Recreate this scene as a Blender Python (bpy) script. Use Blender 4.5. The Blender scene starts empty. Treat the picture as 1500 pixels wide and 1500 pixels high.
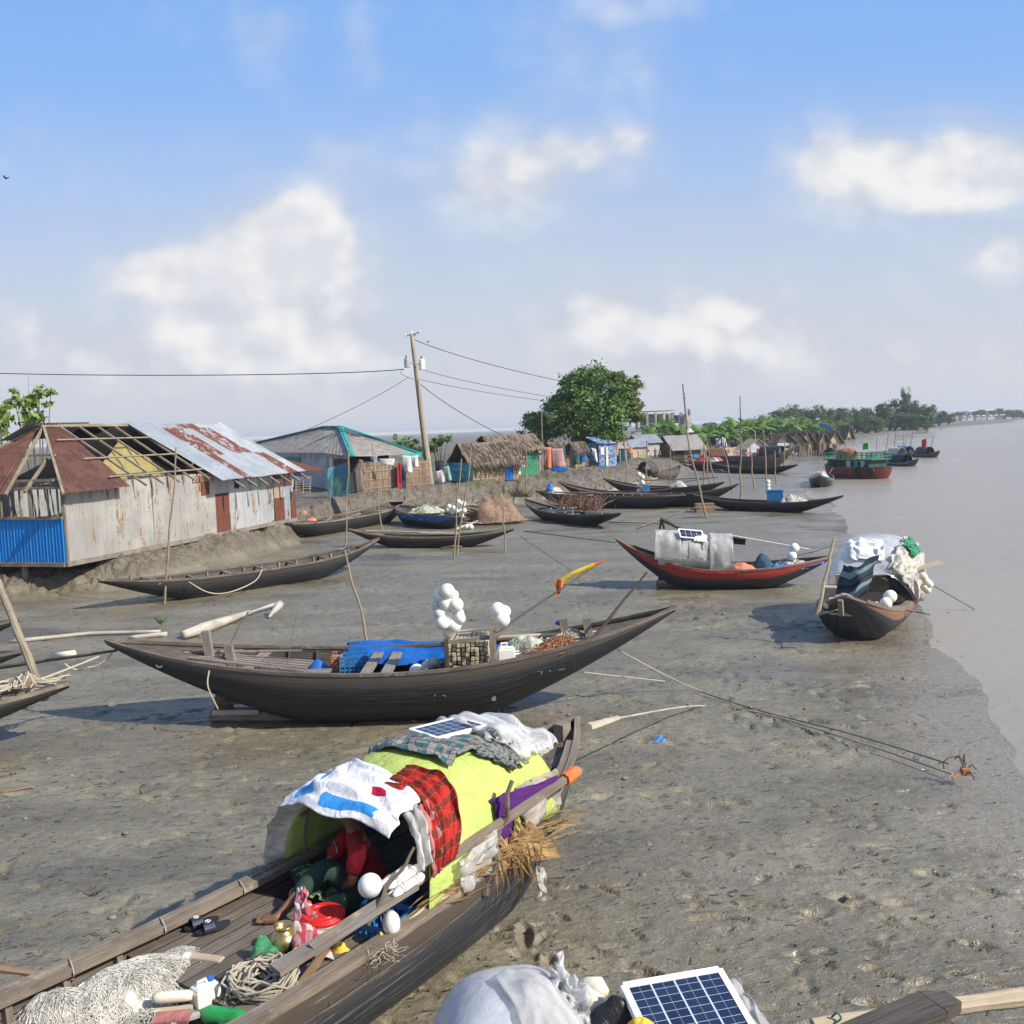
import bpy, math, random
import numpy as np
from mathutils import Vector as V, Matrix, noise as mn
R = math.radians
PI = math.pi
sc = bpy.context.scene
COL = sc.collection
rnd = random.Random(7)
CAMH = 4.4
PITCH = R(4.9); ROLL = R(2.0)
FPX = 1410.0

# ---------------------------------------------------------------- survey helpers
def ray(px, py):
    ax = (px - 750) / FPX; ay = (750 - py) / FPX
    cx = ax * math.cos(ROLL) + ay * math.sin(ROLL); cy = ay * math.cos(ROLL) - ax * math.sin(ROLL)
    return V((cx, math.cos(PITCH) + cy * math.sin(PITCH), -math.sin(PITCH) + cy * math.cos(PITCH)))
def G(px, py, z=0.0):
    d = ray(px, py); t = (z - CAMH) / d.z
    return V((d.x * t, d.y * t, z))
def DY(px, py, y):
    d = ray(px, py); t = y / d.y
    return V((d.x * t, y, CAMH + d.z * t))
def first_pass(x, y, z=0.):                    # first survey (level camera 4.6 m up) -> picture
    p0 = R(5.87); dz = z - 4.6; d = y * math.cos(p0) - dz * math.sin(p0); v = dz * math.cos(p0) + y * math.sin(p0)
    return 750 + FPX * x / d, 750 - FPX * v / d
def X(x, y):
    "ground point of the first survey corrected for the camera roll; returns point and scale"
    px, py = first_pass(x, y); p = G(px, py, 0.); return p, p.y / y
def D(px, py, y):
    if y < 6: return DY(px, py, y)
    return DY(px, py, y * X((px - 750) / FPX * y, y)[1])
def lerp(a, b, t): return a + (b - a) * t
def nz(x, y=0., z=0.): return mn.noise(V((x, y, z)))

# ---------------------------------------------------------------- mesh builder
class MB:
    def __init__(s, M=None):
        s.v = []; s.f = []; s.uv = []; s.M = M
    def add(s, vs, fs, uvs=None):
        b = len(s.v)
        for i, p in enumerate(vs):
            p = V(p)
            if s.M is not None: p = s.M @ p
            s.v.append(p); s.uv.append(uvs[i] if uvs else (0., 0.))
        for f in fs: s.f.append([b + i for i in f])
        return s
    def box(s, c, size, R3=None, taper=1.0):
        c = V(c); hx, hy, hz = [k / 2 for k in size]
        vs = []
        for dz in (-1, 1):
            k = taper if dz > 0 else 1
            for dx, dy in ((-1, -1), (1, -1), (1, 1), (-1, 1)):
                p = V((dx * hx * k, dy * hy * k, dz * hz))
                if R3 is not None: p = R3 @ p
                vs.append(c + p)
        uv = [(p.x + p.z * .37, p.y + p.z * .61) for p in vs]
        return s.add(vs, [(0, 3, 2, 1), (4, 5, 6, 7), (0, 1, 5, 4), (1, 2, 6, 5), (2, 3, 7, 6), (3, 0, 4, 7)], uv)
    def beam(s, p, q, w, h, up=V((0, 0, 1)), w2=None, h2=None):
        p = V(p); q = V(q); d = q - p; L = d.length; d.normalize()
        sd = d.cross(up)
        if sd.length < 1e-4: sd = d.cross(V((1, 0, 0)))
        sd.normalize(); u = sd.cross(d)
        w2 = w if w2 is None else w2; h2 = h if h2 is None else h2
        vs = []; uv = []
        for o, ww, hh, l in ((p, w, h, 0), (q, w2, h2, L)):
            for a, b in ((-1, -1), (1, -1), (1, 1), (-1, 1)):
                vs.append(o + sd * (a * ww / 2) + u * (b * hh / 2)); uv.append((l, a * ww / 2 + b * .05))
        return s.add(vs, [(0, 1, 2, 3), (7, 6, 5, 4), (0, 4, 5, 1), (1, 5, 6, 2), (2, 6, 7, 3), (3, 7, 4, 0)], uv)
    def tube(s, pts, r, seg=6, cap=True):
        pts = [V(p) for p in pts]; n = len(pts)
        rs = r if isinstance(r, (list, tuple)) else [r] * n
        vs = []; uv = []; fs = []; prev = None; L = 0
        for i, p in enumerate(pts):
            d = (pts[min(i + 1, n - 1)] - pts[max(i - 1, 0)])
            if d.length < 1e-7: d = V((0, 0, 1))
            d.normalize()
            if prev is None:
                a = d.orthogonal().normalized()
            else:
                a = prev - d * prev.dot(d)
                a = d.orthogonal().normalized() if a.length < 1e-5 else a.normalized()
            prev = a; b = d.cross(a)
            if i: L += (p - pts[i - 1]).length
            for k in range(seg):
                t = 2 * PI * k / seg
                vs.append(p + (a * math.cos(t) + b * math.sin(t)) * rs[i]); uv.append((L, k / seg * .3))
        for i in range(n - 1):
            for k in range(seg):
                fs.append((i * seg + k, i * seg + (k + 1) % seg, (i + 1) * seg + (k + 1) % seg, (i + 1) * seg + k))
        if cap:
            fs.append(tuple(range(seg - 1, -1, -1))); fs.append(tuple((n - 1) * seg + k for k in range(seg)))
        return s.add(vs, fs, uv)
    def ball(s, c, r, nu=14, nv=9, sq=(1, 1, 1)):
        c = V(c); vs = []; fs = []; uv = []
        for j in range(nv + 1):
            th = PI * j / nv
            for i in range(nu):
                ph = 2 * PI * i / nu
                vs.append(c + V((r * sq[0] * math.sin(th) * math.cos(ph), r * sq[1] * math.sin(th) * math.sin(ph), r * sq[2] * math.cos(th)))); uv.append((i / nu, j / nv))
        for j in range(nv):
            for i in range(nu):
                fs.append((j * nu + i, (j + 1) * nu + i, (j + 1) * nu + (i + 1) % nu, j * nu + (i + 1) % nu))
        return s.add(vs, fs, uv)
    def lathe(s, prof, c=(0, 0, 0), n=20, R3=None):
        c = V(c); vs = []; fs = []; uv = []
        for j, (r, z) in enumerate(prof):
            for i in range(n):
                a = 2 * PI * i / n; p = V((r * math.cos(a), r * math.sin(a), z))
                if R3 is not None: p = R3 @ p
                vs.append(c + p); uv.append((i / n, j / len(prof)))
        for j in range(len(prof) - 1):
            for i in range(n):
                fs.append((j * n + i, j * n + (i + 1) % n, (j + 1) * n + (i + 1) % n, (j + 1) * n + i))
        fs.append(tuple(range(n - 1, -1, -1))); fs.append(tuple((len(prof) - 1) * n + i for i in range(n)))
        return s.add(vs, fs, uv)
    def grid(s, fn, nu, nv, us=1., vsc=1.):
        vs = []; uv = []; fs = []
        for i in range(nu + 1):
            for j in range(nv + 1):
                u = i / nu; w = j / nv
                vs.append(fn(u, w)); uv.append((u * us, w * vsc))
        for i in range(nu):
            for j in range(nv):
                a = i * (nv + 1) + j; fs.append((a, a + nv + 1, a + nv + 2, a + 1))
        return s.add(vs, fs, uv)
    def quad(s, a, b, c, d):
        return s.add([a, b, c, d], [(0, 1, 2, 3)], [(0, 0), (1, 0), (1, 1), (0, 1)])
    def corr(s, p00, p10, p11, p01, waves, amp=.012, nv=1, sag=0.):
        p00, p10, p11, p01 = V(p00), V(p10), V(p11), V(p01)
        n = (p10 - p00).cross(p01 - p00)
        if n.length < 1e-6: n = (p10 - p11).cross(p01 - p11)
        n.normalize(); nu = int(waves * 6)
        def f(u, w):
            p = lerp(lerp(p00, p10, u), lerp(p01, p11, u), w)
            return p + n * (amp * math.sin(2 * PI * waves * u) + sag * nz(u * 5 + p00.x, w * 3, p00.y))
        return s.grid(f, nu, nv)
    def heap(s, c, rx, ry, h, amp=.15, seed=0., nu=26, nv=12, rot=0., sc_=3., pw=1.):
        c = V(c); ca, sa = math.cos(rot), math.sin(rot)
        def f(u, w):
            a = 2 * PI * u; rr = w
            x = rx * rr * math.cos(a); y = ry * rr * math.sin(a)
            z = h * max(0, math.cos(rr * PI / 2)) ** pw
            k = nz(x * sc_ + seed, y * sc_, seed * 1.7) + .5 * nz(x * sc_ * 2.3, y * sc_ * 2.3 + seed, 3.1)
            q = 1 + amp * k
            z = z * (1 + amp * 1.6 * k * (1 - rr * .6)) if rr < .999 else -.02
            X = (ca * x - sa * y) * q; Y = (sa * x + ca * y) * q
            return c + V((X, Y, z))
        return s.grid(f, nu, nv)
    def strands(s, c, rx, ry, h, n, r=.004, seed=1, rot=0., length=.5, seg=3, steps=9, turn=.9):
        rg = random.Random(seed); c = V(c); ca, sa = math.cos(rot), math.sin(rot)
        for _ in range(n):
            a = rg.uniform(0, 2 * PI); q = math.sqrt(rg.random()) * .95
            x = rx * q * math.cos(a); y = ry * q * math.sin(a); dr = rg.uniform(0, 2 * PI); pts = []
            lift = rg.uniform(.0, .05)
            for k in range(steps):
                rr = min(1.05, math.hypot(x / rx, y / ry))
                z = h * max(0, math.cos(min(1, rr) * PI / 2)) + lift + rg.uniform(-.006, .012)
                pts.append(c + V((ca * x - sa * y, sa * x + ca * y, z)))
                cv = (cv if k else rg.uniform(-turn, turn)) * .8 + rg.uniform(-turn, turn) * .35; dr += cv; st = length / steps
                x += math.cos(dr) * st; y += math.sin(dr) * st
            s.tube(pts, r, seg, False)
        return s
    def sweep(s, pts, w, h, side=None):
        pts = [V(p) for p in pts]; n = len(pts); vs = []; fs = []; uv = []; L = 0
        for i, p in enumerate(pts):
            d = pts[min(i + 1, n - 1)] - pts[max(i - 1, 0)]; d.normalize()
            sd = d.cross(V((0, 0, 1))).normalized(); u = V((0, 0, 1))
            if i: L += (p - pts[i - 1]).length
            for a, b in ((-1, -1), (1, -1), (1, 1), (-1, 1)):
                vs.append(p + sd * (a * w / 2) + u * (b * h / 2)); uv.append((L, a * w / 2 + b * h / 2 + .3))
        for i in range(n - 1):
            for k in range(4):
                fs.append((i * 4 + k, (i + 1) * 4 + k, (i + 1) * 4 + (k + 1) % 4, i * 4 + (k + 1) % 4))
        fs.append((3, 2, 1, 0)); e = (n - 1) * 4; fs.append((e, e + 1, e + 2, e + 3))
        return s.add(vs, fs, uv)

OFF = {}
def _mesh(mb, name, mat, off=None, smooth=False):
    me = bpy.data.meshes.new(name)
    o3 = off if off is not None else V((0, 0, 0))
    me.from_pydata([tuple(p - o3) for p in mb.v], [], mb.f)
    uvl = me.uv_layers.new(name='UVMap')
    li = np.zeros(len(me.loops), dtype=np.int32); me.loops.foreach_get('vertex_index', li)
    uvl.data.foreach_set('uv', np.array(mb.uv, dtype=np.float32)[li].ravel())
    if smooth: me.polygons.foreach_set('use_smooth', [True] * len(me.polygons))
    if mat: me.materials.append(mat)
    return me
def thing(name, label, cat, loc=(0, 0, 0), rz=0., group=None, world=True):
    o = bpy.data.objects.new(name, None); COL.objects.link(o)
    o.empty_display_size = .3
    o.location = loc; o.rotation_euler = (0, 0, rz)
    o['label'] = label; o['category'] = cat
    if group: o['group'] = group
    if world: OFF[o.name] = V(loc)
    return o
def part(mb, name, mat, parent, label=None, smooth=False, solid=0.):
    top = parent
    while top.parent: top = top.parent
    o = bpy.data.objects.new(name, _mesh(mb, name, mat, OFF.get(top.name), smooth)); COL.objects.link(o)
    o.parent = parent
    if label: o['label'] = label
    if solid: m = o.modifiers.new('thick', 'SOLIDIFY'); m.thickness = solid; m.offset = 0
    return o
def solo(mb, name, mat, label, cat, group=None, smooth=False, solid=0.):
    xs = [p.x for p in mb.v]; ys = [p.y for p in mb.v]; zs = [p.z for p in mb.v]
    loc = V(((min(xs) + max(xs)) / 2, (min(ys) + max(ys)) / 2, min(zs)))
    o = bpy.data.objects.new(name, _mesh(mb, name, mat, loc, smooth)); COL.objects.link(o)
    o.location = loc; o['label'] = label; o['category'] = cat
    if group: o['group'] = group
    if solid: m = o.modifiers.new('thick', 'SOLIDIFY'); m.thickness = solid; m.offset = 0
    return o
def structure(o): o['kind'] = 'structure'; return o
def kids(o): return [c for c in COL.objects if c.parent == o]
def copy_tree(o, loc, rz=0., scale=1., label=None, group=None):
    c = o.copy(); COL.objects.link(c); c.location = loc; c.rotation_euler = (0, 0, rz)
    c.scale = (scale,) * 3 if not isinstance(scale, tuple) else scale
    if label: c['label'] = label
    if group: c['group'] = group
    for ch in kids(o):
        d = ch.copy(); COL.objects.link(d); d.parent = c
        for g in kids(ch):
            e = g.copy(); COL.objects.link(e); e.parent = d
    return c

# ---------------------------------------------------------------- materials
def rgb(c): return (c[0], c[1], c[2], 1.)
class Mt:
    def __init__(s, name, col=None, rough=.7, metal=0., spec=.4):
        s.m = bpy.data.materials.new(name); s.m.use_nodes = True; s.t = s.m.node_tree
        s.b = s.t.nodes['Principled BSDF']; s.out = s.t.nodes['Material Output']
        s.b.inputs['Roughness'].default_value = rough; s.b.inputs['Metallic'].default_value = metal
        s.b.inputs['Specular IOR Level'].default_value = spec
        if col: s.b.inputs['Base Color'].default_value = rgb(col)
    def _in(s, sock, v):
        if hasattr(v, 'is_output'): s.t.links.new(v, sock)
        elif isinstance(v, (tuple, list)) and len(v) == 3 and sock.type == 'RGBA': sock.default_value = rgb(v)
        else: sock.default_value = v
    def n(s, typ, **pr):
        nd = s.t.nodes.new(typ)
        for k, v in pr.items(): setattr(nd, k, v)
        return nd
    def tc(s, kind='Object'):
        return s.n('ShaderNodeTexCoord').outputs[kind]
    def map(s, vec, sc_=(1, 1, 1), rot=(0, 0, 0), loc=(0, 0, 0)):
        nd = s.n('ShaderNodeMapping'); s.t.links.new(vec, nd.inputs[0])
        nd.inputs['Scale'].default_value = sc_; nd.inputs['Rotation'].default_value = rot; nd.inputs['Location'].default_value = loc
        return nd.outputs[0]
    def noise(s, vec, scale=5., det=4., rough=.55, dist=0.):
        nd = s.n('ShaderNodeTexNoise'); s.t.links.new(vec, nd.inputs['Vector'])
        nd.inputs['Scale'].default_value = scale; nd.inputs['Detail'].default_value = det
        nd.inputs['Roughness'].default_value = rough; nd.inputs['Distortion'].default_value = dist
        return nd.outputs['Fac']
    def vor(s, vec, scale=5., out='Distance', feat='F1'):
        nd = s.n('ShaderNodeTexVoronoi', feature=feat); s.t.links.new(vec, nd.inputs['Vector']); nd.inputs['Scale'].default_value = scale
        return nd.outputs[out]
    def white(s, vec):
        nd = s.n('ShaderNodeTexWhiteNoise', noise_dimensions='3D'); s.t.links.new(vec, nd.inputs['Vector']); return nd.outputs['Value']
    def mth(s, op, a, b=0., c=None, clamp=False):
        nd = s.n('ShaderNodeMath', operation=op, use_clamp=clamp); s._in(nd.inputs[0], a); s._in(nd.inputs[1], b)
        if c is not None: s._in(nd.inputs[2], c)
        return nd.outputs[0]
    def rng(s, x, a, b, c=0., d=1.):
        nd = s.n('ShaderNodeMapRange'); nd.interpolation_type = 'SMOOTHSTEP'
        for i, v in enumerate((x, a, b, c, d)): s._in(nd.inputs[i], v)
        return nd.outputs[0]
    def mix(s, f, a, b, blend='MIX'):
        nd = s.n('ShaderNodeMix', data_type='RGBA', blend_type=blend)
        s._in(nd.inputs[0], f); s._in(nd.inputs[6], a); s._in(nd.inputs[7], b); return nd.outputs[2]
    def ramp(s, f, stops):
        nd = s.n('ShaderNodeValToRGB'); s.t.links.new(f, nd.inputs[0]); cr = nd.color_ramp
        while len(cr.elements) < len(stops): cr.elements.new(.5)
        for e, (p, c) in zip(cr.elements, stops):
            e.position = p; e.color = rgb(c) if isinstance(c, tuple) else (c, c, c, 1)
        return nd.outputs[0]
    def sep(s, vec):
        nd = s.n('ShaderNodeSeparateXYZ'); s.t.links.new(vec, nd.inputs[0]); return nd.outputs
    def comb(s, x=0., y=0., z=0.):
        nd = s.n('ShaderNodeCombineXYZ'); s._in(nd.inputs[0], x); s._in(nd.inputs[1], y); s._in(nd.inputs[2], z); return nd.outputs[0]
    def bump(s, h, strength=.5, dist=.02, prev=None):
        nd = s.n('ShaderNodeBump'); s.t.links.new(h, nd.inputs['Height']); nd.inputs['Strength'].default_value = strength; nd.inputs['Distance'].default_value = dist
        if prev is not None: s.t.links.new(prev, nd.inputs['Normal'])
        return nd.outputs[0]
    def set(s, **kw):
        for k, v in kw.items():
            s._in(s.b.inputs[{'col': 'Base Color', 'rough': 'Roughness', 'nor': 'Normal', 'metal': 'Metallic', 'alpha': 'Alpha', 'trans': 'Transmission Weight', 'coat': 'Coat Weight'}[k]], v)
        return s

_plain = {}
def plain(name, col, rough=.6, var=.25, scale=6., bump=.25, metal=0., spec=.4, dirt=None):
    if name in _plain: return _plain[name]
    m = Mt(name, col, rough, metal, spec); o = m.tc()
    a = m.noise(o, scale, 5, .6); 
    c = m.mix(m.rng(a, .3, .7), tuple(k * (1 - var) for k in col), tuple(min(1, k * (1 + var * .6)) for k in col))
    if dirt: c = m.mix(m.rng(m.noise(o, scale * .45, 6, .7), .5, .72), c, dirt)
    m.set(col=c, nor=m.bump(m.noise(o, scale * 5, 4), bump, .01), rough=m.rng(a, .2, .8, rough * .8, min(1, rough * 1.15)))
    _plain[name] = m.m; return m.m
def wood(name, c1, c2, plank=0., rough=.75, grain=1., worn=None):
    m = Mt(name, rough=rough, spec=.3); u = m.tc('UV'); o = m.tc(); x = m.sep(u)
    st = m.comb(m.mth('MULTIPLY', x[0], 1.2), m.mth('MULTIPLY', x[1], 22.), 0.)
    g = m.noise(st, 2.2 * grain, 6, .65, .6); b = m.noise(o, 1.6, 4, .6)
    c = m.mix(m.rng(g, .28, .72), c1, c2)
    c = m.mix(m.rng(b, .4, .7, 0, .55), c, tuple(k * .55 for k in c1))
    h = g
    if plank:
        k = m.mth('DIVIDE', x[1], plank); idx = m.mth('FLOOR', k); fr = m.mth('FRACT', k)
        seam = m.rng(m.mth('ABSOLUTE', m.mth('SUBTRACT', fr, .5)), .44, .49)
        w = m.white(m.comb(idx, m.mth('FLOOR', m.mth('MULTIPLY', x[0], .55)), 3.))
        c = m.mix(m.mth('MULTIPLY', w, .45), c, tuple(j * .5 for j in c1))
        c = m.mix(seam, c, (.012, .01, .009)); h = m.mth('SUBTRACT', g, m.mth('MULTIPLY', seam, 1.5))
    if worn: c = m.mix(m.rng(m.noise(o, 3.5, 6, .7), .55, .68), c, worn)
    m.set(col=c, nor=m.bump(h, .5, .012)); return m.m
def hull_mat(name, low=(.013, .0145, .018), high=(.042, .038, .034), band=None, scr=(.1, .098, .092), bandv=.78, seams=9, topv=.8, rough=.55, scramt=.62):
    m = Mt(name, rough=rough, spec=.45); u = m.tc('UV'); x = m.sep(u); o = m.tc()
    k = m.mth('MULTIPLY', x[1], float(seams)); fr = m.mth('FRACT', k); idx = m.mth('FLOOR', k)
    st = m.comb(m.mth('MULTIPLY', x[0], .8), m.mth('MULTIPLY', x[1], 34.), 0.)
    g = m.noise(st, 1.7, 7, .7, .5)
    w = m.white(m.comb(idx, m.mth('FLOOR', m.mth('ADD', m.mth('MULTIPLY', x[0], .45), m.mth('MULTIPLY', idx, .37))), 1.))
    base = m.mix(m.mth('MULTIPLY', w, .7), low, tuple(j * 1.8 for j in low))
    base = m.mix(m.rng(x[1], topv - .12, topv + .1), base, m.mix(m.rng(g, .35, .7), high, tuple(j * .55 for j in high)))
    if band:
        bm = m.rng(x[1], bandv - .01, bandv + .01)
        base = m.mix(bm, base, m.mix(m.rng(m.noise(o, 5, 6, .7), .5, .75, 0, .7), band, tuple(j * .4 for j in band)))
    scm = m.rng(g, scramt, scramt + .09, 0, .8)
    c = m.mix(scm, base, scr)
    mudm = m.rng(m.mth('ADD', m.sep(o)[2], m.mth('MULTIPLY', m.noise(o, 2.2, 6, .7), .4)), .18, .36)
    c = m.mix(m.mth('MULTIPLY', m.mth('SUBTRACT', 1., mudm), .75), c, (.1, .09, .075))
    seam = m.rng(m.mth('ABSOLUTE', m.mth('SUBTRACT', fr, .5)), .455, .492)
    broken = m.rng(m.noise(m.comb(x[0], idx, 0.), 1.3, 5, .7), .35, .6)
    c = m.mix(m.mth('MULTIPLY', seam, broken), c, m.mix(.68, (.006, .006, .007), scr))
    h = m.mth('ADD', m.mth('MULTIPLY', g, .5), m.mth('MULTIPLY', seam, -1.))
    m.set(col=c, nor=m.bump(h, .55, .015), rough=m.rng(g, .3, .7, rough - .12, rough + .2)); return m.m
def tin(name, base, rust=(.17, .06, .032), amt=.5, streak=3., metal=.35, rough=.5, blocks=None):
    m = Mt(name, rough=rough, metal=metal, spec=.4); o = m.tc(); u = m.tc('UV')
    a = m.noise(m.map(o, (1, 1, .6 / streak)), 2.7, 7, .7); f = m.noise(o, 11., 5, .7)
    base2 = m.mix(m.rng(m.noise(o, .9, 4, .6), .35, .65), base, tuple(k * .72 for k in base))
    base2 = m.mix(m.rng(m.noise(m.map(o, (9, 9, .5)), 1., 3, .6), .45, .75, 0, .5), base2, tuple(k * .5 for k in base))
    base2 = m.mix(m.mth('MULTIPLY', m.white(m.comb(m.mth('FLOOR', m.mth('MULTIPLY', m.sep(u)[0], 4.)), m.mth('FLOOR', m.mth('MULTIPLY', m.sep(u)[1], 1.9)), 2.)), .35), base2, (base[0] * .62, base[1] * .64, base[2] * .68))
    thr = 1 - amt
    mask = m.rng(m.mth('ADD', a, m.mth('MULTIPLY', m.mth('SUBTRACT', f, .5), .3)), thr - .03, thr + .05)
    if blocks:
        x = m.sep(u); bx, by = blocks
        w = m.white(m.comb(m.mth('FLOOR', m.mth('MULTIPLY', x[0], bx)), m.mth('FLOOR', m.mth('ADD', m.mth('MULTIPLY', x[1], by), m.mth('MULTIPLY', f, .35))), 5.))
        bl = m.mth('GREATER_THAN', w, .45)
        chip = m.rng(m.mth('ADD', m.noise(o, 2.2, 6, .75), m.mth('MULTIPLY', f, .25)), .64, .7)
        mask = m.mth('MULTIPLY', bl, m.mth('SUBTRACT', 1., m.mth('MULTIPLY', chip, .9)))
    rc = m.mix(m.rng(f, .35, .65), rust, tuple(k * .6 for k in rust))
    m.set(col=m.mix(mask, base2, rc), metal=m.mth('MULTIPLY', m.mth('SUBTRACT', 1., mask), metal), rough=m.rng(mask, 0, 1, rough, .85), nor=m.bump(f, .2, .01)); return m.m
def straw(name, c1, c2, vertical=True, rough=.9):
    m = Mt(name, rough=rough, spec=.2); o = m.tc()
    a = m.noise(m.map(o, (14, 14, 2.5) if vertical else (5, 5, 16)), 1.5, 6, .7); b = m.noise(o, 1.2, 4, .6)
    c = m.mix(m.rng(a, .3, .7), c1, c2); c = m.mix(m.rng(b, .45, .72, 0, .6), c, tuple(k * .45 for k in c1))
    m.set(col=c, nor=m.bump(a, .8, .03)); return m.m
def leafm(name, c1, c2, trans=.25):
    m = Mt(name, rough=.5, spec=.35); oi = m.n('ShaderNodeObjectInfo').outputs['Random']; ge = m.n('ShaderNodeNewGeometry').outputs['Random Per Island']
    c = m.mix(ge, c1, c2); c = m.mix(m.mth('MULTIPLY', oi, .35), c, tuple(k * .6 for k in c1)); m.set(col=c)
    tr = m.n('ShaderNodeBsdfTranslucent'); m.t.links.new(c, tr.inputs[0]); mx = m.n('ShaderNodeMixShader'); mx.inputs[0].default_value = trans
    m.t.links.new(m.b.outputs[0], mx.inputs[1]); m.t.links.new(tr.outputs[0], mx.inputs[2]); m.t.links.new(mx.outputs[0], m.out.inputs[0]); return m.m
def film(name, col=(.75, .76, .77), alpha=.55, rough=.25, wr=.6, sc_=9.):
    m = Mt(name, rough=rough, spec=.6); o = m.tc(); a = m.noise(o, sc_, 6, .7, 1.2)
    m.set(col=m.mix(m.rng(m.noise(o, 4, 4), .35, .7), col, tuple(k * .8 for k in col)), nor=m.bump(a, wr, .03)); tr = m.n('ShaderNodeBsdfTransparent'); mx = m.n('ShaderNodeMixShader')
    m.t.links.new(m.rng(a, .25, .75, alpha - .15, alpha + .2), mx.inputs[0]); m.t.links.new(tr.outputs[0], mx.inputs[1]); m.t.links.new(m.b.outputs[0], mx.inputs[2]); m.t.links.new(mx.outputs[0], m.out.inputs[0]); return m.m
def cloth(name, col, rough=.85, fold=.5, trans=.2, patt=None, shade=.2):
    m = Mt(name, rough=rough, spec=.2); o = m.tc(); u = m.tc('UV')
    c = m.mix(m.rng(m.noise(o, 5, 4), .35, .7), col, tuple(k * (1 - shade) for k in col))
    if patt: c = patt(m, u, c)
    m.set(col=c, nor=m.bump(m.noise(o, 8, 5, .6, .8), fold, .03))
    tr = m.n('ShaderNodeBsdfTranslucent'); m._in(tr.inputs[0], c); mx = m.n('ShaderNodeMixShader'); mx.inputs[0].default_value = trans
    m.t.links.new(m.b.outputs[0], mx.inputs[1]); m.t.links.new(tr.outputs[0], mx.inputs[2]); m.t.links.new(mx.outputs[0], m.out.inputs[0]); return m.m
def plaid(cols, k=6., kv=6.):
    a, b, d = cols
    def p(m, u, c):
        x = m.sep(u); f = m.mth('FRACT', m.mth('MULTIPLY', x[0], k)); g = m.mth('FRACT', m.mth('MULTIPLY', x[1], kv))
        s1 = m.mth('GREATER_THAN', f, .5); s2 = m.mth('GREATER_THAN', g, .5)
        c = m.mix(m.mth('MULTIPLY', s1, .6), c, a); c = m.mix(m.mth('MULTIPLY', s2, .6), c, b)
        l1 = m.mth('GREATER_THAN', m.mth('FRACT', m.mth('MULTIPLY', x[0], k * 2)), .86); l2 = m.mth('GREATER_THAN', m.mth('FRACT', m.mth('MULTIPLY', x[1], kv * 2)), .86)
        return m.mix(m.mth('MULTIPLY', m.mth('MAXIMUM', l1, l2), .8), c, d)
    return p
def splotch(col2, sc_=4., thr=.52, col3=None):
    def p(m, u, c):
        x = m.map(u, (sc_, sc_, 1)); c = m.mix(m.rng(m.noise(x, 1., 3, .5, 1.), thr, thr + .04), c, col2)
        if col3: c = m.mix(m.rng(m.noise(m.map(x, loc=(5, 3, 0)), 1.3, 3, .5, 1.), thr + .06, thr + .09), c, col3)
        return c
    return p
def stripes(c2, k=8., axis=0, duty=.5, c3=None):
    def p(m, u, c):
        x = m.sep(u); f = m.mth('FRACT', m.mth('MULTIPLY', x[axis], k)); c = m.mix(m.mth('GREATER_THAN', f, 1 - duty), c, c2)
        if c3: c = m.mix(m.mth('GREATER_THAN', m.mth('FRACT', m.mth('MULTIPLY', x[axis], k * .5)), .78), c, c3)
        return c
    return p
def netmat(name, col, k=60., wire=.22, kv=None):
    m = Mt(name, col, .7, spec=.3); x = m.sep(m.tc('UV'))
    f = m.mth('FRACT', m.mth('MULTIPLY', x[0], k)); g = m.mth('FRACT', m.mth('MULTIPLY', x[1], kv or k))
    a = m.mth('MAXIMUM', m.mth('LESS_THAN', f, wire), m.mth('LESS_THAN', g, wire)); m.set(alpha=a); return m.m

M = {}
M['wood'] = wood('weathered_wood', (.16, .135, .11), (.29, .255, .215))
M['plank'] = wood('weathered_planks', (.1, .081, .064), (.215, .18, .142), .13)
M['plank_dark'] = wood('dark_planks', (.06, .052, .045), (.13, .115, .1), .14)
M['wood_brown'] = wood('brown_wood', (.17, .11, .068), (.3, .2, .13))
M['wood_dark'] = wood('dark_wood', (.05, .042, .036), (.11, .095, .08))
M['wood_pale'] = wood('pale_wood', (.36, .29, .2), (.52, .43, .31))
M['drift'] = wood('bleached_driftwood', (.34, .31, .26), (.52, .48, .41))
M['bamboo'] = wood('bamboo', (.2, .16, .115), (.36, .3, .215), grain=.6)
M['bamboo_pale'] = wood('pale_bamboo', (.38, .32, .22), (.56, .48, .34), grain=.6)
M['stick'] = wood('dark_stick', (.09, .07, .055), (.19, .15, .115))
M['rail'] = wood('gunwale_wood', (.085, .07, .058), (.19, .16, .13), worn=(.25, .21, .17))
M['rail_pale'] = wood('pale_gunwale_wood', (.14, .11, .082), (.265, .22, .168), worn=(.3, .25, .19))
M['hull'] = hull_mat('tarred_hull')
M['hull_b'] = hull_mat('weathered_tarred_hull', (.015, .017, .021), (.11, .095, .08), topv=.88, scramt=.565, rough=.48, scr=(.115, .115, .115))
M['hull_c'] = hull_mat('brown_tarred_hull', (.018, .022, .03), (.095, .073, .057), topv=.86, scramt=.565, seams=8, scr=(.24, .23, .215))
M['hull_d'] = hull_mat('dry_grey_hull', (.06, .055, .05), (.14, .125, .11), scramt=.55)
M['hull_red'] = hull_mat('red_banded_hull', (.026, .03, .036), (.1, .02, .016), band=(.36, .035, .028), bandv=.74, topv=.95, scramt=.6, scr=(.16, .17, .17))
M['hull_blue'] = hull_mat('blue_bow_hull', (.026, .035, .06), (.02, .09, .3), band=(.02, .13, .42), bandv=.7, topv=.95)
M['hull_teal'] = hull_mat('teal_sided_hull', (.03, .05, .06), (.05, .2, .25), band=(.06, .2, .24), bandv=.85, topv=.95)
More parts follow.
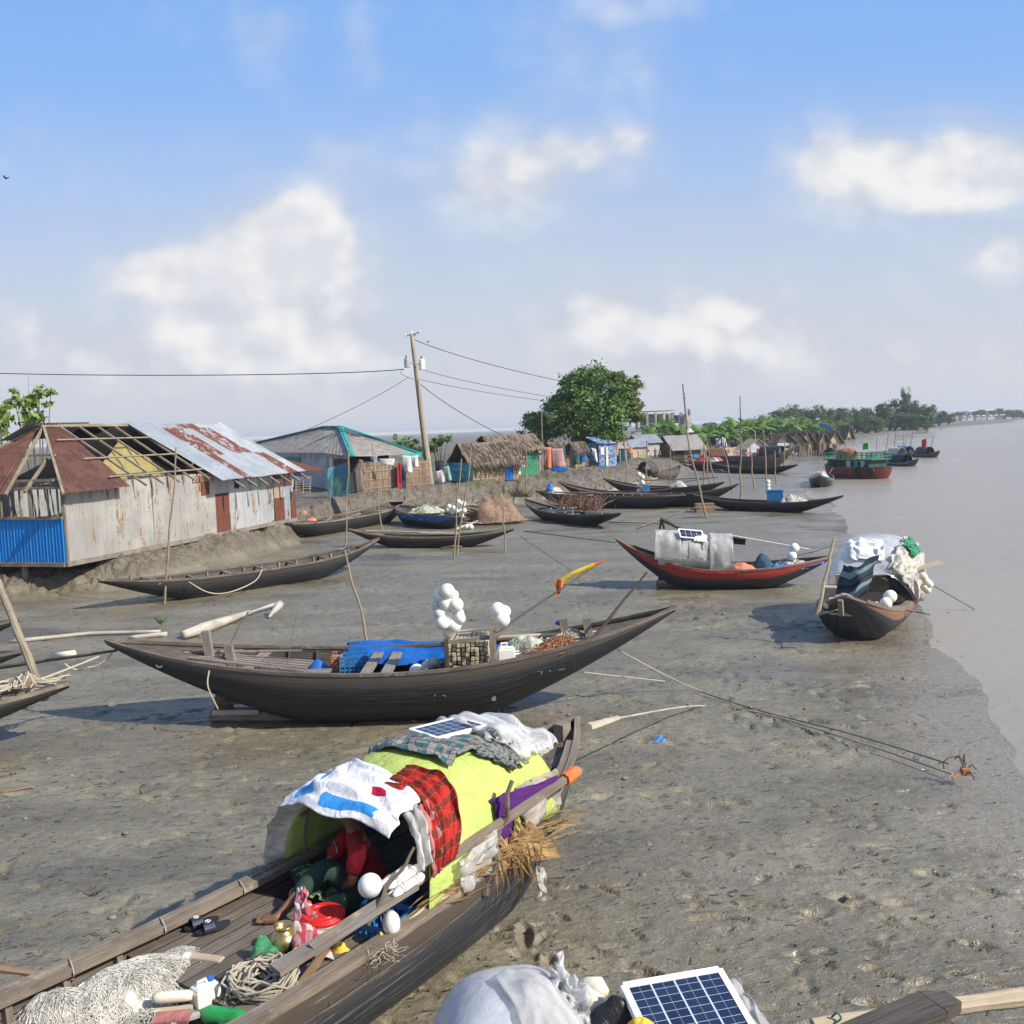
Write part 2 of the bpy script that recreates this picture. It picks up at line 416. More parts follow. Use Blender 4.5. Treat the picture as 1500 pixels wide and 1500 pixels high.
M['hull_brown'] = hull_mat('painted_brown_band_hull', (.03, .034, .04), (.2, .1, .07), band=(.24, .125, .09), bandv=.8, topv=.97, scr=(.15, .15, .15))
M['foam'] = plain('white_foam', (.76, .76, .72), .5, .12, 9., .12, dirt=(.5, .47, .4))
M['foam_old'] = plain('cream_foam', (.72, .68, .55), .55, .12, 4., .2, dirt=(.5, .45, .35))
M['jug'] = plain('milky_plastic', (.74, .74, .68), .35, .08, 4., .08, dirt=(.5, .48, .42))
M['blue'] = plain('blue_plastic', (.02, .14, .5), .4, .2, 4., .1, dirt=(.05, .12, .25))
M['crate'] = plain('blue_crate_plastic', (.03, .17, .42), .42, .25, 5., .1)
M['rope'] = wood('pale_rope', (.36, .32, .24), (.54, .49, .4), grain=6)
M['rope_dark'] = wood('dark_rope', (.1, .085, .07), (.2, .175, .14), grain=6)
M['net_white'] = plain('white_net', (.5, .485, .435), .9, .45, 16., 1.4, dirt=(.3, .29, .26))
M['net_near'] = plain('cream_white_net', (.56, .545, .49), .9, .22, 7., 1., dirt=(.45, .435, .39))
M['net_green'] = plain('grey_green_net', (.4, .43, .36), .85, .35, 9., .9, dirt=(.25, .27, .22))
M['net_brown'] = plain('brown_net', (.25, .165, .115), .9, .45, 14., 1., dirt=(.14, .1, .075))
M['rust_fibre'] = plain('rusty_fibre', (.3, .14, .075), .9, .35, 12., .8)
M['metal'] = plain('grey_metal', (.45, .46, .47), .4, .15, 4., .1, .5)
M['white_metal'] = plain('white_metal', (.75, .76, .76), .4, .08, 4., .05)
M['black'] = plain('black_rubber', (.02, .02, .022), .6, .2, 6., .2)
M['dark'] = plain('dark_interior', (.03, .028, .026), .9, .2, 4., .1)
M['black_bag'] = cloth('black_plastic_bag', (.025, .026, .03), .3, 1., .05)
M['brass'] = plain('brass', (.62, .45, .2), .28, .2, 6., .15, .9, dirt=(.25, .2, .12))
M['concrete'] = plain('stained_concrete', (.36, .35, .33), .85, .3, .7, .3, dirt=(.2, .195, .19))
M['concrete_pale'] = plain('pale_plaster', (.55, .5, .43), .85, .15, .8, .2)
M['pole'] = plain('concrete_pole', (.3, .265, .21), .8, .15, 1.5, .2)
M['film'] = film('clear_plastic_sheet', (.8, .81, .83), .36, .14, .5, 5.)
M['film_thin'] = film('thin_clear_plastic', (.6, .62, .66), .66, .16, .35, 3.)
M['film_grey'] = film('grey_plastic_sheet', (.58, .57, .55), .5, .2, .4, 5.)
M['tarp_white'] = cloth('grey_white_tarp', (.58, .58, .55), .6, .7, .15, shade=.3)
M['sack'] = cloth('woven_sack', (.42, .39, .34), .8, .6, .15, shade=.3)
def limep(m, u, c):
    o = m.tc(); x = m.sep(u)
    c = m.mix(m.rng(m.noise(o, 2.2, 5, .65), .42, .75, 0, .75), c, (.33, .41, .12)); c = m.mix(m.rng(m.noise(o, 7., 6, .75), .56, .7, 0, .6), c, (.25, .28, .11)); c = m.mix(m.rng(m.noise(o, 1.1, 4, .6), .5, .7, 0, .5), c, (.58, .66, .26))
    seam = m.mth('GREATER_THAN', m.mth('FRACT', m.mth('MULTIPLY', x[0], 2.)), .985); return m.mix(m.mth('MULTIPLY', seam, .5), c, (.28, .34, .1))
M['lime'] = cloth('lime_tarp', (.47, .57, .15), .62, .9, .05, limep, .12)
M['tarp_blue'] = cloth('blue_tarp', (.015, .13, .5), .5, .6, .1, shade=.3)
M['sky_tarp'] = cloth('bright_blue_tarp', (.02, .24, .72), .5, .45, .15, stripes((.03, .3, .8), 26., 0, .4), .15)
M['thatch'] = straw('thatch', (.11, .086, .066), (.235, .19, .148))
M['thatch_dark'] = straw('old_thatch', (.105, .084, .068), (.215, .178, .145))
M['reed'] = straw('reed_mat', (.25, .18, .125), (.42, .32, .23))
M['reed_pale'] = straw('pale_reed_mat', (.34, .27, .17), (.52, .43, .3))
M['palm_dry'] = straw('dry_palm_leaf', (.3, .19, .085), (.54, .37, .18), False)
M['tin_pale'] = tin('pale_corrugated_tin', (.45, .44, .405), amt=.425, rust=(.32, .22, .155))
M['tin_grey'] = tin('grey_corrugated_tin', (.47, .49, .49), amt=.42, rust=(.3, .21, .16))
M['tin_blue'] = tin('bluish_galvanised_tin', (.4, .44, .48), amt=.36, metal=.4)
M['tin_rust'] = tin('rusted_tin', (.3, .17, .12), amt=.75, rust=(.16, .055, .032))
M['tin_salmon'] = tin('salmon_rust_tin', (.52, .4, .32), amt=.48, rust=(.25, .11, .07))
M['tin_roof'] = tin('patchy_rust_roof_tin', (.42, .45, .48), blocks=(7., 2.), metal=.4, rust=(.17, .055, .035))
M['tin_oldred'] = tin('brown_painted_roof_tin', (.15, .062, .042), amt=.5, rust=(.1, .042, .03), metal=.03, rough=.7)
M['tin_mud'] = tin('dull_grey_tin_roof', (.37, .35, .33), amt=.3, metal=.15, rough=.7)
M['asbestos'] = plain('mottled_grey_roof_sheet', (.3, .27, .23), .85, .3, 2.2, .3, dirt=(.19, .165, .14))
M['teal_paint'] = plain('teal_paint', (.02, .33, .3), .5, .15, 3., .1)
M['green_paint'] = plain('green_paint', (.02, .2, .11), .6, .2, 2., .15)
M['white_paint'] = plain('white_painted_boards', (.46, .49, .52), .6, .12, 1.5, .15)
M['leaf_tree'] = leafm('broad_leaf', (.08, .165, .032), (.2, .32, .07))
M['leaf_yellow'] = leafm('yellowish_leaf', (.12, .17, .035), (.22, .27, .07))
M['leaf_far'] = leafm('far_leaf', (.062, .12, .032), (.125, .2, .055))
M['leaf_dark'] = leafm('dark_leaf', (.038, .08, .03), (.075, .135, .045))
M['leaf_palegreen'] = leafm('pale_leaf', (.09, .17, .05), (.16, .26, .08))
M['leaf_banana'] = leafm('banana_leaf', (.09, .2, .035), (.23, .37, .08), .4)
M['leaf_bright'] = leafm('bright_leaf', (.2, .32, .06), (.34, .46, .12), .4)
M['bark'] = wood('bark', (.12, .09, .065), (.22, .175, .13))
M['skin'] = plain('brown_skin', (.2, .095, .052), .5, .12, 8., .1)
M['skin_foot'] = plain('sole_skin', (.42, .22, .14), .5, .15, 8., .1)
M['hair'] = plain('black_hair', (.012, .011, .01), .5, .2, 20., .4)
M['redshirt'] = cloth('red_shirt', (.36, .022, .03), .8, .5, .05)
def solarm():
    m = Mt('solar_cells', rough=.16, spec=.6); x = m.sep(m.tc('UV'))
    f = m.mth('FRACT', x[0]); g = m.mth('FRACT', x[1])
    ln = m.mth('MAXIMUM', m.rng(m.mth('ABSOLUTE', m.mth('SUBTRACT', f, .5)), .455, .47), m.rng(m.mth('ABSOLUTE', m.mth('SUBTRACT', g, .5)), .47, .485))
    bus = m.mth('MULTIPLY', m.rng(m.mth('ABSOLUTE', m.mth('SUBTRACT', m.mth('FRACT', m.mth('MULTIPLY', x[0], 2.)), .5)), .47, .49), .4)
    c = m.mix(m.mth('MAXIMUM', ln, bus), m.mix(m.white(m.comb(m.mth('FLOOR', x[0]), m.mth('FLOOR', x[1]), 0.)), (.008, .014, .04), (.014, .024, .06)), (.42, .47, .52))
    m.set(col=c); return m.m
M['solar'] = solarm()
# ================================================================ camera, light, sky
sc.render.resolution_x = sc.render.resolution_y = 1024
cam = bpy.data.cameras.new('camera'); co = bpy.data.objects.new('camera', cam); COL.objects.link(co)
cam.sensor_width = 36; cam.lens = 36 * FPX / 1500; cam.clip_end = 6000; cam.clip_start = .1
co.location = (0, 0, CAMH); co.rotation_euler = (Matrix.Rotation(PI / 2 - PITCH, 3, 'X') @ Matrix.Rotation(-ROLL, 3, 'Z')).to_euler(); sc.camera = co
sc.view_settings.view_transform = 'Standard'; sc.view_settings.look = 'None'; sc.view_settings.gamma = 1
sc.view_settings.exposure = 0.33
SUN = V((1.15, -.55, 1.02)).normalized()
sl = bpy.data.lights.new('sun', 'SUN'); sl.energy = 5.0; sl.angle = R(.5); sl.color = (1, .935, .81)
so = bpy.data.objects.new('sun', sl); COL.objects.link(so); so.rotation_euler = SUN.to_track_quat('Z', 'Y').to_euler()
w = bpy.data.worlds.new('World'); sc.world = w; w.use_nodes = True
class WT(Mt):
    def __init__(s): s.t = w.node_tree
W = WT(); bg = w.node_tree.nodes['Background']; bg.inputs['Strength'].default_value = .1
sky = W.n('ShaderNodeTexSky', sky_type='NISHITA'); sky.sun_disc = False
sky.sun_elevation = math.asin(SUN.z); sky.sun_rotation = math.atan2(SUN.x, SUN.y)
sky.air_density = 1.0; sky.dust_density = 1.2; sky.ozone_density = 2.2
dirv = W.tc("Generated"); SDR = W.sep(dirv)
yy = W.mth("MAXIMUM", SDR[1], .02)
u = W.mth('DIVIDE', SDR[0], yy); e = W.mth('DIVIDE', SDR[2], yy)
uv = W.comb(u, e, 0.)
def puff(loc, det):
    v = W.map(uv, (1, 1.25, 1), loc=loc); nb_ = W.noise(v, 5., det, .58); dv = W.comb(W.mth('ADD', W.sep(v)[0], W.mth('MULTIPLY', nb_, .12)), W.mth('ADD', W.sep(v)[1], W.mth('MULTIPLY', nb_, .1)), 0.)
    b1 = W.vor(dv, 13., 'Distance', 'F1'); b2 = W.vor(dv, 30., 'Distance', 'F1')
    return W.mth('ADD', W.mth('MULTIPLY', nb_, .85), W.mth('SUBTRACT', .29, W.mth('ADD', W.mth('MULTIPLY', b1, .26), W.mth('MULTIPLY', b2, .13))))
n1 = puff((0, 0, 0), 6); n2 = puff((-.018, -.026, 0), 4)
def blob(px, py, rx, ry, k):
    d = ray(px, py); uu = d.x / d.y; ee = d.z / d.y
    vm = W.n('ShaderNodeVectorMath', operation='MULTIPLY_ADD'); W._in(vm.inputs[0], uv); vm.inputs[1].default_value = (FPX / rx, FPX / ry, 0); vm.inputs[2].default_value = (-uu * FPX / rx, -ee * FPX / ry, 0)
    dt = W.n('ShaderNodeVectorMath', operation='DOT_PRODUCT'); W._in(dt.inputs[0], vm.outputs[0]); W._in(dt.inputs[1], vm.outputs[0])
    return W.mth('MULTIPLY_ADD', W.mth('POWER', .36788, dt.outputs['Value']), k, acc)
acc = 0.
for bb in [(300, 390, 105, 45, .8), (400, 345, 80, 52, 1.05), (450, 322, 58, 44, 1.0), (480, 385, 70, 45, .75), (215, 400, 60, 30, .6), (340, 425, 150, 36, .5), (330, 492, 150, 34, .62), (150, 510, 240, 70, .42), (30, 460, 80, 45, .42), (490, 480, 110, 70, .42), (480, 545, 240, 40, .5),
           (680, 250, 110, 60, .36), (790, 235, 120, 55, .42), (890, 220, 90, 42, .42), (930, 195, 40, 24, .36), (760, 320, 150, 80, .34), (500, 240, 80, 60, .36),
           (1205, 235, 65, 50, .62), (1310, 255, 120, 60, .5), (1420, 245, 130, 65, .58), (1500, 240, 70, 60, .5), (1300, 310, 200, 50, .25), (1465, 375, 65, 38, .7), (870, 70, 120, 90, .4), (950, 10, 90, 40, .36), (530, 75, 40, 60, .4), (390, 40, 60, 50, .34),
           (860, 450, 70, 45, .58), (950, 485, 130, 55, .48), (1080, 465, 90, 50, .5), (1000, 540, 280, 55, .42), (1380, 162, 90, 10, .2), (1350, 490, 240, 70, .36)]:
    acc = blob(*bb)
dens = W.mth('ADD', acc, W.mth('MULTIPLY', W.mth('SUBTRACT', n1, .53), 1.05))
cov = W.mth('ADD', W.mth('MULTIPLY', W.rng(dens, -.06, .95), .8), W.mth('MULTIPLY', W.rng(dens, .5, .68), .2))
lit = W.rng(W.mth('SUBTRACT', n1, n2), -.14, .16)
core = W.rng(dens, .3, 1.1)
shade = W.mth('ADD', W.mth('MULTIPLY', core, .5), W.mth('SUBTRACT', W.mth('MULTIPLY', lit, .8), .15), clamp=True)
ccol = W.mix(shade, (5.0, 5.25, 5.85), (7.3, 7.2, 7.15))
veil = W.mth('MULTIPLY', W.rng(e, .38, .01), .95)
tint = W.mix(1., sky.outputs[0], (1.02, .99, 1.10), 'MULTIPLY')
up = W.mix(W.rng(e, .04, .62), (3.5, 5.0, 7.6), (1.6, 3.75, 8.1))
skyc = W.mix(.8, tint, up)
skyv = W.mix(veil, skyc, (5.15, 5.35, 5.75))
final = W.mix(W.mth('MULTIPLY', cov, .95), skyv, ccol)
below = W.rng(SDR[2], -.02, 0.)
final = W.mix(below, (2.2, 2.2, 2.2), final)
behind = W.rng(SDR[1], .0, .12)
back = W.mix(W.mth('MULTIPLY', W.rng(W.noise(W.map(dirv, (1, 1, 2)), 2.6, 6, .6), .45, .65), .5), tint, (6.5, 6.7, 7.2))
final = W.mix(behind, back, final)
w.node_tree.links.new(final, bg.inputs['Color'])

# ================================================================ ground and water
_b = [(-14.2, 24.2, .62, 2.6), (-10.75, 25.9, .7, 1.7), (-8.2, 33.6, .78, .8), (-8.35, 35.4, .8, .5), (430, 748, .95, .55), (531, 724, 1.25, 1.0), (640, 713, 1.3, 1.6), (745, 702, 1.35, 3.0), (800, 692, 1.5, 4.2), (900, 682, 1.4, 4.0), (928, 673, 1.35, 5), (12.6, 84.6, 1.15, 6), (20.6, 97, 1.05, 7), (43.6, 132, .75, 8), (75, 196, .6, 6), (115, 263, .5, 4), (225, 440, .5, 6), (470, 880, .5, 8)]
_c = []
for x, y, z, w_ in _b: p, k = X(x, y) if x < 200 or y < 1 or y > 800 or z < .6 else (G(x, y, z), 1.); _c.append((p.x, p.y, z * k, w_ * k))
x0, y0 = _c[0][0], _c[0][1]; x9, y9 = _c[-1][0], _c[-1][1]; x8, y8 = _c[-2][0], _c[-2][1]
_c = [(x0 - 150, y0 - 9, _c[0][2], 3.5), (x0 - 30, y0 - 3, _c[0][2], 3.2)] + _c + [(x9 + (x9 - x8) * 8, y9 + (y9 - y8) * 8, .5, 10)]
BANK = np.array([(a, b) for a, b, _, _ in _c]); BZ = np.array([q[2] for q in _c]); BW = np.array([q[3] for q in _c])
_w = [(6.0, 10.9), (6.15, 12.65), (7.3, 15.9), (8.6, 19.6), (9.7, 24.5), (11.6, 33.5), (13.8, 42.3), (17.2, 57), (22.8, 73), (36.5, 110), (63, 165), (95, 228), (115.5, 262), (226, 438), (472, 876)]
WATER = np.array([(5.0, -60), (5.4, 0)] + [tuple(X(*q)[0])[:2] for q in _w]); d_ = WATER[-1] - WATER[-2]; WATER = np.vstack([WATER, WATER[-1] + d_ * 8])
WZ = -.07
def sdist(px, py, P, attrs=()):
    best = np.full(px.shape, 1e18); sgn = np.zeros(px.shape); at = [np.zeros(px.shape) for _ in attrs]
    for i in range(len(P) - 1):
        ax, ay = P[i]; bx, by = P[i + 1]; dx, dy = bx - ax, by - ay
        t = np.clip(((px - ax) * dx + (py - ay) * dy) / (dx * dx + dy * dy), 0, 1)
        ex = px - (ax + t * dx); ey = py - (ay + t * dy); d2 = ex * ex + ey * ey; m = d2 < best
        best = np.where(m, d2, best); sgn = np.where(m, dx * ey - dy * ex, sgn)
        for k, a in enumerate(attrs): at[k] = np.where(m, a[i] * (1 - t) + a[i + 1] * t, at[k])
    return np.sqrt(best) * np.sign(sgn), at          # positive = landward (left of travel)
def sm(x): x = np.clip(x, 0, 1); return x * x * (3 - 2 * x)
def vnoise(x, y, seed=0):
    xi = np.floor(x).astype(np.int64); yi = np.floor(y).astype(np.int64); fx = x - xi; fy = y - yi
    def h(a, b):
        n = (a * 374761393 + b * 668265263 + seed * 974634777) & 0xffffffff
        n = ((n ^ (n >> 13)) * 1274126177) & 0xffffffff; n = n ^ (n >> 16)
        return (n & 0xffff) / 65535.
    fx = fx * fx * (3 - 2 * fx); fy = fy * fy * (3 - 2 * fy)
    return (h(xi, yi) * (1 - fx) + h(xi + 1, yi) * fx) * (1 - fy) + (h(xi, yi + 1) * (1 - fx) + h(xi + 1, yi + 1) * fx) * fy
def fbm(x, y, o=4, seed=0, g=.5):
    r = 0; a = 1; s = 0
    for i in range(o):
        r = r + a * (vnoise(x * 2 ** i, y * 2 ** i, seed + i) - .5); s += a; a *= g
    return r / s * 2
def base_z(px, py):
    dw, _ = sdist(px, py, WATER); db, (bz, bw) = sdist(px, py, BANK, (BZ, BW))
    z = np.clip(WZ + .022 * (dw + 1.1 * fbm(px * .16, py * .16, 5, 55, .55) + .5), -.9, 0.0)
    k = sm((db + bw) / bw)
    bz = bz - np.clip((db - 12) / 40, 0, 1) * .9 * sm((120 - py) / 40)
    return np.where(k > 0, z * (1 - k) + bz * k, z), dw, db, bw
def gz(x, y):
    return float(base_z(np.array([float(x)]), np.array([float(y)]))[0][0])
NR, NC = 1120, 640
tt = np.linspace(0, 1, NR)
ys = np.concatenate([np.array([-70, -40, -22, -12, -6, -2, 0, 1.5, 2.6, 3.4]), CAMH / (1.12 * (1 - tt) ** 1.9 + .0019)])
xs = np.linspace(-1, 1, NC); xs = np.sign(xs) * (np.abs(xs) ** 1.25)
wid = 7. + np.maximum(ys, 0) * .85 + np.maximum(ys - 500, 0) * 1.2 + np.where(ys < 2, 30, 0)
PX = xs[None, :] * wid[:, None]; PY = np.repeat(ys[:, None], NC, 1)
PZ, dw, db, bw = base_z(PX, PY)
onb = sm((db + bw) / .8) * sm((.6 - db) / .6 + 0.)
onflat = 1 - sm((db + bw) / 1.)
fade = sm((90 - PY) / 60)
wet = sm((dw + .2) / 2.0)
rough = fbm(PX * 2.3, PY * 2.3, 5, 1, .6)
PZ = PZ + onflat * wet * fade * (.022 * fbm(PX * .55, PY * .9, 3, 9) +   .028 * rough * (0.4 + .8 * vnoise(PX * .35, PY * .35, 77)) + .014 * np.abs(fbm(PX * 4.8, PY * 6.5, 4, 4, .65)))
lump = fbm(PX * 1.1, PY * 1.1, 5, 21, .62)
rid = np.abs(fbm(PX * 2.4, PY * 2.4, 5, 61, .66))
PZ = PZ + onb * (.24 * lump - .42 * rid + .14 + .14 * fbm(PX * 5, PY * 5, 3, 31) + .06 * fbm(PX * 11, PY * 11, 2, 33))
PZ = PZ + np.where(db > .3, .05 * fbm(PX * .8, PY * .8, 3, 41), 0)
# trodden footprints: oval dents with a raised rim
rg = random.Random(5); prints = []
def pnt(x, y, a, L, wdt, dp): prints.append((x, y, a, L, wdt, dp))
for _ in range(110):                                   # walked lines
    x = rg.uniform(-9, 7); y = rg.uniform(6, 30); a = rg.choice([rg.uniform(-.5, .5), rg.uniform(1.2, 2.2), rg.uniform(-.6, .1)])
    for k in range(rg.randint(4, 11)):
        sd = .1 if k % 2 else -.1
        pnt(x - math.sin(a) * sd, y + math.cos(a) * sd, a + rg.uniform(-.2, .2), rg.uniform(.13, .2), rg.uniform(.05, .075), rg.uniform(.03, .06))
        x += math.cos(a) * rg.uniform(.38, .55); y += math.sin(a) * rg.uniform(.38, .55); a += rg.uniform(-.15, .15)
for _ in range(1500): 
    y = 5 + 24 * rg.random() ** 1.5
    pnt(rg.uniform(-.62, .5) * (y + 2), y, rg.gauss(-.35, .6), rg.uniform(.06, .17), rg.uniform(.022, .045), rg.uniform(.018, .045))
for (x, y, a, L, wdt, dp) in prints:
    i0, i1 = np.searchsorted(ys, (y - .4, y + .4))
    if i1 <= i0: continue
    bx = PX[i0:i1]; by = PY[i0:i1]; dx = bx - x; dy = by - y
    ca, sa = math.cos(a), math.sin(a); q = ((dx * ca + dy * sa) / L) ** 2 + ((-dx * sa + dy * ca) / wdt) ** 2
    msk = (onflat * sm((dw + .3) / 1.5))[i0:i1]
    PZ[i0:i1] += msk * (-dp * np.exp(-q ** 2 * 1.2) + dp * .35 * np.exp(-((np.sqrt(q) - 1.35) / .28) ** 2) * (.4 + .6 * (vnoise(bx * 9, by * 9, 8))))
def np_mesh(name, PX, PY, PZ, mat, smooth=True):
    nr, nc = PX.shape; co_ = np.stack([PX, PY, PZ], -1).reshape(-1, 3).astype(np.float32)
    idx = np.arange(nr * nc).reshape(nr, nc); q = np.stack([idx[:-1, :-1], idx[:-1, 1:], idx[1:, 1:], idx[1:, :-1]], -1).reshape(-1)
    me = bpy.data.meshes.new(name); nq = len(q) // 4
    me.vertices.add(len(co_)); me.vertices.foreach_set('co', co_.ravel()); me.loops.add(len(q)); me.loops.foreach_set('vertex_index', q.astype(np.int32))
    me.polygons.add(nq); me.polygons.foreach_set('loop_start', np.arange(0, nq * 4, 4, dtype=np.int32)); me.polygons.foreach_set('loop_total', np.full(nq, 4, dtype=np.int32))
    me.polygons.foreach_set('use_smooth', np.ones(nq, dtype=bool)); me.update(calc_edges=True); me.materials.append(mat)
    at = me.attributes.new('wet', 'FLOAT', 'POINT'); at.data.foreach_set('value', wetv.astype(np.float32).ravel())
    o = bpy.data.objects.new(name, me); COL.objects.link(o); return o
wetv = 1 - sm((dw + .2) / np.where(PY < 40, 3.2, 5.))
mm = Mt('wet_mud', rough=.5, spec=.5); o = mm.tc(); z = mm.sep(o)[2]; hx = mm.sep(o)
st = mm.map(o, (.7, 1.5, 1), rot=(0, 0, .22)); st2 = mm.map(o, (1., 1.9, 1), rot=(0, 0, .38))
a = mm.noise(st, .5, 4, .62); b = mm.noise(st, 3.2, 5, .68); c3 = mm.noise(o, 13., 4, .65); d4 = mm.noise(o, 48., 3, .6); fl = mm.noise(st2, 5.5, 4, .72, .8); fl2 = mm.noise(st2, 16., 4, .7, .6)
col = mm.mix(mm.rng(a, .35, .68), (.148, .13, .088), (.208, .187, .134))
col = mm.mix(mm.rng(b, .46, .72, 0, .55), col, (.098, .081, .055))
col = mm.mix(mm.rng(c3, .56, .72, 0, .2), col, (.25, .22, .17))
col = mm.mix(mm.rng(fl, .39, .32, 0, .85), col, (.05, .042, .031))
col = mm.mix(mm.rng(fl2, .37, .3, 0, .75), col, (.05, .042, .031))
col = mm.mix(mm.rng(fl, .66, .74, 0, .35), col, (.27, .238, .185))
def marks(sc_, rot, keep, r_, seed):
    nd = mm.n('ShaderNodeTexVoronoi', feature='F1'); v_ = mm.map(o, (1., 2.3, 1), rot=(0, 0, rot), loc=(seed, seed * .7, 0)); ns_ = mm.noise(o, 7., 3, .6)
    mm.t.links.new(mm.comb(mm.mth('ADD', mm.sep(v_)[0], mm.mth('MULTIPLY', ns_, .16)), mm.mth('ADD', mm.sep(v_)[1], mm.mth('MULTIPLY', ns_, .3)), 0.), nd.inputs['Vector']); nd.inputs['Scale'].default_value = sc_
    rn_ = mm.sep(nd.outputs['Color'])[0]; return mm.mth('MULTIPLY', mm.rng(nd.outputs['Distance'], r_, r_ * .45), mm.mth('GREATER_THAN', rn_, keep))
cl_ = mm.rng(mm.noise(o, .5, 4, .6), .36, .58); flat_ = mm.rng(z, .2, .05)
mk_ = mm.mth('MULTIPLY', mm.mth('MULTIPLY', mm.mth('MAXIMUM', mm.mth('MAXIMUM', marks(2.6, .42, .55, .2, 0.), marks(4.6, .3, .5, .2, 3.)), marks(8., .5, .62, .22, 7.)), flat_), mm.mth('ADD', mm.mth('MULTIPLY', cl_, .75), .25))
col = mm.mix(mm.mth('MULTIPLY', mk_, .72), col, (.058, .05, .036))  # shade inside small holes and prints, painted into the mud colour
dry = mm.rng(mm.mth('ADD', z, mm.mth('MULTIPLY', b, .25)), .28, .8)
col = mm.mix(dry, col, mm.mix(mm.rng(c3, .3, .7), (.14, .118, .088), (.225, .195, .152)))
bk = mm.noise(o, 1.9, 5, .74, .4); bk2 = mm.noise(mm.map(o, (1, 1, .4)), 5., 4, .72)
col = mm.mix(mm.mth('MULTIPLY', dry, mm.rng(bk, .56, .38, 0, .8)), col, (.088, .074, .055)); col = mm.mix(mm.mth('MULTIPLY', dry, mm.rng(bk2, .46, .32)), col, (.065, .054, .04)); col = mm.mix(mm.mth('MULTIPLY', dry, mm.rng(bk2, .6, .74, 0, .7)), col, (.3, .262, .205))
bigb = mm.bump(mm.mth('MULTIPLY', dry, mm.mth('ADD', bk, mm.mth('MULTIPLY', bk2, .4))), .9, .35)
gr = mm.mth('MULTIPLY', mm.rng(mm.noise(o, .22, 5, .65), .5, .66), mm.rng(z, 1.1, 1.3))
col = mm.mix(gr, col, (.09, .1, .04))
bn = mm.bump(d4, .22, .005, mm.bump(c3, .5, .02, mm.bump(fl, .85, .045, mm.bump(b, .5, .04, mm.bump(mm.mth('SUBTRACT', 1., mk_), .9, .05, bigb)))))
rgh = mm.mth('ADD', mm.rng(mm.mth('ADD', a, mm.mth('MULTIPLY', b, .4)), .5, .85, .3, .58), mm.mth('MULTIPLY', dry, .3))
pud = mm.mth('MULTIPLY', mm.rng(mm.noise(mm.map(o, (.6, 1.2, 1), rot=(0, 0, .2)), .34, 5, .6), .54, .63), mm.rng(z, .06, .0))
an_ = mm.n('ShaderNodeAttribute', attribute_name='wet'); shore = mm.rng(mm.mth('ADD', an_.outputs['Fac'], mm.mth('MULTIPLY', mm.mth('SUBTRACT', a, .5), 1.1)), .25, .95)
col = mm.mix(mm.mth('MULTIPLY', shore, .7), col, (.215, .188, .146)); col = mm.mix(mm.mth('MULTIPLY', pud, .4), col, (.09, .078, .062))
rgh = mm.mth('SUBTRACT', rgh, mm.mth('ADD', mm.mth('MULTIPLY', pud, .26), mm.mth('MULTIPLY', shore, .26)), clamp=True)
mm.b.inputs['Specular IOR Level'].default_value = .5
mm.set(col=col, rough=rgh, nor=bn)
mud = structure(np_mesh('mud_flat', PX, PY, PZ, mm.m))
wt = Mt('river_water', rough=.26, spec=.22); o = wt.tc()
wb = wt.noise(wt.map(o, (.5, 1.6, 1), rot=(0, 0, .1)), 1.1, 4, .6); wb2 = wt.noise(wt.map(o, (1, 2.4, 1), rot=(0, 0, -.15)), 3.4, 3, .6); big = wt.noise(wt.map(o, (.35, 1, 1)), .03, 4, .6)
wt.set(col=wt.mix(wt.rng(big, .35, .65), (.235, .206, .16), (.285, .252, .203)), nor=wt.bump(wb2, .45, .035, wt.bump(wb, .5, .14)), rough=wt.rng(big, .3, .7, .2, .34))
mb = MB(); mb.quad((-120, -70, WZ), (5300, -70, WZ), (5300, 5300, WZ), (-120, 5300, WZ))
wo = structure(solo(mb, 'river_water', wt.m, 'wide grey brown tidal river beside the mud flat', 'water'))
def land(px, Y, need=.45):
    "depth on this picture column at which the ground is safely behind the bank edge"
    for k in range(60):
        p = DY(px, 690, Y); d = sdist(np.array([p.x]), np.array([Y]), BANK)[0][0]
        if d >= need: break
        Y += .25
    return Y
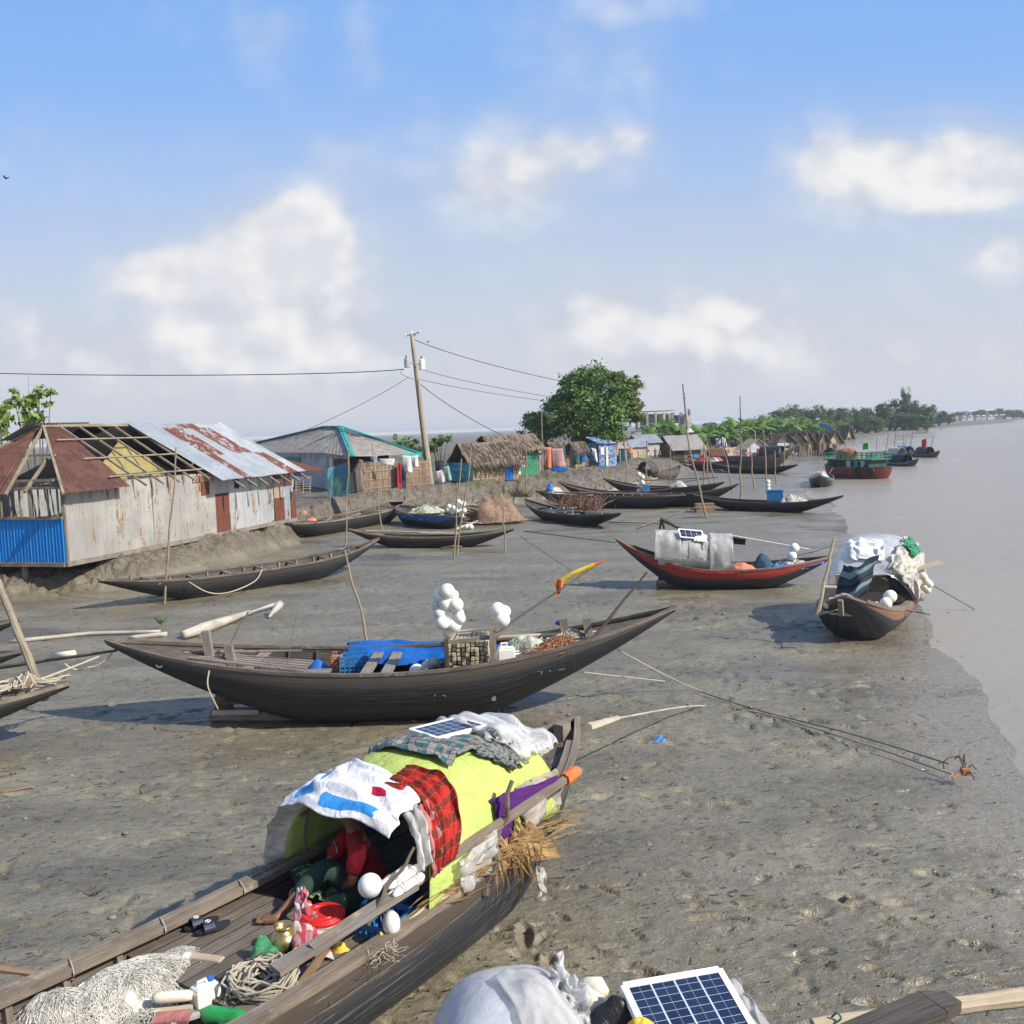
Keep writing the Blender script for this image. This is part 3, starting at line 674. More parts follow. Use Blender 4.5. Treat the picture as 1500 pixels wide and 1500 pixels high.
# ================================================================ boats
class Boat:
    def __init__(s, label, A, zA, B, zB, half, zmid, hull='hull', group='wooden fishing boats on the mud flat', name='wooden_boat', cat='boat', z0=None, pw=2.2, k0=.38, full=2.2, heel=0., sink=.06, rail='rail', inside='plank_dark', rails=True, k1=None):
        (A, ka), (B, kb) = X(A[0], A[1]), X(B[0], B[1]); k = s.k = (ka + kb) / 2; c = (A + B) / 2; d = B - A; s.L = d.length / k; rz = math.atan2(d.y, d.x)
        if z0 is None: z0 = gz(c.x, c.y)
        s.zA, s.zB, s.half, s.zmid, s.pw, s.k0, s.full, s.sink = zA, zB, half, zmid, pw, k0, full, sink
        s.root = thing(name, label, cat, (c.x, c.y, z0), rz, group, False); s.root.rotation_euler = (heel, 0, rz); s.root.scale = (k, k, k)
        s.M = Matrix.Translation((c.x, c.y, z0)) @ Matrix.Rotation(rz, 4, 'Z') @ Matrix.Rotation(heel, 4, 'X') @ Matrix.Scale(k, 4); s.rz = rz
        nu, nv = 44, 8
        def ring(t, inset=0.):
            hb = s.hb(t) - inset; zs, zk = s.zs(t), s.zk(t) + inset * 1.3; o = []
            for j in range(-nv, nv + 1):
                th = abs(j) / nv * PI / 2; y = max(hb, .004) * math.sin(th) ** .85 * (1 if j > 0 else -1) if j else 0
                o.append((V((t * s.L / 2, y, zk + (zs - zk) * (1 - math.cos(th)) ** .95)), (t * s.L / 2, abs(j) / nv)))
            return o
        mb = MB(); vs = []; uv = []; fs = []; n = 2 * nv + 1
        for i in range(nu + 1):
            q = -1 + 2 * i / nu; t = math.copysign(1 - (1 - abs(q)) ** 1.15, q)
            for p, w_ in ring(t): vs.append(p); uv.append(w_)
        for i in range(nu):
            for j in range(n - 1):
                a = i * n + j; fs.append((a, a + 1, a + n + 1, a + n))
        mb.add(vs, fs, uv); s.hull = part(mb, 'hull', M[hull], s.root, smooth=True)
        mb = MB(); vs = []; uv = []; fs = []; ts = [-.95 + 1.9 * i / 30 for i in range(31)]
        for t in ts:
            for p, w_ in ring(t, .035): vs.append(p); uv.append((w_[0], w_[1] * half * 1.6))
        for i in range(30):
            for j in range(n - 1):
                a = i * n + j; fs.append((a, a + n, a + n + 1, a + 1))
        mb.add(vs, fs, uv); part(mb, 'inner_planking', M[inside], s.root, smooth=True)
        if rails:
            for sg in (-1, 1):
                mb = MB(); mb.sweep([V((t * s.L / 2, sg * max(.012, s.hb(t) - .02), s.zs(t) + .012)) for t in [-1 + 2 * i / 40 for i in range(41)]], .06, .045)
                part(mb, 'gunwale', M[rail], s.root)
    def hb(s, t): return s.half * max(0, 1 - abs(t) ** s.full) ** .85
    def zs(s, t): return s.zmid + ((s.zA if t < 0 else s.zB) - s.zmid) * abs(t) ** s.pw
    def zk(s, t):
        a = abs(t); e = (s.zA if t < 0 else s.zB)
        return -s.sink + (0 if a < s.k0 else ((a - s.k0) / (1 - s.k0)) ** 1.25 * (e - .05 + s.sink))
    def wid(s, t, z):
        zs, zk = s.zs(t), s.zk(t) + .045; k = (z - zk) / (zs - zk)
        if k <= 0: return .01
        return max(.01, (s.hb(t) - .035) * math.sin(math.acos(max(0, min(1, 1 - k ** 1.05)))) ** .85)
    def W(s, x, y, z): return s.M @ V((x, y, z))
    def loc(s, p): return s.M.inverted() @ V(p)
    def deck(s, t0, t1, dz=.03, mat='plank', name='deck', cross=False, z=None):
        mb = MB(); h = s.L / 2
        def f(u, w_):
            t = lerp(t0, t1, u); zz = s.zs(t) - dz if z is None else z; q = s.hb(t) - .045 if z is None else s.wid(t, z) - .01
            return V((t * h, (w_ * 2 - 1) * max(.01, q), zz + .006 * nz(u * 30, w_ * 4, s.L)))
        mb.grid(f, 24, 8)
        L = (t1 - t0) * h
        uv = [(p.y, p.x) if cross else (p.x, p.y) for p in mb.v]; mb.uv = uv
        return part(mb, name, M[mat], s.root, solid=.02)
    def ribs(s, ts, r=.028, mat='wood_dark'):
        for t in ts:
            pts = []
            for j in range(-6, 7):
                th = abs(j) / 6 * PI / 2; y = (s.hb(t) - .055) * math.sin(th) ** .85 * (1 if j > 0 else -1) if j else 0
                zk = s.zk(t) + .06; pts.append(V((t * s.L / 2, y, zk + (s.zs(t) - .03 - zk) * (1 - math.cos(th)))))
            mb = MB(); mb.tube(pts, r, 4); part(mb, 'rib', M[mat], s.root)
    def thwarts(s, ts, w=.12, dz=.07, mat='wood', skew=0.):
        for t in ts:
            y = s.hb(t) - .03; mb = MB(); mb.beam((t * s.L / 2 - skew, -y, s.zs(t) - dz), (t * s.L / 2 + skew, y, s.zs(t) - dz), w, .035); part(mb, 'thwart', M[mat], s.root)
    def post(s, t, y, h, w=.07, mat='wood', dz=-.1, lean=0.):
        mb = MB(); z = s.zs(t); mb.beam((t * s.L / 2, y, z + dz), (t * s.L / 2 + lean, y, z + h), w, w * 1.2); part(mb, 'mooring_post', M[mat], s.root)
    def rudder(s, t, drop=.75, ln=.75):
        x = t * s.L / 2; g = 1 if t > 0 else -1; zk = s.zk(t); mb = MB()
        mb.beam((x, .02, zk + .12), (x + .06 * g, 0, .0), .08, .2); part(mb, 'rudder_post', M['wood_brown'], s.root)
        mb = MB(); mb.beam((x - g * .16, -.1, zk + .08), (x - g * .12, -.12, .02), .06, .09); part(mb, 'rudder_post', M['wood_dark'], s.root)
        mb = MB(); mb.beam((x + .16 * g, -.06, .1), (x - g * ln * 2.1, -.1, .06), .26, .13); part(mb, 'skeg_beam', M['wood'], s.root)
        mb = MB(); mb.beam((x + .1 * g, -.22, .17), (x - g * ln * .8, -.22, .16), .06, .07); part(mb, 'skeg_cap', M['drift'], s.root)
        mb = MB(); mb.tube([(x - g * .05, -.12, .27), (x - g * .6, -.08, .29)], .03, 6); mb.box((x - g * .62, -.08, .29), (.06, .34, .07)); part(mb, 'propeller_shaft', M['wood_brown'], s.root)
        mb = MB(); mb.beam((x - g * .75, -.06, s.zk(t * .8) + .1), (x - g * .75, -.06, .05), .3, .06); part(mb, 'skeg_plate', M['wood_dark'], s.root)
    def rest(s, mb=None): return MB(s.M)

def rope(name_label, pts, r=.012, mat='rope', sag=0., n=14, group=None, cat='rope', name='rope'):
    P = [V(p) for p in pts]; out = []
    for i in range(len(P) - 1):
        p0, p1, p2, p3 = P[max(0, i - 1)], P[i], P[i + 1], P[min(len(P) - 1, i + 2)]
        for k in range(n):
            t = k / n; q = .5 * ((2 * p1) + (p2 - p0) * t + (2 * p0 - 5 * p1 + 4 * p2 - p3) * t * t + (3 * p1 - p0 - 3 * p2 + p3) * t ** 3); q.z -= sag * 4 * t * (1 - t); out.append(q)
    out.append(P[-1]); mb = MB(); mb.tube(out, r, 5); return solo(mb, name, M[mat], name_label, cat, group)
def pole(label, base, top, r=.03, mat='bamboo', group='bamboo poles standing in the mud', name='bamboo_pole', cat='pole', kink=.05, seg=6, r2=None):
    b, t = V(base), V(top); n = 9; pts = []; sd = rnd.random() * 50; rs = []
    for i in range(n + 1):
        q = lerp(b, t, i / n); k = math.sin(i / n * PI) * kink; q.x += k * nz(sd, i * .35) * 2; q.y += k * nz(sd + 9, i * .35) * 2; pts.append(q); rs.append(lerp(r, r2 or r * .6, i / n) * (1 + .12 * (i % 2)))
    mb = MB(); mb.tube(pts, rs, seg); return solo(mb, name, M[mat], label, cat, group)
def jug(loc, h=.36, w=.28, label='', mat='jug', rz=0., group=None, name='jerrycan'):
    t = thing(name, label, 'jerrycan', loc, 0, group); c = V(loc); Rz = Matrix.Rotation(rz, 3, 'Z')
    mb = MB(); mb.box(c + V((0, 0, h * .4)), (w, w * .72, h * .8), Rz); mb.box(c + V((0, 0, h * .85)), (w, w * .72, h * .1), Rz, .72)
    b = part(mb, 'canister', M[mat], t); m = b.modifiers.new('bev', 'BEVEL'); m.width = w * .09; m.segments = 3
    mb = MB(); mb.lathe([(w * .13, h * .88), (w * .13, h * 1.0), (w * .02, h * 1.01)], c + Rz @ V((w * .26, 0, 0)), 10); part(mb, 'cap', M['blue' if mat == 'jug' else 'black'], t)
    mb = MB(); mb.tube([c + Rz @ V(q) for q in ((-w * .3, 0, h * .88), (-w * .28, 0, h * 1.02), (w * .05, 0, h * 1.02), (w * .1, 0, h * .88))], w * .06, 6); part(mb, 'handle', M[mat], t)
    return t
def crate(loc, sx, sy, h, label, rz=0., group=None, mat='crate'):
    t = thing('plastic_crate', label, 'crate', loc, 0, group); c = V(loc); Q = Matrix.Rotation(rz, 3, 'Z')
    mb = MB()
    mb.box(c + V((0, 0, .015)), (sx, sy, .03), Q)
    for (ax, L, o) in (('x', sx, sy / 2), ('x', sx, -sy / 2), ('y', sy, sx / 2), ('y', sy, -sx / 2)):
        for k in range(5):
            zz = .03 + (h - .04) * k / 4
            mb.box(c + Q @ (V((0, o, zz)) if ax == 'x' else V((o, 0, zz))), ((L, .014, .03 if k < 4 else .045) if ax == 'x' else (.014, L, .03 if k < 4 else .045)), Q)
        n = 7
        for k in range(n):
            q = (k / (n - 1) - .5) * L; mb.box(c + Q @ (V((q, o * 1.01, h / 2)) if ax == 'x' else V((o * 1.01, q, h / 2))), ((.02, .018, h) if ax == 'x' else (.018, .02, h)), Q)
    part(mb, 'lattice_wall', M[mat], t)
    mb = MB(); mb.box(c + V((0, 0, h * .22)), (sx * .94, sy * .94, h * .4), Q); part(mb, 'dark_contents', M['dark'], t); return t
def floats(label, pts, group=None, mat='foam', stick=None, cat='floats', name='float_cluster'):
    "a cluster of ball floats lashed together: one ball per part"
    z = min(p[0][2] for p in pts); c = V(pts[0][0]); t = thing(name, label, cat, (c.x, c.y, z - .1), 0, group)
    for p, r in pts:
        mb = MB(); mb.ball(p, r, 16, 10); part(mb, 'ball_float', M[mat], t, smooth=True)
    mb = MB(); q = [V(p) for p, r in pts]; q.sort(key=lambda a: a.z); mb.tube(q, .008, 4); part(mb, 'lashing_cord', M['rope'], t)
    return t
def netheap(label, c, rx, ry, h, mat='net_white', seed=1, rot=0., n=260, r=.004, cat='fishing net', group=None, name='fishing_net', smat=None, length=.5, amp=.3, nu=40, nv=18):
    t = thing(name, label, cat, c, 0, group)
    mb = MB(); mb.heap(c, rx, ry, h, amp, seed, nu, nv, rot, 2.2 / max(rx, .3), .7); part(mb, 'net_mass', M[mat], t, smooth=True)
    if n:
        mb = MB(); mb.strands(c, rx, ry, h, n, r, seed, rot, length); part(mb, 'loose_strands', M[smat or mat], t)
    return t
def sheet(label, fn, mat, name='cloth', cat='cloth', nu=20, nv=16, wr=.02, ws=6., group=None, solid=.006, us=1., vs_=1.):
    "a draped sheet with wrinkles"
    sd = rnd.random() * 40; nu = int(nu * 1.6); nv = int(nv * 1.6)
    def f(u, v):
        p = fn(u, v); k = wr
        return p + V((nz(u * ws + sd, v * ws, 1.) * k, nz(u * ws, v * ws + sd, 5.) * k, (nz(u * ws * 1.3 + sd, v * ws * 1.3, 9.) + .22 * nz(u * ws * 2.4, v * ws * 2.4, sd)) * k))
    mb = MB(); mb.grid(f, nu, nv, us, vs_); return solo(mb, name, M[mat], label, cat, group, True, solid)
def bil(a, b, c, d):
    a, b, c, d = V(a), V(b), V(c), V(d)
    return lambda u, v: lerp(lerp(a, b, u), lerp(d, c, u), v)
def solar_panel(label, c, ux, uy, th, nx, ny):
    c = V(c); ux = V(ux); uy = V(uy); n = ux.cross(uy).normalized(); t = thing('solar_panel', label, 'solar panel', c - n * th)
    mb = MB(); b = .02
    P = [c - ux / 2 - uy / 2, c + ux / 2 - uy / 2, c + ux / 2 + uy / 2, c - ux / 2 + uy / 2]
    for i in range(4): mb.beam(P[i] - n * th / 2 + (P[(i + 1) % 4] - P[i]).normalized() * (b if i % 2 else -b) * .0, P[(i + 1) % 4] - n * th / 2, .035, th + (.002 if i % 2 else 0), n)
    part(mb, 'frame', M['white_metal'], t)
    mb = MB(); e = .965; q = lambda a, b_: c + ux * (a * e / 2) + uy * (b_ * e / 2) - n * .004
    mb.add([q(-1, -1), q(1, -1), q(1, 1), q(-1, 1)], [(0, 1, 2, 3)], [(0, 0), (nx, 0), (nx, ny), (0, ny)]); part(mb, 'cell_face', M['solar'], t)
    mb = MB(); mb.add([q(-1, -1) - n * .02, q(1, -1) - n * .02, q(1, 1) - n * .02, q(-1, 1) - n * .02], [(3, 2, 1, 0)]); part(mb, 'backing', M['white_metal'], t); return t

# ---------------- the big boat in the middle of the mud
mid = Boat('long black tarred boat lying broadside on the mud with white ball floats and bundles', (-5.98, 14.0), 1.26, (2.62, 14.85), 1.5, .92, .83, 'hull_b', rail='rail', k0=.28, pw=2.0)
mid.deck(-.97, -.56, .05); mid.deck(.40, .96, .05); mid.deck(-.56, .40, z=.5, name='floor_boards')
mid.ribs([-.5, -.4, -.3, -.2, -.1, .02, .3], .03); mid.thwarts([-.48, -.07, .0], .16, .06)
for t_, y_, h_ in ((-.64, .05, .36), (-.55, -.12, .2), (.7, .0, .22), (.62, .1, .28)): mid.post(t_, y_, h_, .1, 'wood', -.15, -.05)
mid.rudder(-.60)
for yy0 in (.28, .5, .62): 
    mb = MB(); mb.beam((-2.3, yy0 - .75, .74), (-.9, yy0 - .72, .73), .12, .03); part(mb, 'deck_plank', M['wood'], mid.root)
W_ = mid.W
sheet('bright blue tarp laid over the far gunwale of the long black boat', lambda u, v: mid.W(lerp(-.85, 2.0, u), lerp(.99, .5 - .4 * max(0, u - .55) / .45, v ** 1.3) * (1 - .08 * u), lerp(.9, .6, max(0, v - .1)) + .02 * math.sin(u * 9)), 'tarp_blue', 'tarp', 'tarp', 30, 14, .05, 5)
crate(G(520, 986, .56), .44, .34, .3, 'blue lattice crate beside the brown jerrycan in the long black boat', .1)
jug(G(494, 985, .58), .33, .22, 'brown stained jerrycan left of the blue lattice crate', 'rust_fibre', .2)
b_ = MB(); b_.heap(G(466, 982, .6), .22, .16, .2, .3, 3.); solo(b_, 'bundled_tarp', M['blue'], 'small dark blue bundle left of the brown jerrycan', 'bundle', smooth=True)
# reed bundles in a wooden rack
rk = thing('bundle_rack', 'wooden rack stacked with cut bamboo ends on the long black boat', 'rack', mid.W(.72, -.1, .5))
mb = mid.rest(); r5 = random.Random(3)
for ix in range(9):
    for iz in range(9):
        x = .95 + ix * .067 + r5.uniform(-.008, .008); z = .64 + iz * .066
        mb.beam((x, -.62 + r5.uniform(-.06, .04), z), (x + r5.uniform(-.03, .03), .35, z + .02 * ix / 9), .05, .048)
part(mb, 'bamboo_ends', M['bamboo_pale'], rk)
for (x, y, h) in ((.91, -.66, 1.28), (1.57, -.66, 1.42), (.91, .2, 1.25), (1.57, .2, 1.4)):
    mb = mid.rest(); mb.beam((x, y, .35), (x, y, h), .06, .06); part(mb, 'rack_post', M['wood_dark' if x < 1 else 'wood'], rk)
mb = mid.rest(); mb.beam((.83, -.6, 1.2), (1.63, -.6, 1.28), .05, .06); part(mb, 'cross_bar', M['wood'], rk); mb = mid.rest(); mb.beam((.83, .14, 1.15), (1.63, .14, 1.25), .05, .06); part(mb, 'cross_bar', M['wood'], rk)
jug(G(742, 974, .84), .33, .26, 'large milky white jerrycan beside the bamboo rack', 'jug', .1)
jug(G(759, 973, .78), .2, .2, 'small milky white jerrycan right of the large one', 'jug', .3)
pxs = [(655, 866, 12.5), (643, 873, 10), (640, 886, 10), (653, 884, 12), (664, 872, 9), (668, 886, 12), (654, 898, 12), (669, 900, 12.5), (645, 899, 11), (660, 911, 8), (648, 912, 12), (665, 916, 12), (658, 925, 11), (674, 906, 9)]
dd = mid.W(.4, -.3, 0).y
floats('tall bunch of white ball floats on the left post of the bamboo rack', [(tuple(DY(a, b, dd + .1 * ((i * 7) % 5 - 2) * .35)), r * dd / FPX * .92) for i, (a, b, r) in enumerate(pxs)])
floats('three white ball floats tied to the right post of the bamboo rack', [(tuple(DY(729, 893, dd)), .115), (tuple(DY(739, 896, dd + .1)), .1), (tuple(DY(736, 908, dd - .06)), .118)])
floats('single white ball float on the blue tarp by the dark oar blade', [(tuple(mid.W(.42, -.3, .72)), .12)])
mb = mid.rest(); mb.beam((.4, -.45, .68), (.95, -.5, .92), .2, .05, w2=.12); solo(mb, 'broken_oar', M['wood_dark'], 'dark wooden oar blade leaning by the bamboo rack', 'oar')
netheap('thin grey net heaped left of the bamboo rack', mid.W(.68, -.3, .5), .3, .3, .34, 'net_green', 5, 0, 120)
netheap('pale green grey fishing net heaped right of the white jerrycans', mid.W(2.05, .05, .74), .55, .38, .36, 'net_green', 9, .1, 600, .004, length=.7)
netheap('rusty orange nets and cords piled towards the bow of the long boat', mid.W(2.62, -.1, .98), .42, .24, .12, 'rust_fibre', 12, .35, 260, .006)
pole('boat pole with a rolled yellow flag slanting over the mud', mid.W(1.25, -.15, 1.0), D(880, 823, 15.1), .022, 'stick', None, 'flag_pole', 'pole', .02)
fp = [D(880, 824, 15.05), D(871, 827, 15.05), D(838, 841, 15.05), D(822, 852, 15.05)]
fl = thing('rolled_flag', 'rolled yellow flag with orange ends on the slanting pole', 'flag', D(815, 873, 15))
mb = MB(); mb.tube([fp[0] + V((.08, 0, .04)), fp[0], fp[1]], [.012, .02, .024], 7); part(mb, 'orange_end', plain('orange_cloth', (.7, .16, .04), .8, .3), fl)
mb = MB(); mb.tube([fp[1], fp[2], fp[3]], [.034, .044, .05], 7); part(mb, 'yellow_cloth', plain('yellow_cloth', (.68, .5, .05), .8, .3), fl)
mb = MB(); mb.grid(lambda u, v: bil(D(812, 850, 15.02), D(832, 848, 15.02), D(824, 856, 15), D(818, 875, 15))(u, v) + V((0, .03 * math.sin(u * 9), 0)), 8, 8); part(mb, 'hanging_corner', _plain['orange_cloth'], fl, solid=.01)
pole('thick pale bamboo boom lying along the bow of the long boat', mid.W(1.35, .35, 1.04), mid.W(3.6, .12, 1.15), .045, 'bamboo_pale', None, 'bamboo_boom', 'pole', .03)
pole('dark stick raised at the bow of the long black boat', mid.W(2.9, -.3, .95), D(948, 838, 14.5), .028, 'stick', None, 'wooden_stick', 'pole', .02)
pole('weathered oar shaft lying along the stern of the long boat', mid.W(-3.2, .12, 1.02), mid.W(-1.4, .2, .98), .03, 'wood', None, 'oar_shaft', 'oar', .02)
pole('grey stick rising from the stern of the long boat', mid.W(-2.6, -.05, .9), D(364, 896, 14.2), .022, 'wood', None, 'wooden_stick', 'pole', .02)
for k in range(5):

    o_ = MB(); o_.beam((-3.0 + k * .1, -.22 + k * .12, 1.02 - k * .02), (-1.25, -.34 + k * .15, .79), .07, .025); part(o_, 'loose_plank', M['wood'], mid.root)
pole('thin upright rod in the stern of the long black boat', mid.W(-1.55, -.6, .5), D(441, 868, 14.2), .008, 'stick', None, 'thin_rod', 'pole', .02)
rope('pale rope looped down the stern side of the long boat', [mid.W(-2.52, -.78, .95), mid.W(-2.5, -.93, .75), mid.W(-2.4, -.86, .4)], .01)
rope('pale rope from the bow post of the long boat down to the mud', [mid.W(3.0, -.05, 1.2), G(1022, 1010, .02), G(1100, 1035, .02)], .011, sag=.04)
rope('second thin rope falling from the bow hull of the long boat', [mid.W(2.55, -.45, .72), G(974, 998, .02)], .009)
rope('white cord loop painted on the stern hull of the long boat', [mid.W(-3.45, -.36, 1.0), mid.W(-3.42, -.4, .94), mid.W(-3.34, -.42, .95), mid.W(-3.32, -.41, 1.0)], .012, 'foam', n=4)
mb = mid.rest(); mb.ball((2.6, .12, 1.3), .06, 10, 6, (1.5, 1, .7)); solo(mb, 'purple_bag', plain('purple_plastic', (.12, .05, .4), .5, .3), 'small purple rag on the bow post of the long boat', 'rag')
netheap('tangle of brown rope around the bow post of the long boat', mid.W(2.75, .1, 1.02), .35, .2, .14, 'net_brown', 4, 0, 160, .009, 'rope', None, 'rope_tangle', 'rope')

# ---------------- open canoe moored under the tin house
can = Boat('long empty black canoe with many cross ribs below the tin house', (-9.6, 22.1), .74, (-3.95, 28.5), .85, .66, .5, 'hull', k0=.45, pw=3, full=2.6)
can.ribs([-.78 + .13 * i for i in range(13)], .035, 'wood'); can.thwarts([-.66, -.42, -.18, .06, .3, .54, .74], .07, .05, 'wood', .12); can.deck(-.72, .8, z=.14, mat='plank', name='floor_boards'); can.deck(-.97, -.78, .04, 'plank_dark'); can.deck(.84, .97, .04, 'plank_dark')
can.post(-.8, .1, .12, .06); 
rope('pale rope hanging in a loop from the empty canoe gunwale', [can.W(-2.2, -.68, .5), can.W(-1.75, -.76, .18), can.W(-1.2, -.76, .1), can.W(-.5, -.8, .28), can.W(-.2, -.7, .55)], .018, n=6)
# ---------------- dark canoe against the bank
c7 = Boat('black canoe full of planks against the bank with a pale end board', (-8.3, 34.3), .62, (-4.7, 42.4), .95, .8, .5, 'hull', k0=.55, pw=3, full=4, z0=.0, rail='rail_pale')
c7.ribs([-.8 + .18 * i for i in range(10)], .04, 'wood'); c7.thwarts([-.6, -.25, .1, .45, .7], .12, .06); c7.deck(.84, .98, .02, 'wood'); c7.deck(-.85, .8, z=.16, mat='plank_dark', name='floor_boards')
for k in range(5):
    o_ = MB(); o_.beam((-2.6 + .9 * k, -.4 + .15 * k, .42), (-.6 + .85 * k, .45 - .14 * k, .5), .09, .04); part(o_, 'loose_plank', M['wood_dark' if k % 2 else 'wood'], c7.root)
c9 = Boat('low black canoe with pale poles laid along it near the floats', (-5.6, 32.9), .62, (.1, 33.1), .6, .56, .36, 'hull_b', k0=.4, pw=2.4, rail='rail_pale')
c9.ribs([-.5, -.3, -.1, .1, .3, .5], .03); c9.deck(-.95, -.6, .03, 'wood'); c9.deck(.6, .96, .03, 'wood'); c9.deck(-.5, .5, z=.2, name='floor_boards', mat='plank_dark')
pole('long pale bamboo laid along the low canoe', c9.W(-2.4, .1, .55), c9.W(1.0, -.1, .5), .035, 'bamboo_pale', None, 'bamboo_boom', 'pole'); 
mb = c9.rest(); mb.beam((-.3, -.2, .5), (1.1, -.25, .47), .2, .04); solo(mb, 'flat_board', M['drift'], 'flat pale board on the low black canoe', 'board')
c8 = Boat('short boat with a bright blue bow piled with nets and branches', (-4.75, 40.6), .72, (-2.0, 38.0), .5, .78, .52, 'hull_blue', k0=.6, full=3.5, z0=0, rail='rail')
netheap('cream and green net heap in the blue bowed boat', c8.W(-.3, 0, .42), 1.0, .5, .4, 'net_white', 3, 0, 90, .012); netheap('green net over the middle of the blue bowed boat', c8.W(.15, -.1, .55), .7, .35, .35, 'net_green', 23, .3, 60, .012)
c10 = Boat('small black boat with pointed ends in front of the brush pile', (.55, 42.9), .8, (4.35, 38.0), .62, .66, .4, 'hull', k0=.4, pw=2.4, rail='rail')
c10.ribs([-.4, -.1, .2, .5]); c10.deck(-.96, -.6, .05, 'plank_dark'); c10.deck(.66, .96, .03, 'wood_dark'); c10.deck(-.55, .6, z=.24, name='floor_boards', mat='plank_dark'); c10.thwarts([-.35, 0, .35], .14)
c11 = Boat('long black boat with a pale pole along its gunwale beyond the brush pile', (1.2, 47.6), .8, (8.4, 46.4), .62, .85, .6, 'hull_b', k0=.5, full=3, rail='rail_pale')
c11.deck(-.95, -.5, .06); c11.thwarts([-.3, 0, .3], .2); c11.deck(-.5, .9, z=.3, name='floor_boards', mat='plank_dark')
c11b = Boat('long black boat with a sharp raised bow right of the brush pile', (4.5, 47.7), .7, (11.2, 47.3), 1.1, .75, .6, 'hull', k0=.4, rail='rail')
c11b.deck(.5, .96, .05); c11b.deck(-.9, .5, .2, 'plank_dark'); c11b.post(.1, -.6, .12); c11b.post(.25, -.55, .1)
c12 = Boat('dark boat whose sharp prow rises left behind the long boats', (2.5, 50.4), 1.05, (8.2, 49.4), .7, .65, .5, 'hull', k0=.4); c12.deck(-.96, .3, .06, 'plank_dark')
c13 = Boat('black boat with a sharp prow and a white bundle beyond the raised bow', (5.0, 52.3), 1.1, (11.4, 51.4), .9, .7, .6, 'hull', k0=.4); c13.deck(-.96, .9, .06, 'plank_dark')
c14 = Boat('black boat with a blue box whose bow points at the river', (8.8, 46.4), .7, (15.3, 44.2), .78, .66, .42, 'hull', k0=.42, pw=2.6); c14.deck(.45, .97, .04, 'plank_dark'); c14.deck(-.95, .4, z=.28, name='floor_boards', mat='plank_dark'); c14.ribs([-.3, 0, .3])
mb = MB(); mb.box(c14.W(.6, -.1, .72), (.75, .5, .5), Matrix.Rotation(-.3, 3, 'Z')); mb.box(c14.W(.6, -.1, .99), (.79, .54, .05), Matrix.Rotation(-.3, 3, 'Z')); solo(mb, 'blue_box', M['crate'], 'bright blue box standing in the boat pointing at the river', 'box')
netheap('cream net bundle beside the bright blue box', c14.W(1.5, 0, .4), .7, .4, .4, 'net_white', 6, 0, 30, .015); floats('small stack of cream floats above the bright blue box', [(tuple(c14.W(.15, .1, .85 + .17 * k)), .12) for k in range(4)], mat='foam_old')
c15 = Boat('small dry grey boat with a dark round hood near the bank corner', (8.7, 63.5), .95, (11.8, 67.2), .95, .75, .6, 'hull_d', z0=gz(10, 65) * .5, k0=.4); c15.deck(-.2, .95, .06, 'plank')
mb = c15.rest(); mb.grid(lambda u, v: V((lerp(-2.0, -1.2, u), -.6 * math.cos(PI * v), .65 + .75 * math.sin(PI * v))), 6, 14); solo(mb, 'round_hood', M['wood_dark'], 'dark round hood at the end of the dry grey boat', 'boat hood', smooth=True, solid=.03)
c16 = Boat('low black boat with a sharp prow below the big grey boat', (15.7, 75.7), .8, (21.6, 72.6), .7, .85, .45, 'hull', k0=.45); c16.deck(-.9, .9, .1, 'plank_dark')
c17 = Boat('big grey boat with high prow and dark round tent below the white hut', (16.6, 77), 1.1, (23.2, 78), 1.9, 1.05, 1.05, 'hull_d', k0=.4, z0=.1); c17.deck(-.9, .9, .12, 'plank')
mb = c17.rest(); mb.grid(lambda u, v: V((lerp(.3, 2.0, u), -.85 * math.cos(PI * v), 1.0 + .85 * math.sin(PI * v))), 6, 16); solo(mb, 'round_tent', M['black_bag'], 'dark round tent on the big grey boat', 'boat tent', smooth=True, solid=.03)
mb = c17.rest(); mb.heap((-.6, 0, 1.0), .8, .5, .45, .3, 3.); solo(mb, 'cloth_bundle', plain('pink_cloth', (.5, .3, .27), .8, .3, 3), 'pale pink bundle beside the dark round tent', 'bundle', smooth=True)
c18 = Boat('red and white boat with red tarps drawn up by the bank', (14.6, 80), .95, (17.6, 76), .75, .9, .55, 'hull_red', k0=.4, z0=.15); c18.deck(-.9, .9, .1, 'plank')
mb = c18.rest(); mb.heap((-1.0, 0, .5), 1.1, .7, .55, .25, 8.); solo(mb, 'red_tarp', cloth('red_tarp', (.5, .06, .05), .6, .6, .1), 'red tarp heaped over the red and white boat', 'tarp', smooth=True)
mb = c18.rest(); mb.heap((.6, 0, .5), .7, .5, .35, .25, 5.); solo(mb, 'white_tarp', M['tarp_white'], 'white cloth bundle at the end of the red tarp', 'tarp', smooth=True)
for x, y, z in ((-.2, .3, .75), (.5, -.2, .72)): pass
mb = c11.rest(); mb.heap((-2.9, 0, .68), .55, .5, .32, .3, 2.); solo(mb, 'cloth_bundle', M['net_white'], 'cream bundle on the left end of the long boat', 'bundle', smooth=True)
mb = c11.rest(); mb.heap((-3.3, .1, .66), .3, .3, .5, .35, 4.); solo(mb, 'blue_bundle', M['blue'], 'blue plastic bundle at the far left boat end', 'bundle', smooth=True)
floats('string of cream floats standing on the boat behind the pale pole', [(tuple(D(938 + (3 if k % 2 else -2), 719 - 4 * k, 49.2)), .135) for k in range(7)], mat='foam_old')
mb = MB(); mb.box(D(946, 716, 49.0), (.4, .3, .3)); mb.box(D(946, 712.5, 49.0), (.43, .33, .04)); solo(mb, 'blue_tub', M['crate'], 'small blue tub beside the string of cream floats', 'tub')
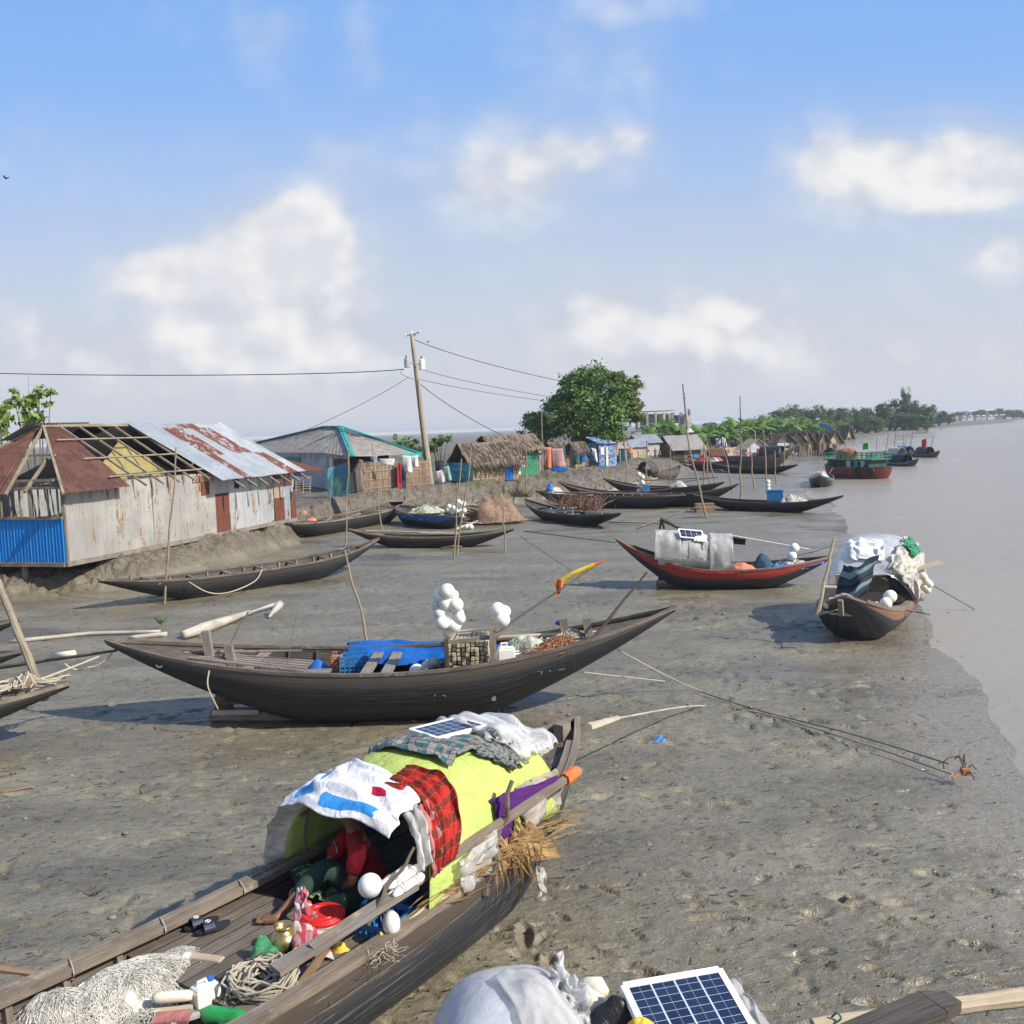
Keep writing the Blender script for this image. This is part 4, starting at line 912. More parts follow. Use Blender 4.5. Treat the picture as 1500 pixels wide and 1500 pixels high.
mb = c13.rest(); mb.heap((1.0, 0, .65), .5, .35, .3, .3, 4.); solo(mb, 'white_bundle', M['tarp_white'], 'small white bundle on the far sharp prowed boat', 'bundle', smooth=True)
pole('pale pole along the gunwale of the long boat by the brush', c11.W(-2.6, -.7, .78), c11.W(3.0, -.8, .72), .04, 'bamboo', None, 'bamboo_boom', 'pole')
for i in range(4):
    x = 900 + i * 13
    rope(f'short cord {["longest", "second", "third", "last"][i]} of four hanging down the sharp bowed boat side', [D(x, 722, 46.4), D(x + 2, 722 + [24, 14, 18, 12][i], 46.3)], .018, group='cords hanging from the boat side', n=3)

# ---------------- red boat
red = Boat('black boat with a red band and a grey tarp cabin lying on the mud', (2.8, 25.3), 1.3, (8.55, 25.35), .78, .78, .52, 'hull_red', rail='rail_pale', k0=.4, pw=2.0)
red.deck(-.97, -.58, .05, 'plank'); red.deck(-.2, .96, .06, 'plank'); red.rudder(-.56, ln=.5)
for sg in (-1, 1):
    mb = MB(); mb.sweep([V((t * red.L / 2, sg * (red.hb(t) + .004), red.zs(t) - .02)) for t in [-.99 + .06 * i for i in range(20)]], .03, .07); part(mb, 'red_rail', plain('red_paint', (.38, .04, .03), .5, .3, 4), red.root)
def cab(x, ph, off=0., k=1.): return red.W(x, -(.64 + off) * k * math.copysign(abs(math.cos(ph)) ** .6, math.cos(ph)), .52 + (.82 + off) * math.sin(ph) ** .6 + (.1 * (-x) if x < 0 else 0))
mb = MB(); mb.grid(lambda u, v: cab(lerp(-1.65, .15, u), PI * v, -.0 + .085 * nz(u * 3.2, v * 4.2, 2.) + .03 * nz(u * 8, v * 9, 2.)), 24, 26); solo(mb, 'cabin_tarp', M['tarp_white'], 'grey white tarp cabin on the red banded boat', 'boat cabin', smooth=True, solid=.02)
for k in range(7):
    x = -1.2 + .17 * k; rope('dark cord tied over the grey white cabin tarp', [cab(x, .12, .03), cab(x + .02, .5, .035), cab(x, 1.1, .035)], .011, 'rope_dark', group='cords over the cabin tarp', n=4)
sheet('clear plastic sheet hanging at the left end of the tarp cabin', lambda u, v: cab(lerp(-1.72, -1.05, u), lerp(.06, 1.5, v), .06), 'film_grey', 'plastic_sheet', 'plastic sheet', 16, 16, .03, 3)
sheet('cream plastic sheet draped over the right end of the tarp cabin', lambda u, v: cab(lerp(-.3, .28, u), lerp(.0, 1.9, v), .05), 'film_grey', 'plastic_sheet', 'plastic sheet', 16, 18, .03, 3)
sheet('small white sack lying on the right of the cabin roof', lambda u, v: cab(lerp(-.72, -.4, u), lerp(.75, 1.3, v), .06), 'foam', 'white_sack', 'sack', 8, 8, .03, 5)
solar_panel('small solar panel tilted on the tarp cabin of the red boat', cab(-.78, 1.15, .1), (.62, .03, -.08), (-.02, .2, .19), .02, 4, 2)
rope('clothes line from the tarp cabin to the floats on the red boat', [cab(.1, 1.5, .08), red.W(2.25, .0, .98)], .012, 'foam', n=8)
sheet('small black rag on the clothes line of the red boat', bil(cab(.28, 1.5, .0), cab(.62, 1.5, -.06), cab(.6, 1.5, -.22), cab(.32, 1.5, -.2)), 'black_bag', 'rag', 'rag', 6, 6, .02)
pole('thick dark boom lying over the cabin of the red boat', D(968, 760, 25.4), D(1004, 778, 25.2), .06, 'wood_dark', None, 'boat_boom', 'pole', .02); pole('pale pole crossing the boom end left of the cabin', D(932, 774, 25.6), D(1010, 746, 25.5), .03, 'bamboo_pale', None, 'bamboo_boom', 'pole', .02)
for i, (a, b, c_, d_) in enumerate(((968, 762, 962, 800), (970, 764, 978, 798))): pole(['left', 'right'][i] + ' prop under the boom at the cabin end', D(c_, d_, 25.4), D(a, b, 25.4), .04, 'wood_dark', None, 'boom_prop', 'pole', .02)
netheap('cream net heaped before the bow of the red boat', red.W(1.75, .0, .5), .5, .35, .22, 'net_white', 3, 0, 60, .008); floats('two white floats on the net of the red boat', [(tuple(red.W(1.78, -.1, .82)), .13), (tuple(red.W(1.85, -.05, 1.02)), .13)])
sheet('blue tarp spread on the foredeck of the red boat', lambda u, v: red.W(lerp(1.3, 2.55, u), lerp(-.55, .15, v) * (1 - u * .35), .58 + .05 * u + .03 * math.sin(u * 8)), 'sky_tarp', 'tarp', 'tarp', 16, 8, .05)
mb = red.rest(); mb.heap((1.05, 0, .5), .32, .3, .36, .35, 4.); solo(mb, 'dark_bundle', plain('slate_cloth', (.03, .07, .12), .8, .3), 'dark slate bundle between the cabin and the blue tarp', 'bundle', smooth=True)
mb = red.rest(); mb.heap((.5, -.1, .5), .35, .3, .14, .35, 7.); solo(mb, 'orange_cloth', plain('salmon_cloth', (.6, .22, .13), .8, .4, 9), 'salmon and orange cloths at the foot of the cabin', 'cloth', smooth=True)
pole('thin dark pole lying across the bow of the red boat', red.W(1.9, .3, .75), red.W(2.9, .5, 1.0), .02, 'stick', None, 'thin_pole', 'pole', .02)

# ---------------- boat with plastic dome at the water edge
dome = Boat('dark boat with a brown gunwale and plastic dome at the water edge', (6.62, 18.7), 1.02, (9.2, 23.0), .75, .9, .56, 'hull_brown', rail='rail_pale', full=4.2, k0=.62, pw=4., z0=-.02, rails=True)
dome.deck(-.95, -.5, .06, 'plank'); dome.deck(-.5, .9, z=.36, name='floor_boards', mat='plank'); dome.thwarts([-.3], .2, .05, 'wood_pale')
mb = MB(); mb.beam((-2.86, 0, .72), (-2.94, 0, 1.03), .09, .1); part(mb, 'stem_block', M['rail_pale'], dome.root)
for sg in (-1, 1):
    mb = MB(); mb.sweep([V((t * dome.L / 2, sg * (dome.hb(t) - .05), dome.zs(t) + .05)) for t in [-.9 + .06 * i for i in range(13)]], .12, .07); part(mb, 'wide_rail', M['wood_pale' if sg > 0 else 'rail_pale'], dome.root)
def dm(x, ph, off=0.):
    q = max(.02, 1 - ((x - .68) / 1.72) ** 2) ** .5; zb = .55 + .75 * max(0., -x)
    return dome.W(x, -(.95 * q ** .55 + off) * math.copysign(abs(math.cos(ph)) ** .75, math.cos(ph)), zb + (.5 + 1.42 * q - zb + off) * math.sin(ph) ** .7)
mb = MB(); mb.grid(lambda u, v: dm(lerp(-.8, 2.34, u), PI * v, .05 * nz(u * 4, v * 5, 2.) + .02 * nz(u * 11, v * 12, 5.)), 30, 38); solo(mb, 'plastic_dome', M['film_thin'], 'clear plastic dome cover over the boat at the water edge', 'boat cover', smooth=True)
sheet('white plastic sack lying on the clear dome', lambda u, v: dm(lerp(-.6, .05, u), lerp(1.3, 1.9, v + .35 * u - .15), .06), 'foam', 'white_sack', 'sack', 20, 16, .06, 4)
sheet('cream net draped over the right side of the clear dome', lambda u, v: dm(lerp(-.75, .9, u), lerp(.0, 1.05, v), .08), 'net_white', 'fishing_net', 'fishing net', 20, 18, .09, 7)
sheet('green net patch on the right shoulder of the dome', lambda u, v: dm(lerp(.0, .6, u), lerp(.62, 1.0, v), .14), 'green_paint', 'green_net', 'fishing net', 10, 10, .06, 8)
M['stripe'] = cloth('striped_cloth', (.045, .06, .1), .85, .4, .1, stripes((.2, .3, .3), 4., 1, .4, (.02, .02, .035)))
sheet('dark blue and teal striped cloth hung before the dome', lambda u, v: dome.W(-1.15 - .35 * math.sin(PI * u) * .6 - .25 * v, lerp(.35, -.35, u) + .12 * v, 1.45 - .95 * v * (1 - .25 * u) + .25 * u - .1 * math.sin(PI * u)), 'stripe', 'striped_cloth', 'cloth', 22, 18, .07, 3.)
netheap('pale net heap on the foredeck below the striped cloth', dome.W(-1.75, .2, .6), .4, .42, .3, 'net_green', 4, 0, 160, .006, length=.35)
floats('white floats on the right gunwale under the striped cloth', [(tuple(dome.W(-1.75, -.62, .8)), .12), (tuple(dome.W(-1.5, -.66, .9)), .13)])
floats('row of small cream floats along the front of the net heap', [(tuple(dome.W(-2.1 + .05 * k, .45 - .15 * k, .76 + .015 * (k % 2))), .075) for k in range(7)], mat='foam_old')
mb = dome.rest(); mb.box((-1.05, .45, .72), (.5, .6, .5)); mb.box((-.75, .35, 1.05), (.3, .4, .3)); solo(mb, 'wooden_box', M['wood_pale'], 'pale wooden boxes under the front of the plastic dome', 'box')
pole('upright bamboo at the left bow of the dome covered boat', dome.W(-2.5, .55, .6), D(1222, 788, 18.9), .035, 'bamboo_pale', None, 'bamboo_pole', 'pole', .02)
mb = MB(); mb.beam(D(1330, 838, 20.5), D(1377, 823, 20.8), .06, .05, w2=.16); solo(mb, 'wooden_oar', M['wood_pale'], 'pale oar sticking out right of the plastic dome', 'oar')
floats('cluster of cream floats hanging right of the dome', [(tuple(D(1352 + a, 850 + b, 20.3)), .085) for a, b in ((0, -6), (5, 2), (2, 10), (9, 6), (6, 14))], mat='foam_old')
rope('thin pale mooring rope from the dome boat bow to the mud', [dome.W(-3.0, .05, .85), G(1140, 917, .02)], .012, n=6); rope('dark line from the dome boat out into the river', [dome.W(2.2, -.9, .6), G(1428, 893, WZ)], .012, 'rope_dark', n=6)
pole('grey stick lying out from the right gunwale of the dome boat', dome.W(-1.0, -.9, .55), D(1362, 900, 19.6), .025, 'wood', None, 'wooden_stick', 'pole')
# ================================================================ near boat (local x runs to the bow, +y is the far side)
_h = R(54)
nb = Boat('weathered wooden boat in the foreground with a lime tarp tent and a seated person', (-1.617 - 4.02 * math.cos(_h), 6.74 - 4.02 * math.sin(_h)), 1.25, (-1.617 + 4.0 * math.cos(_h), 6.74 + 4.0 * math.sin(_h)), 1.32, .82, .84, 'hull_c', rail='rail_pale', inside='plank', k0=.55, pw=2.1, full=3.0)
N = nb.W
nb.deck(-.98, -.35, .34, 'plank', name='stern_deck'); nb.deck(-.2, .09, z=.745, name='deck_boards', mat='plank', cross=False); nb.deck(-.36, -.2, z=.48, name='floor_boards', mat='plank_dark'); nb.deck(.09, .72, z=.56, name='tent_floor', mat='plank'); nb.deck(.80, .99, .06, 'plank', name='bow_deck')
nb.ribs([-.62, -.52, -.42, -.32, -.22, .72, .78], .035, 'wood'); nb.thwarts([.755], .1, .1)
for sg in (-1, 1):
    mb = MB(); mb.sweep([V((t * nb.L / 2, sg * (nb.hb(t) - .08), nb.zs(t) - .0)) for t in [-.92 + .055 * i for i in range(34)]], .10, .05); part(mb, 'side_board', M['rail_pale'], nb.root)
mb = MB(); mb.beam((-.85, -.66, .67), (-.85, .7, .67), .1, .12); part(mb, 'cross_beam', M['plank_dark'], nb.root)
mb = MB(); mb.box((3.05, 0, 1.0), (.05, .5, .3)); mb.box((3.02, -.1, .85), (.3, .04, .04)); part(mb, 'bow_bulkhead', M['wood_dark'], nb.root)
mb = MB(); mb.beam((2.75, -.1, .75), (3.2, .0, 1.15), .08, .08); part(mb, 'stem_brace', M['wood'], nb.root)
nb.post(.93, 0., .1, .12, 'wood', -.1)
for x in (-2.1, -1.2, -.5, .2):
    t_ = x / nb.L * 2; mb = MB(); mb.tube([(x + .03 * math.cos(a), nb.hb(t_) - .06 + .09 * math.cos(a * 1.), nb.zs(t_) + .0 + .045 * math.sin(a)) for a in [k * .52 for k in range(13)]], .006, 4); part(mb, 'rail_lashing', M['rope'], nb.root)
# tent
def tent(x, ph, off=0.):
    k = (x - .6) / 2.0; w_ = lerp(.80, .66, k) + off; zf = lerp(.78, .92, k); za = 1.46 + .24 * min(1, max(0, (x - .4) / 1.0)) ** .8 - .22 * max(0, k - .45)
    return N(x, -w_ * math.copysign(abs(math.cos(ph)) ** .72, math.cos(ph)), zf + (za - zf + off) * max(0, math.sin(ph)) ** .72)
mb = MB(); mb.grid(lambda u, v: tent(lerp(.66 + .2 * max(0, math.sin(PI * v)), 2.6 - .12 * math.sin(PI * v), u), lerp(.015, PI - .02, v), .035 * nz(u * 4, v * 4.4, 3.) + .014 * nz(u * 11, v * 7, 6.) - .02 * abs(math.sin(u * 3 * PI + .3)) ** 3), 40, 40)
tentob = solo(mb, 'lime_tarp', M['lime'], 'lime green tarp arched over hoops as a tent on the foreground boat', 'tarp', smooth=True, solid=.008)
ft = thing('tent_frame', 'bamboo hoops holding up the lime green tarp', 'tent frame', N(1.7, 0, .6))
for x in (.85, 1.4, 2.0, 2.5):
    mb = MB(); mb.tube([tent(x, lerp(.02, PI - .02, k / 16), -.03) for k in range(17)], .014, 5); part(mb, 'hoop', M['bamboo'], ft)
for ph in (.5, 1.2, 1.95, 2.6):
    mb = MB(); mb.tube([tent(lerp(.75, 2.52, k / 6), ph, -.045) for k in range(7)], .012, 5); part(mb, 'purlin', M['bamboo'], ft)
# things on the tent
def sackp(m, u, c):
    x = m.sep(u); n = m.noise(m.map(u, (9, 16, 1)), 1., 4, .6, .6)
    def band(cx, cy, ww, hh, rot, col, c, ns=.5):
        dx = m.mth('SUBTRACT', x[0], cx); dy = m.mth('SUBTRACT', x[1], cy); ca, sa = math.cos(rot), math.sin(rot)
        a = m.mth('ABSOLUTE', m.mth('ADD', m.mth('MULTIPLY', dx, ca / ww), m.mth('MULTIPLY', dy, sa / ww))); b = m.mth('ABSOLUTE', m.mth('SUBTRACT', m.mth('MULTIPLY', dy, ca / hh), m.mth('MULTIPLY', dx, sa / hh)))
        q = m.mth('ADD', m.mth('MAXIMUM', a, b), m.mth('MULTIPLY', m.mth('SUBTRACT', n, .5), ns)); return m.mix(m.rng(q, 1.0, .94), c, col)
    c = band(.16, .33, .085, .16, .0, (.05, .3, .72), c); c = band(.2, .74, .1, .1, .3, (.08, .34, .72), c, 1.0); c = band(.35, .72, .06, .05, .3, (.1, .36, .72), c, .9)
    c = band(.55, .8, .2, .025, .25, (.12, .3, .6), c, 1.6); c = band(.6, .74, .16, .012, .25, (.25, .3, .42), c, 2.2); c = band(.88, .83, .07, .07, .1, (.75, .22, .04), c, .6); c = band(.47, .27, .045, .06, .2, (.4, .01, .05), c, .5)
    return c
M['white_sack'] = cloth('printed_white_sack', (.8, .8, .81), .55, .9, .12, sackp, .1)
sheet('white woven sack with blue and orange print draped over the front of the lime tent', lambda u, v: tent(lerp(.47 + .14 * abs(v - .45), 1.24 - .3 * (1 - v), u), lerp(1.02, 2.35, v), .05 + .05 * (1 - u)) - V((0, 0, .14 * max(0, .35 - u) ** 1.2 * 2)), 'white_sack', 'white_sack', 'sack', 36, 30, .045, 4.5)
sheet('grey translucent plastic hanging on the far side of the tent mouth', lambda u, v: tent(lerp(.52, 1.1, u), lerp(2.3, 3.12, v), .04 + .03 * math.sin(u * 9)), 'film_grey', 'plastic_sheet', 'plastic sheet', 16, 16, .045, 5)
M['red_plaid'] = cloth('red_plaid', (.5, .025, .02), .85, .9, .1, plaid(((.03, .01, .012), (.03, .035, .02), (.42, .05, .03)), 5., 6.), .2)
sheet('red and dark green plaid cloth hanging on the front edge of the tent', lambda u, v: tent(lerp(.62 + .3 * math.sin(PI * min(1, v * .62 + .1)), 1.02 + .22 * math.sin(PI * v * .8), u) , lerp(.30, 1.45, v), .035 + .03 * math.sin(u * 11) ** 2), 'red_plaid', 'plaid_cloth', 'cloth', 26, 26, .03, 6.)
sheet('pinkish grey sheet hem along the near tent mouth', lambda u, v: tent(lerp(.6, .74, u) + .16 * math.sin(PI * v * .45), lerp(.42, 1.2, v), .03 + .03 * math.sin(u * 9)), 'film_grey', 'plastic_hem', 'plastic sheet', 10, 20, .025, 5.)
M['pink_hem'] = cloth('pink_hem_cloth', (.5, .2, .19), .7, .8, .15, shade=.4)
sheet('faded pink strip beside the plastic hem at the tent mouth', lambda u, v: tent(lerp(.68, .8, u) + .18 * math.sin(PI * v * .45), lerp(.3, 1.0, v), .045 + .015 * math.sin(u * 9)), 'pink_hem', 'pink_strip', 'cloth', 6, 16, .03, 7.)
M['teal_plaid'] = cloth('teal_plaid', (.05, .15, .17), .85, .8, .1, plaid(((.4, .3, .24), (.33, .26, .22), (.02, .07, .09)), 9., 7.), .2)
sheet('teal and beige plaid cloth lying over the top of the lime tent', lambda u, v: tent(lerp(1.3, 2.15, u) + .12 * v, lerp(2.0, 1.12 - .28 * max(0, u - .45) * 1.8, v) + .12 * math.sin(u * 5), .035 + .03 * math.sin(u * 13 + v * 3) ** 2), 'teal_plaid', 'plaid_cloth', 'cloth', 34, 22, .035, 6.)
sheet('twisted tail of the teal plaid cloth hanging down the tent', lambda u, v: tent(lerp(1.75, 2.12, u) * (1 - v) + lerp(2.0, 2.1, u) * v, lerp(1.2, .74, v), .04 + .05 * math.sin(PI * u)), 'teal_plaid', 'cloth_tail', 'cloth', 10, 16, .03, 8.)
pc = tent(2.05, PI / 2 + .1, .09)
solar_panel('framed solar panel lying on top of the lime tent', pc, tuple((N(1, -.3, 0) - N(0, 0, 0)).normalized() * .52), tuple((N(.12, 1, .02) - N(0, 0, 0)).normalized() * .36), .035, 6, 4)
sheet('crumpled clear plastic bundled at the back top of the tent', lambda u, v: tent(lerp(2.15, 2.72, u), lerp(.8, 2.6, v), .07 + .12 * abs(nz(u * 4, v * 5, 7.))), 'film', 'plastic_bundle', 'plastic sheet', 26, 30, .08, 4.5)
sheet('dirty plastic flap beside the solar panel on the tent', lambda u, v: tent(lerp(2.1, 2.4, u), lerp(.98, 1.5, v), .07), 'film_grey', 'plastic_flap', 'plastic sheet', 14, 14, .09, 6.)
# beam along the near side
bA = N(-.3, -.62, .98); bB = N(2.62, -.86, 1.34)
pole('long squared timber slanting along the near side of the tent', bA, bB, .05, 'rail_pale', None, 'timber_pole', 'pole', .01, 5, .035)
mb = MB(); mb.beam(N(-.55, -.56, .95), N(.55, -.78, 1.12), .14, .035, w2=.09); solo(mb, 'paddle_board', M['wood'], 'flat grey plank lashed under the slanting timber', 'plank')
mb = MB(); mb.tube([lerp(bA, bB, .93), lerp(bA, bB, .985)], .058, 8); solo(mb, 'orange_binding', _plain['orange_cloth'], 'orange cord binding at the tip of the slanting timber', 'binding')
pole('forked dark branch propped against the slanting timber', N(1.32, -.80, .72), N(1.72, -.80, 1.52), .03, 'stick', None, 'forked_branch', 'branch', .1)
pole('short broken stick beside the tall float bundle', N(.12, -.72, 1.0), N(.62, -.72, 1.36), .018, 'stick', None, 'broken_stick', 'stick', .02)
M['purple'] = cloth('purple_cloth', (.085, .02, .15), .85, .4, .1)
sheet('purple cloth draped over the slanting timber', lambda u, v: lerp(lerp(bA, bB, .65), lerp(bA, bB, .9), u) + V((0, 0, .05)) + (N(0, .1, .11) - N(0, 0, 0)) * (1 - v) * 1.1 * (1 - u * .9) - V((0, 0, .42)) * max(0, v - .45) * (1.4 if u < .18 else .35), 'purple', 'purple_cloth', 'cloth', 16, 14, .02, 5.)
sheet('grey woven sack hanging on the near side behind the palm leaves', lambda u, v: tent(lerp(1.95, 2.55, u), lerp(.06, .5, v), .03 + .03 * math.sin(u * 7)), 'sack', 'grey_sack', 'sack', 16, 14, .035, 5.)
sheet('clear plastic strip hanging over the near gunwale', lambda u, v: N(lerp(2.0, 2.15, u), -.77 - .04 * v, lerp(.98, .42, v)), 'film_grey', 'plastic_strip', 'plastic sheet', 6, 14, .05, 6.)
sheet('grey plastic rag lying under the timber on the near side', lambda u, v: tent(lerp(1.0, 1.5, u), lerp(.02, .26, v), .06 + .03 * math.sin(u * 9)), 'film_grey', 'plastic_rag', 'plastic sheet', 14, 10, .035, 5.)
# palm leaves
pl = thing('palm_fronds', 'dry brown palm fronds tucked between the tent and the near gunwale', 'palm fronds', N(1.4, -.78, .8)); r6 = random.Random(11)
mb = MB()
def blade(a, b, c_, w_):
    n = 7; vs = []; fs = []
    for i in range(n + 1):
        t = i / n; p = (1 - t) ** 2 * a + 2 * t * (1 - t) * b + t * t * c_; ww = w_ * (1 - t) ** .6 * (.4 + .6 * min(1, t * 5)); d = V((0, 0, 1)) * .4 + V((math.cos(_h), math.sin(_h), 0)) * .6
        vs += [p - d * ww, p + V((.004, -.006, .008)), p + d * ww]
    for i in range(n):
        for k in (0, 1): fs.append((i * 3 + k, i * 3 + k + 1, i * 3 + k + 4, i * 3 + k + 3))
    mb.add(vs, fs)
for k in range(95):
    x = r6.uniform(.5, 2.2); L = r6.uniform(.4, .9); s_ = N(x, -.74 + r6.uniform(-.05, .05), .78 + r6.uniform(0, .2)); e_ = N(x + L * r6.uniform(.3, 1), -.84 - r6.uniform(-.08, .1), .9 + r6.uniform(-.12, .12)); blade(s_, (s_ + e_) / 2 + V((0, 0, r6.uniform(.02, .16))), e_, r6.uniform(.016, .03))
for k in range(34):
    x = r6.uniform(1.4, 2.0); s_ = N(x, -.72, 1.06 + r6.uniform(-.08, .1)); e_ = N(x + r6.uniform(-.15, .2), -.84 - r6.uniform(0, .12), r6.uniform(.5, .85)); blade(s_, N(x + .05, -.86, 1.02 + r6.uniform(-.05, .06)), e_, r6.uniform(.016, .03))
for k in range(26):
    x = 1.75 + .02 * k; s_ = N(1.45, -.78, .84); blade(s_, N(1.75, -.82, 1.12 - .01 * k), N(x + .05, -.80 - .006 * k, 1.24 - .022 * k), .045)
part(mb, 'leaf_blades', M['palm_dry'], pl)
mb = MB(); mb.tube([N(.25, -.72, .78), N(.9, -.76, .9), N(1.7, -.78, .88)], [.05, .035, .02], 7); part(mb, 'frond_stalk', M['bamboo_pale'], pl)
# floats on timber end
q0 = lerp(bA, bB, .22); ax = (bB - bA).normalized()
fb = thing('float_bundle', 'white sausage floats and two balls tied to the slanting timber', 'floats', q0)
sd = ax.cross(V((0, 0, 1))).normalized()
mb = MB(); mb.ball(q0 + V((-.1, .02, .11)), .088, 20, 14); part(mb, 'ball_float', M['foam'], fb, smooth=True)
mb = MB(); mb.ball(q0 + V((.05, -.05, -.14)), .07, 16, 12, (.9, .9, 1.3)); part(mb, 'ball_float', M['foam'], fb, smooth=True)
for i, (a, b) in enumerate(((-.055, .085), (.015, .095), (.075, .05), (.02, .025))):
    o_ = q0 + sd * a + V((0, 0, b)); mb = MB(); n = 14; L_ = .34 if i % 2 else .3
    pts = [o_ + ax * (.02 + L_ * k / n) for k in range(n + 1)]; rs = [.036 * max(.25, (1 - abs(2 * k / n - 1) ** 5)) ** .5 for k in range(n + 1)]
    mb.tube(pts, rs, 14); part(mb, 'sausage_float', M['foam'], fb, smooth=True)
for k in range(2):
    mb = MB(); mb.tube([q0 + sd * (.01 + .118 * math.cos(a)) + V((0, 0, .062 + .082 * math.sin(a))) + ax * (.1 + .14 * k) for a in [j * .35 for j in range(19)]], .004, 5, False); part(mb, 'lashing_cord', M['rope'], fb)
for k in range(4):
    mb = MB(); mb.tube([q0 + sd * (.03 * k - .04), q0 + sd * (.04 * k - .08) + V((.02, 0, -.14)), q0 + sd * (.045 * k - .06) + V((.04 - .03 * k, -.03, -.3)), q0 + sd * .03 * k + V((.05 - .03 * k, -.04, -.44))], .0035, 4, False); part(mb, 'hanging_cord', M['rope'], fb)
# gear in front of the tent
crate(N(.50, -.50, .5), .36, .3, .34, 'blue lattice crate under the timber beside the lime tarp', _h + .1)
crate(N(.78, -.3, .5), .36, .28, .3, 'second blue crate in shade behind the red lidded bucket', _h + .1)
bk = thing('bucket', 'white plastic bucket with a bright red lid', 'bucket', G(473, 1340, .92) - V((0, 0, .34))); c = G(473, 1338, .92)
mb = MB(); mb.lathe([(.118, -.33), (.125, -.31), (.142, -.05), (.152, -.045), (.152, -.03), (.14, -.03)], c, 32); part(mb, 'pail', M['jug'], bk, smooth=False)
mb = MB(); mb.lathe([(.16, -.03), (.163, -.012), (.157, .0), (.152, .002), (.147, .012), (.112, .012), (.109, .016), (.1, .016), (.097, .012), (.01, .012)], c, 36); part(mb, 'red_lid', plain('red_plastic', (.62, .022, .02), .38, .12, 5, .05), bk)
mb = MB(); mb.lathe([(.022, .01), (.02, .022), (.002, .023)], c + V((-.045, -.065, .003)), 12); part(mb, 'spout_cap', M['net_brown'], bk)
mb = MB(); mb.tube([c + V((-.155, .0, -.05)), c + V((-.17, -.06, -.12)), c + V((-.08, -.17, -.17)), c + V((.08, -.16, -.13)), c + V((.15, -.04, -.05))], .005, 5); part(mb, 'wire_handle', M['metal'], bk)
M['gamcha'] = cloth('red_check_towel', (.55, .53, .5), .9, .6, .12, plaid(((.4, .02, .05), (.36, .015, .06), (.5, .03, .05)), 2.2, 3.2), .15)
hand = G(437, 1300, .92)
sheet('red and white checked towel hanging from the seated person hand', lambda u, v: lerp(lerp(hand, hand + V((.05, -.03, .02)), u), lerp(G(428, 1400, .8), G(480, 1398, .8), u), v) + V((.05 * math.sin(u * 14) * v, -.03, .05 * math.sin(v * PI) + .02 * math.sin(u * 17))), 'gamcha', 'checked_towel', 'cloth', 22, 22, .035, 7.)
po = thing('brass_pot', 'round brass pot on the deck by the checked towel', 'pot', G(418, 1385, .75)); c = G(417, 1390, .75)
mb = MB(); mb.lathe([(.03, .0), (.085, .012), (.108, .055), (.105, .09), (.075, .128), (.05, .142), (.048, .155), (.072, .175), (.074, .18), (.066, .18), (.044, .158), (.043, .14)], c, 32); part(mb, 'pot_body', M['brass'], po, smooth=True)
M['green_mesh'] = film('green_plastic_mesh', (.05, .3, .13), .75, .4, .8, 14.)
mb = MB(); mb.heap(G(386, 1408, .75), .13, .11, .17, .5, 4., 20, 12, .5, 9); solo(mb, 'green_bag', M['green_mesh'], 'crumpled green mesh bag beside the brass pot', 'bag', smooth=True)
def ropecoil(label, c, rx, ry, n, r, seed, h=.1):
    mb = MB(); g = random.Random(seed); c = V(c); pts = []
    ph = 0
    for k in range(n):
        a = k * .42; q = .62 + .38 * math.sin(k * .13 + seed) * g.uniform(.5, 1); pts.append(c + V((rx * q * math.cos(a) + .04 * rx * g.uniform(-1, 1), ry * q * math.sin(a) + .04 * g.uniform(-1, 1), .02 + h * (k / n) * g.uniform(.6, 1) + .03 * math.sin(k * .9))))
    mb.tube(pts, r, 6); return solo(mb, 'rope_coil', M['rope'], label, 'rope')
ropecoil('tangled coil of pale rope on the deck edge', G(385, 1452, .74), .26, .24, 340, .0085, 3, .14)
netheap('dark net beneath the pale rope coil', G(392, 1440, .68), .3, .24, .14, 'black', 8, 0, 60, .005, smat='rope_dark')
netheap('big heap of white nylon fishing net in the stern of the foreground boat', G(176, 1494, .56), .8, .4, .3, 'net_near', 2, .94, 3600, .0021, length=.6, amp=.16, nu=70, nv=30)
netheap('smaller mound of grey white net beside the big heap', G(262, 1440, .56), .34, .2, .2, 'net_near', 19, .6, 1100, .0017, length=.6)
for i_, (a_, b_2, r_) in enumerate(((92, 1497, .3), (205, 1466, .24))):
    netheap(['left', 'upper'][i_] + ' loose fold of white net on top of the big heap', G(a_, b_2, .7), r_, r_ * .7, .16, 'net_near', 31 + i_, .7 * i_, 700, .002, length=.45, amp=.3)
mb = MB(); pts = [N(-1.12 + .032 * k, .0 - .014 * k, .60) for k in range(10)]; 
cA = G(224, 1462, .82); cB = G(282, 1458, .82); mb.tube([lerp(cA, cB, k / 8) for k in range(9)], [.026, .034, .036, .036, .036, .036, .036, .034, .026], 12); solo(mb, 'foam_tube', M['foam_old'], 'white foam tube lying on the net heap', 'float', smooth=True)
jug(G(302, 1478, .68), .2, .17, 'small dirty white jug between the net heap and the rope', 'jug', .8)
gb = thing('green_bottle', 'large green plastic bottle lying by the net heap', 'bottle', G(320, 1492, .66)); M['green_pet'] = film('green_clear_plastic', (.03, .36, .09), .8, .12, .3, 6.)
bA_ = G(288, 1484, .74); bB_ = G(362, 1494, .74); mb = MB(); mb.tube([lerp(bA_, bB_, k / 12) for k in range(13)], [.016, .022, .045, .058, .06, .056, .06, .06, .055, .06, .06, .055, .03], 14); part(mb, 'bottle_body', M['green_pet'], gb, smooth=True)
mb = MB(); mb.tube([lerp(bA_, bB_, -.07), lerp(bA_, bB_, .0)], .019, 10); part(mb, 'cap', M['green_paint'], gb)
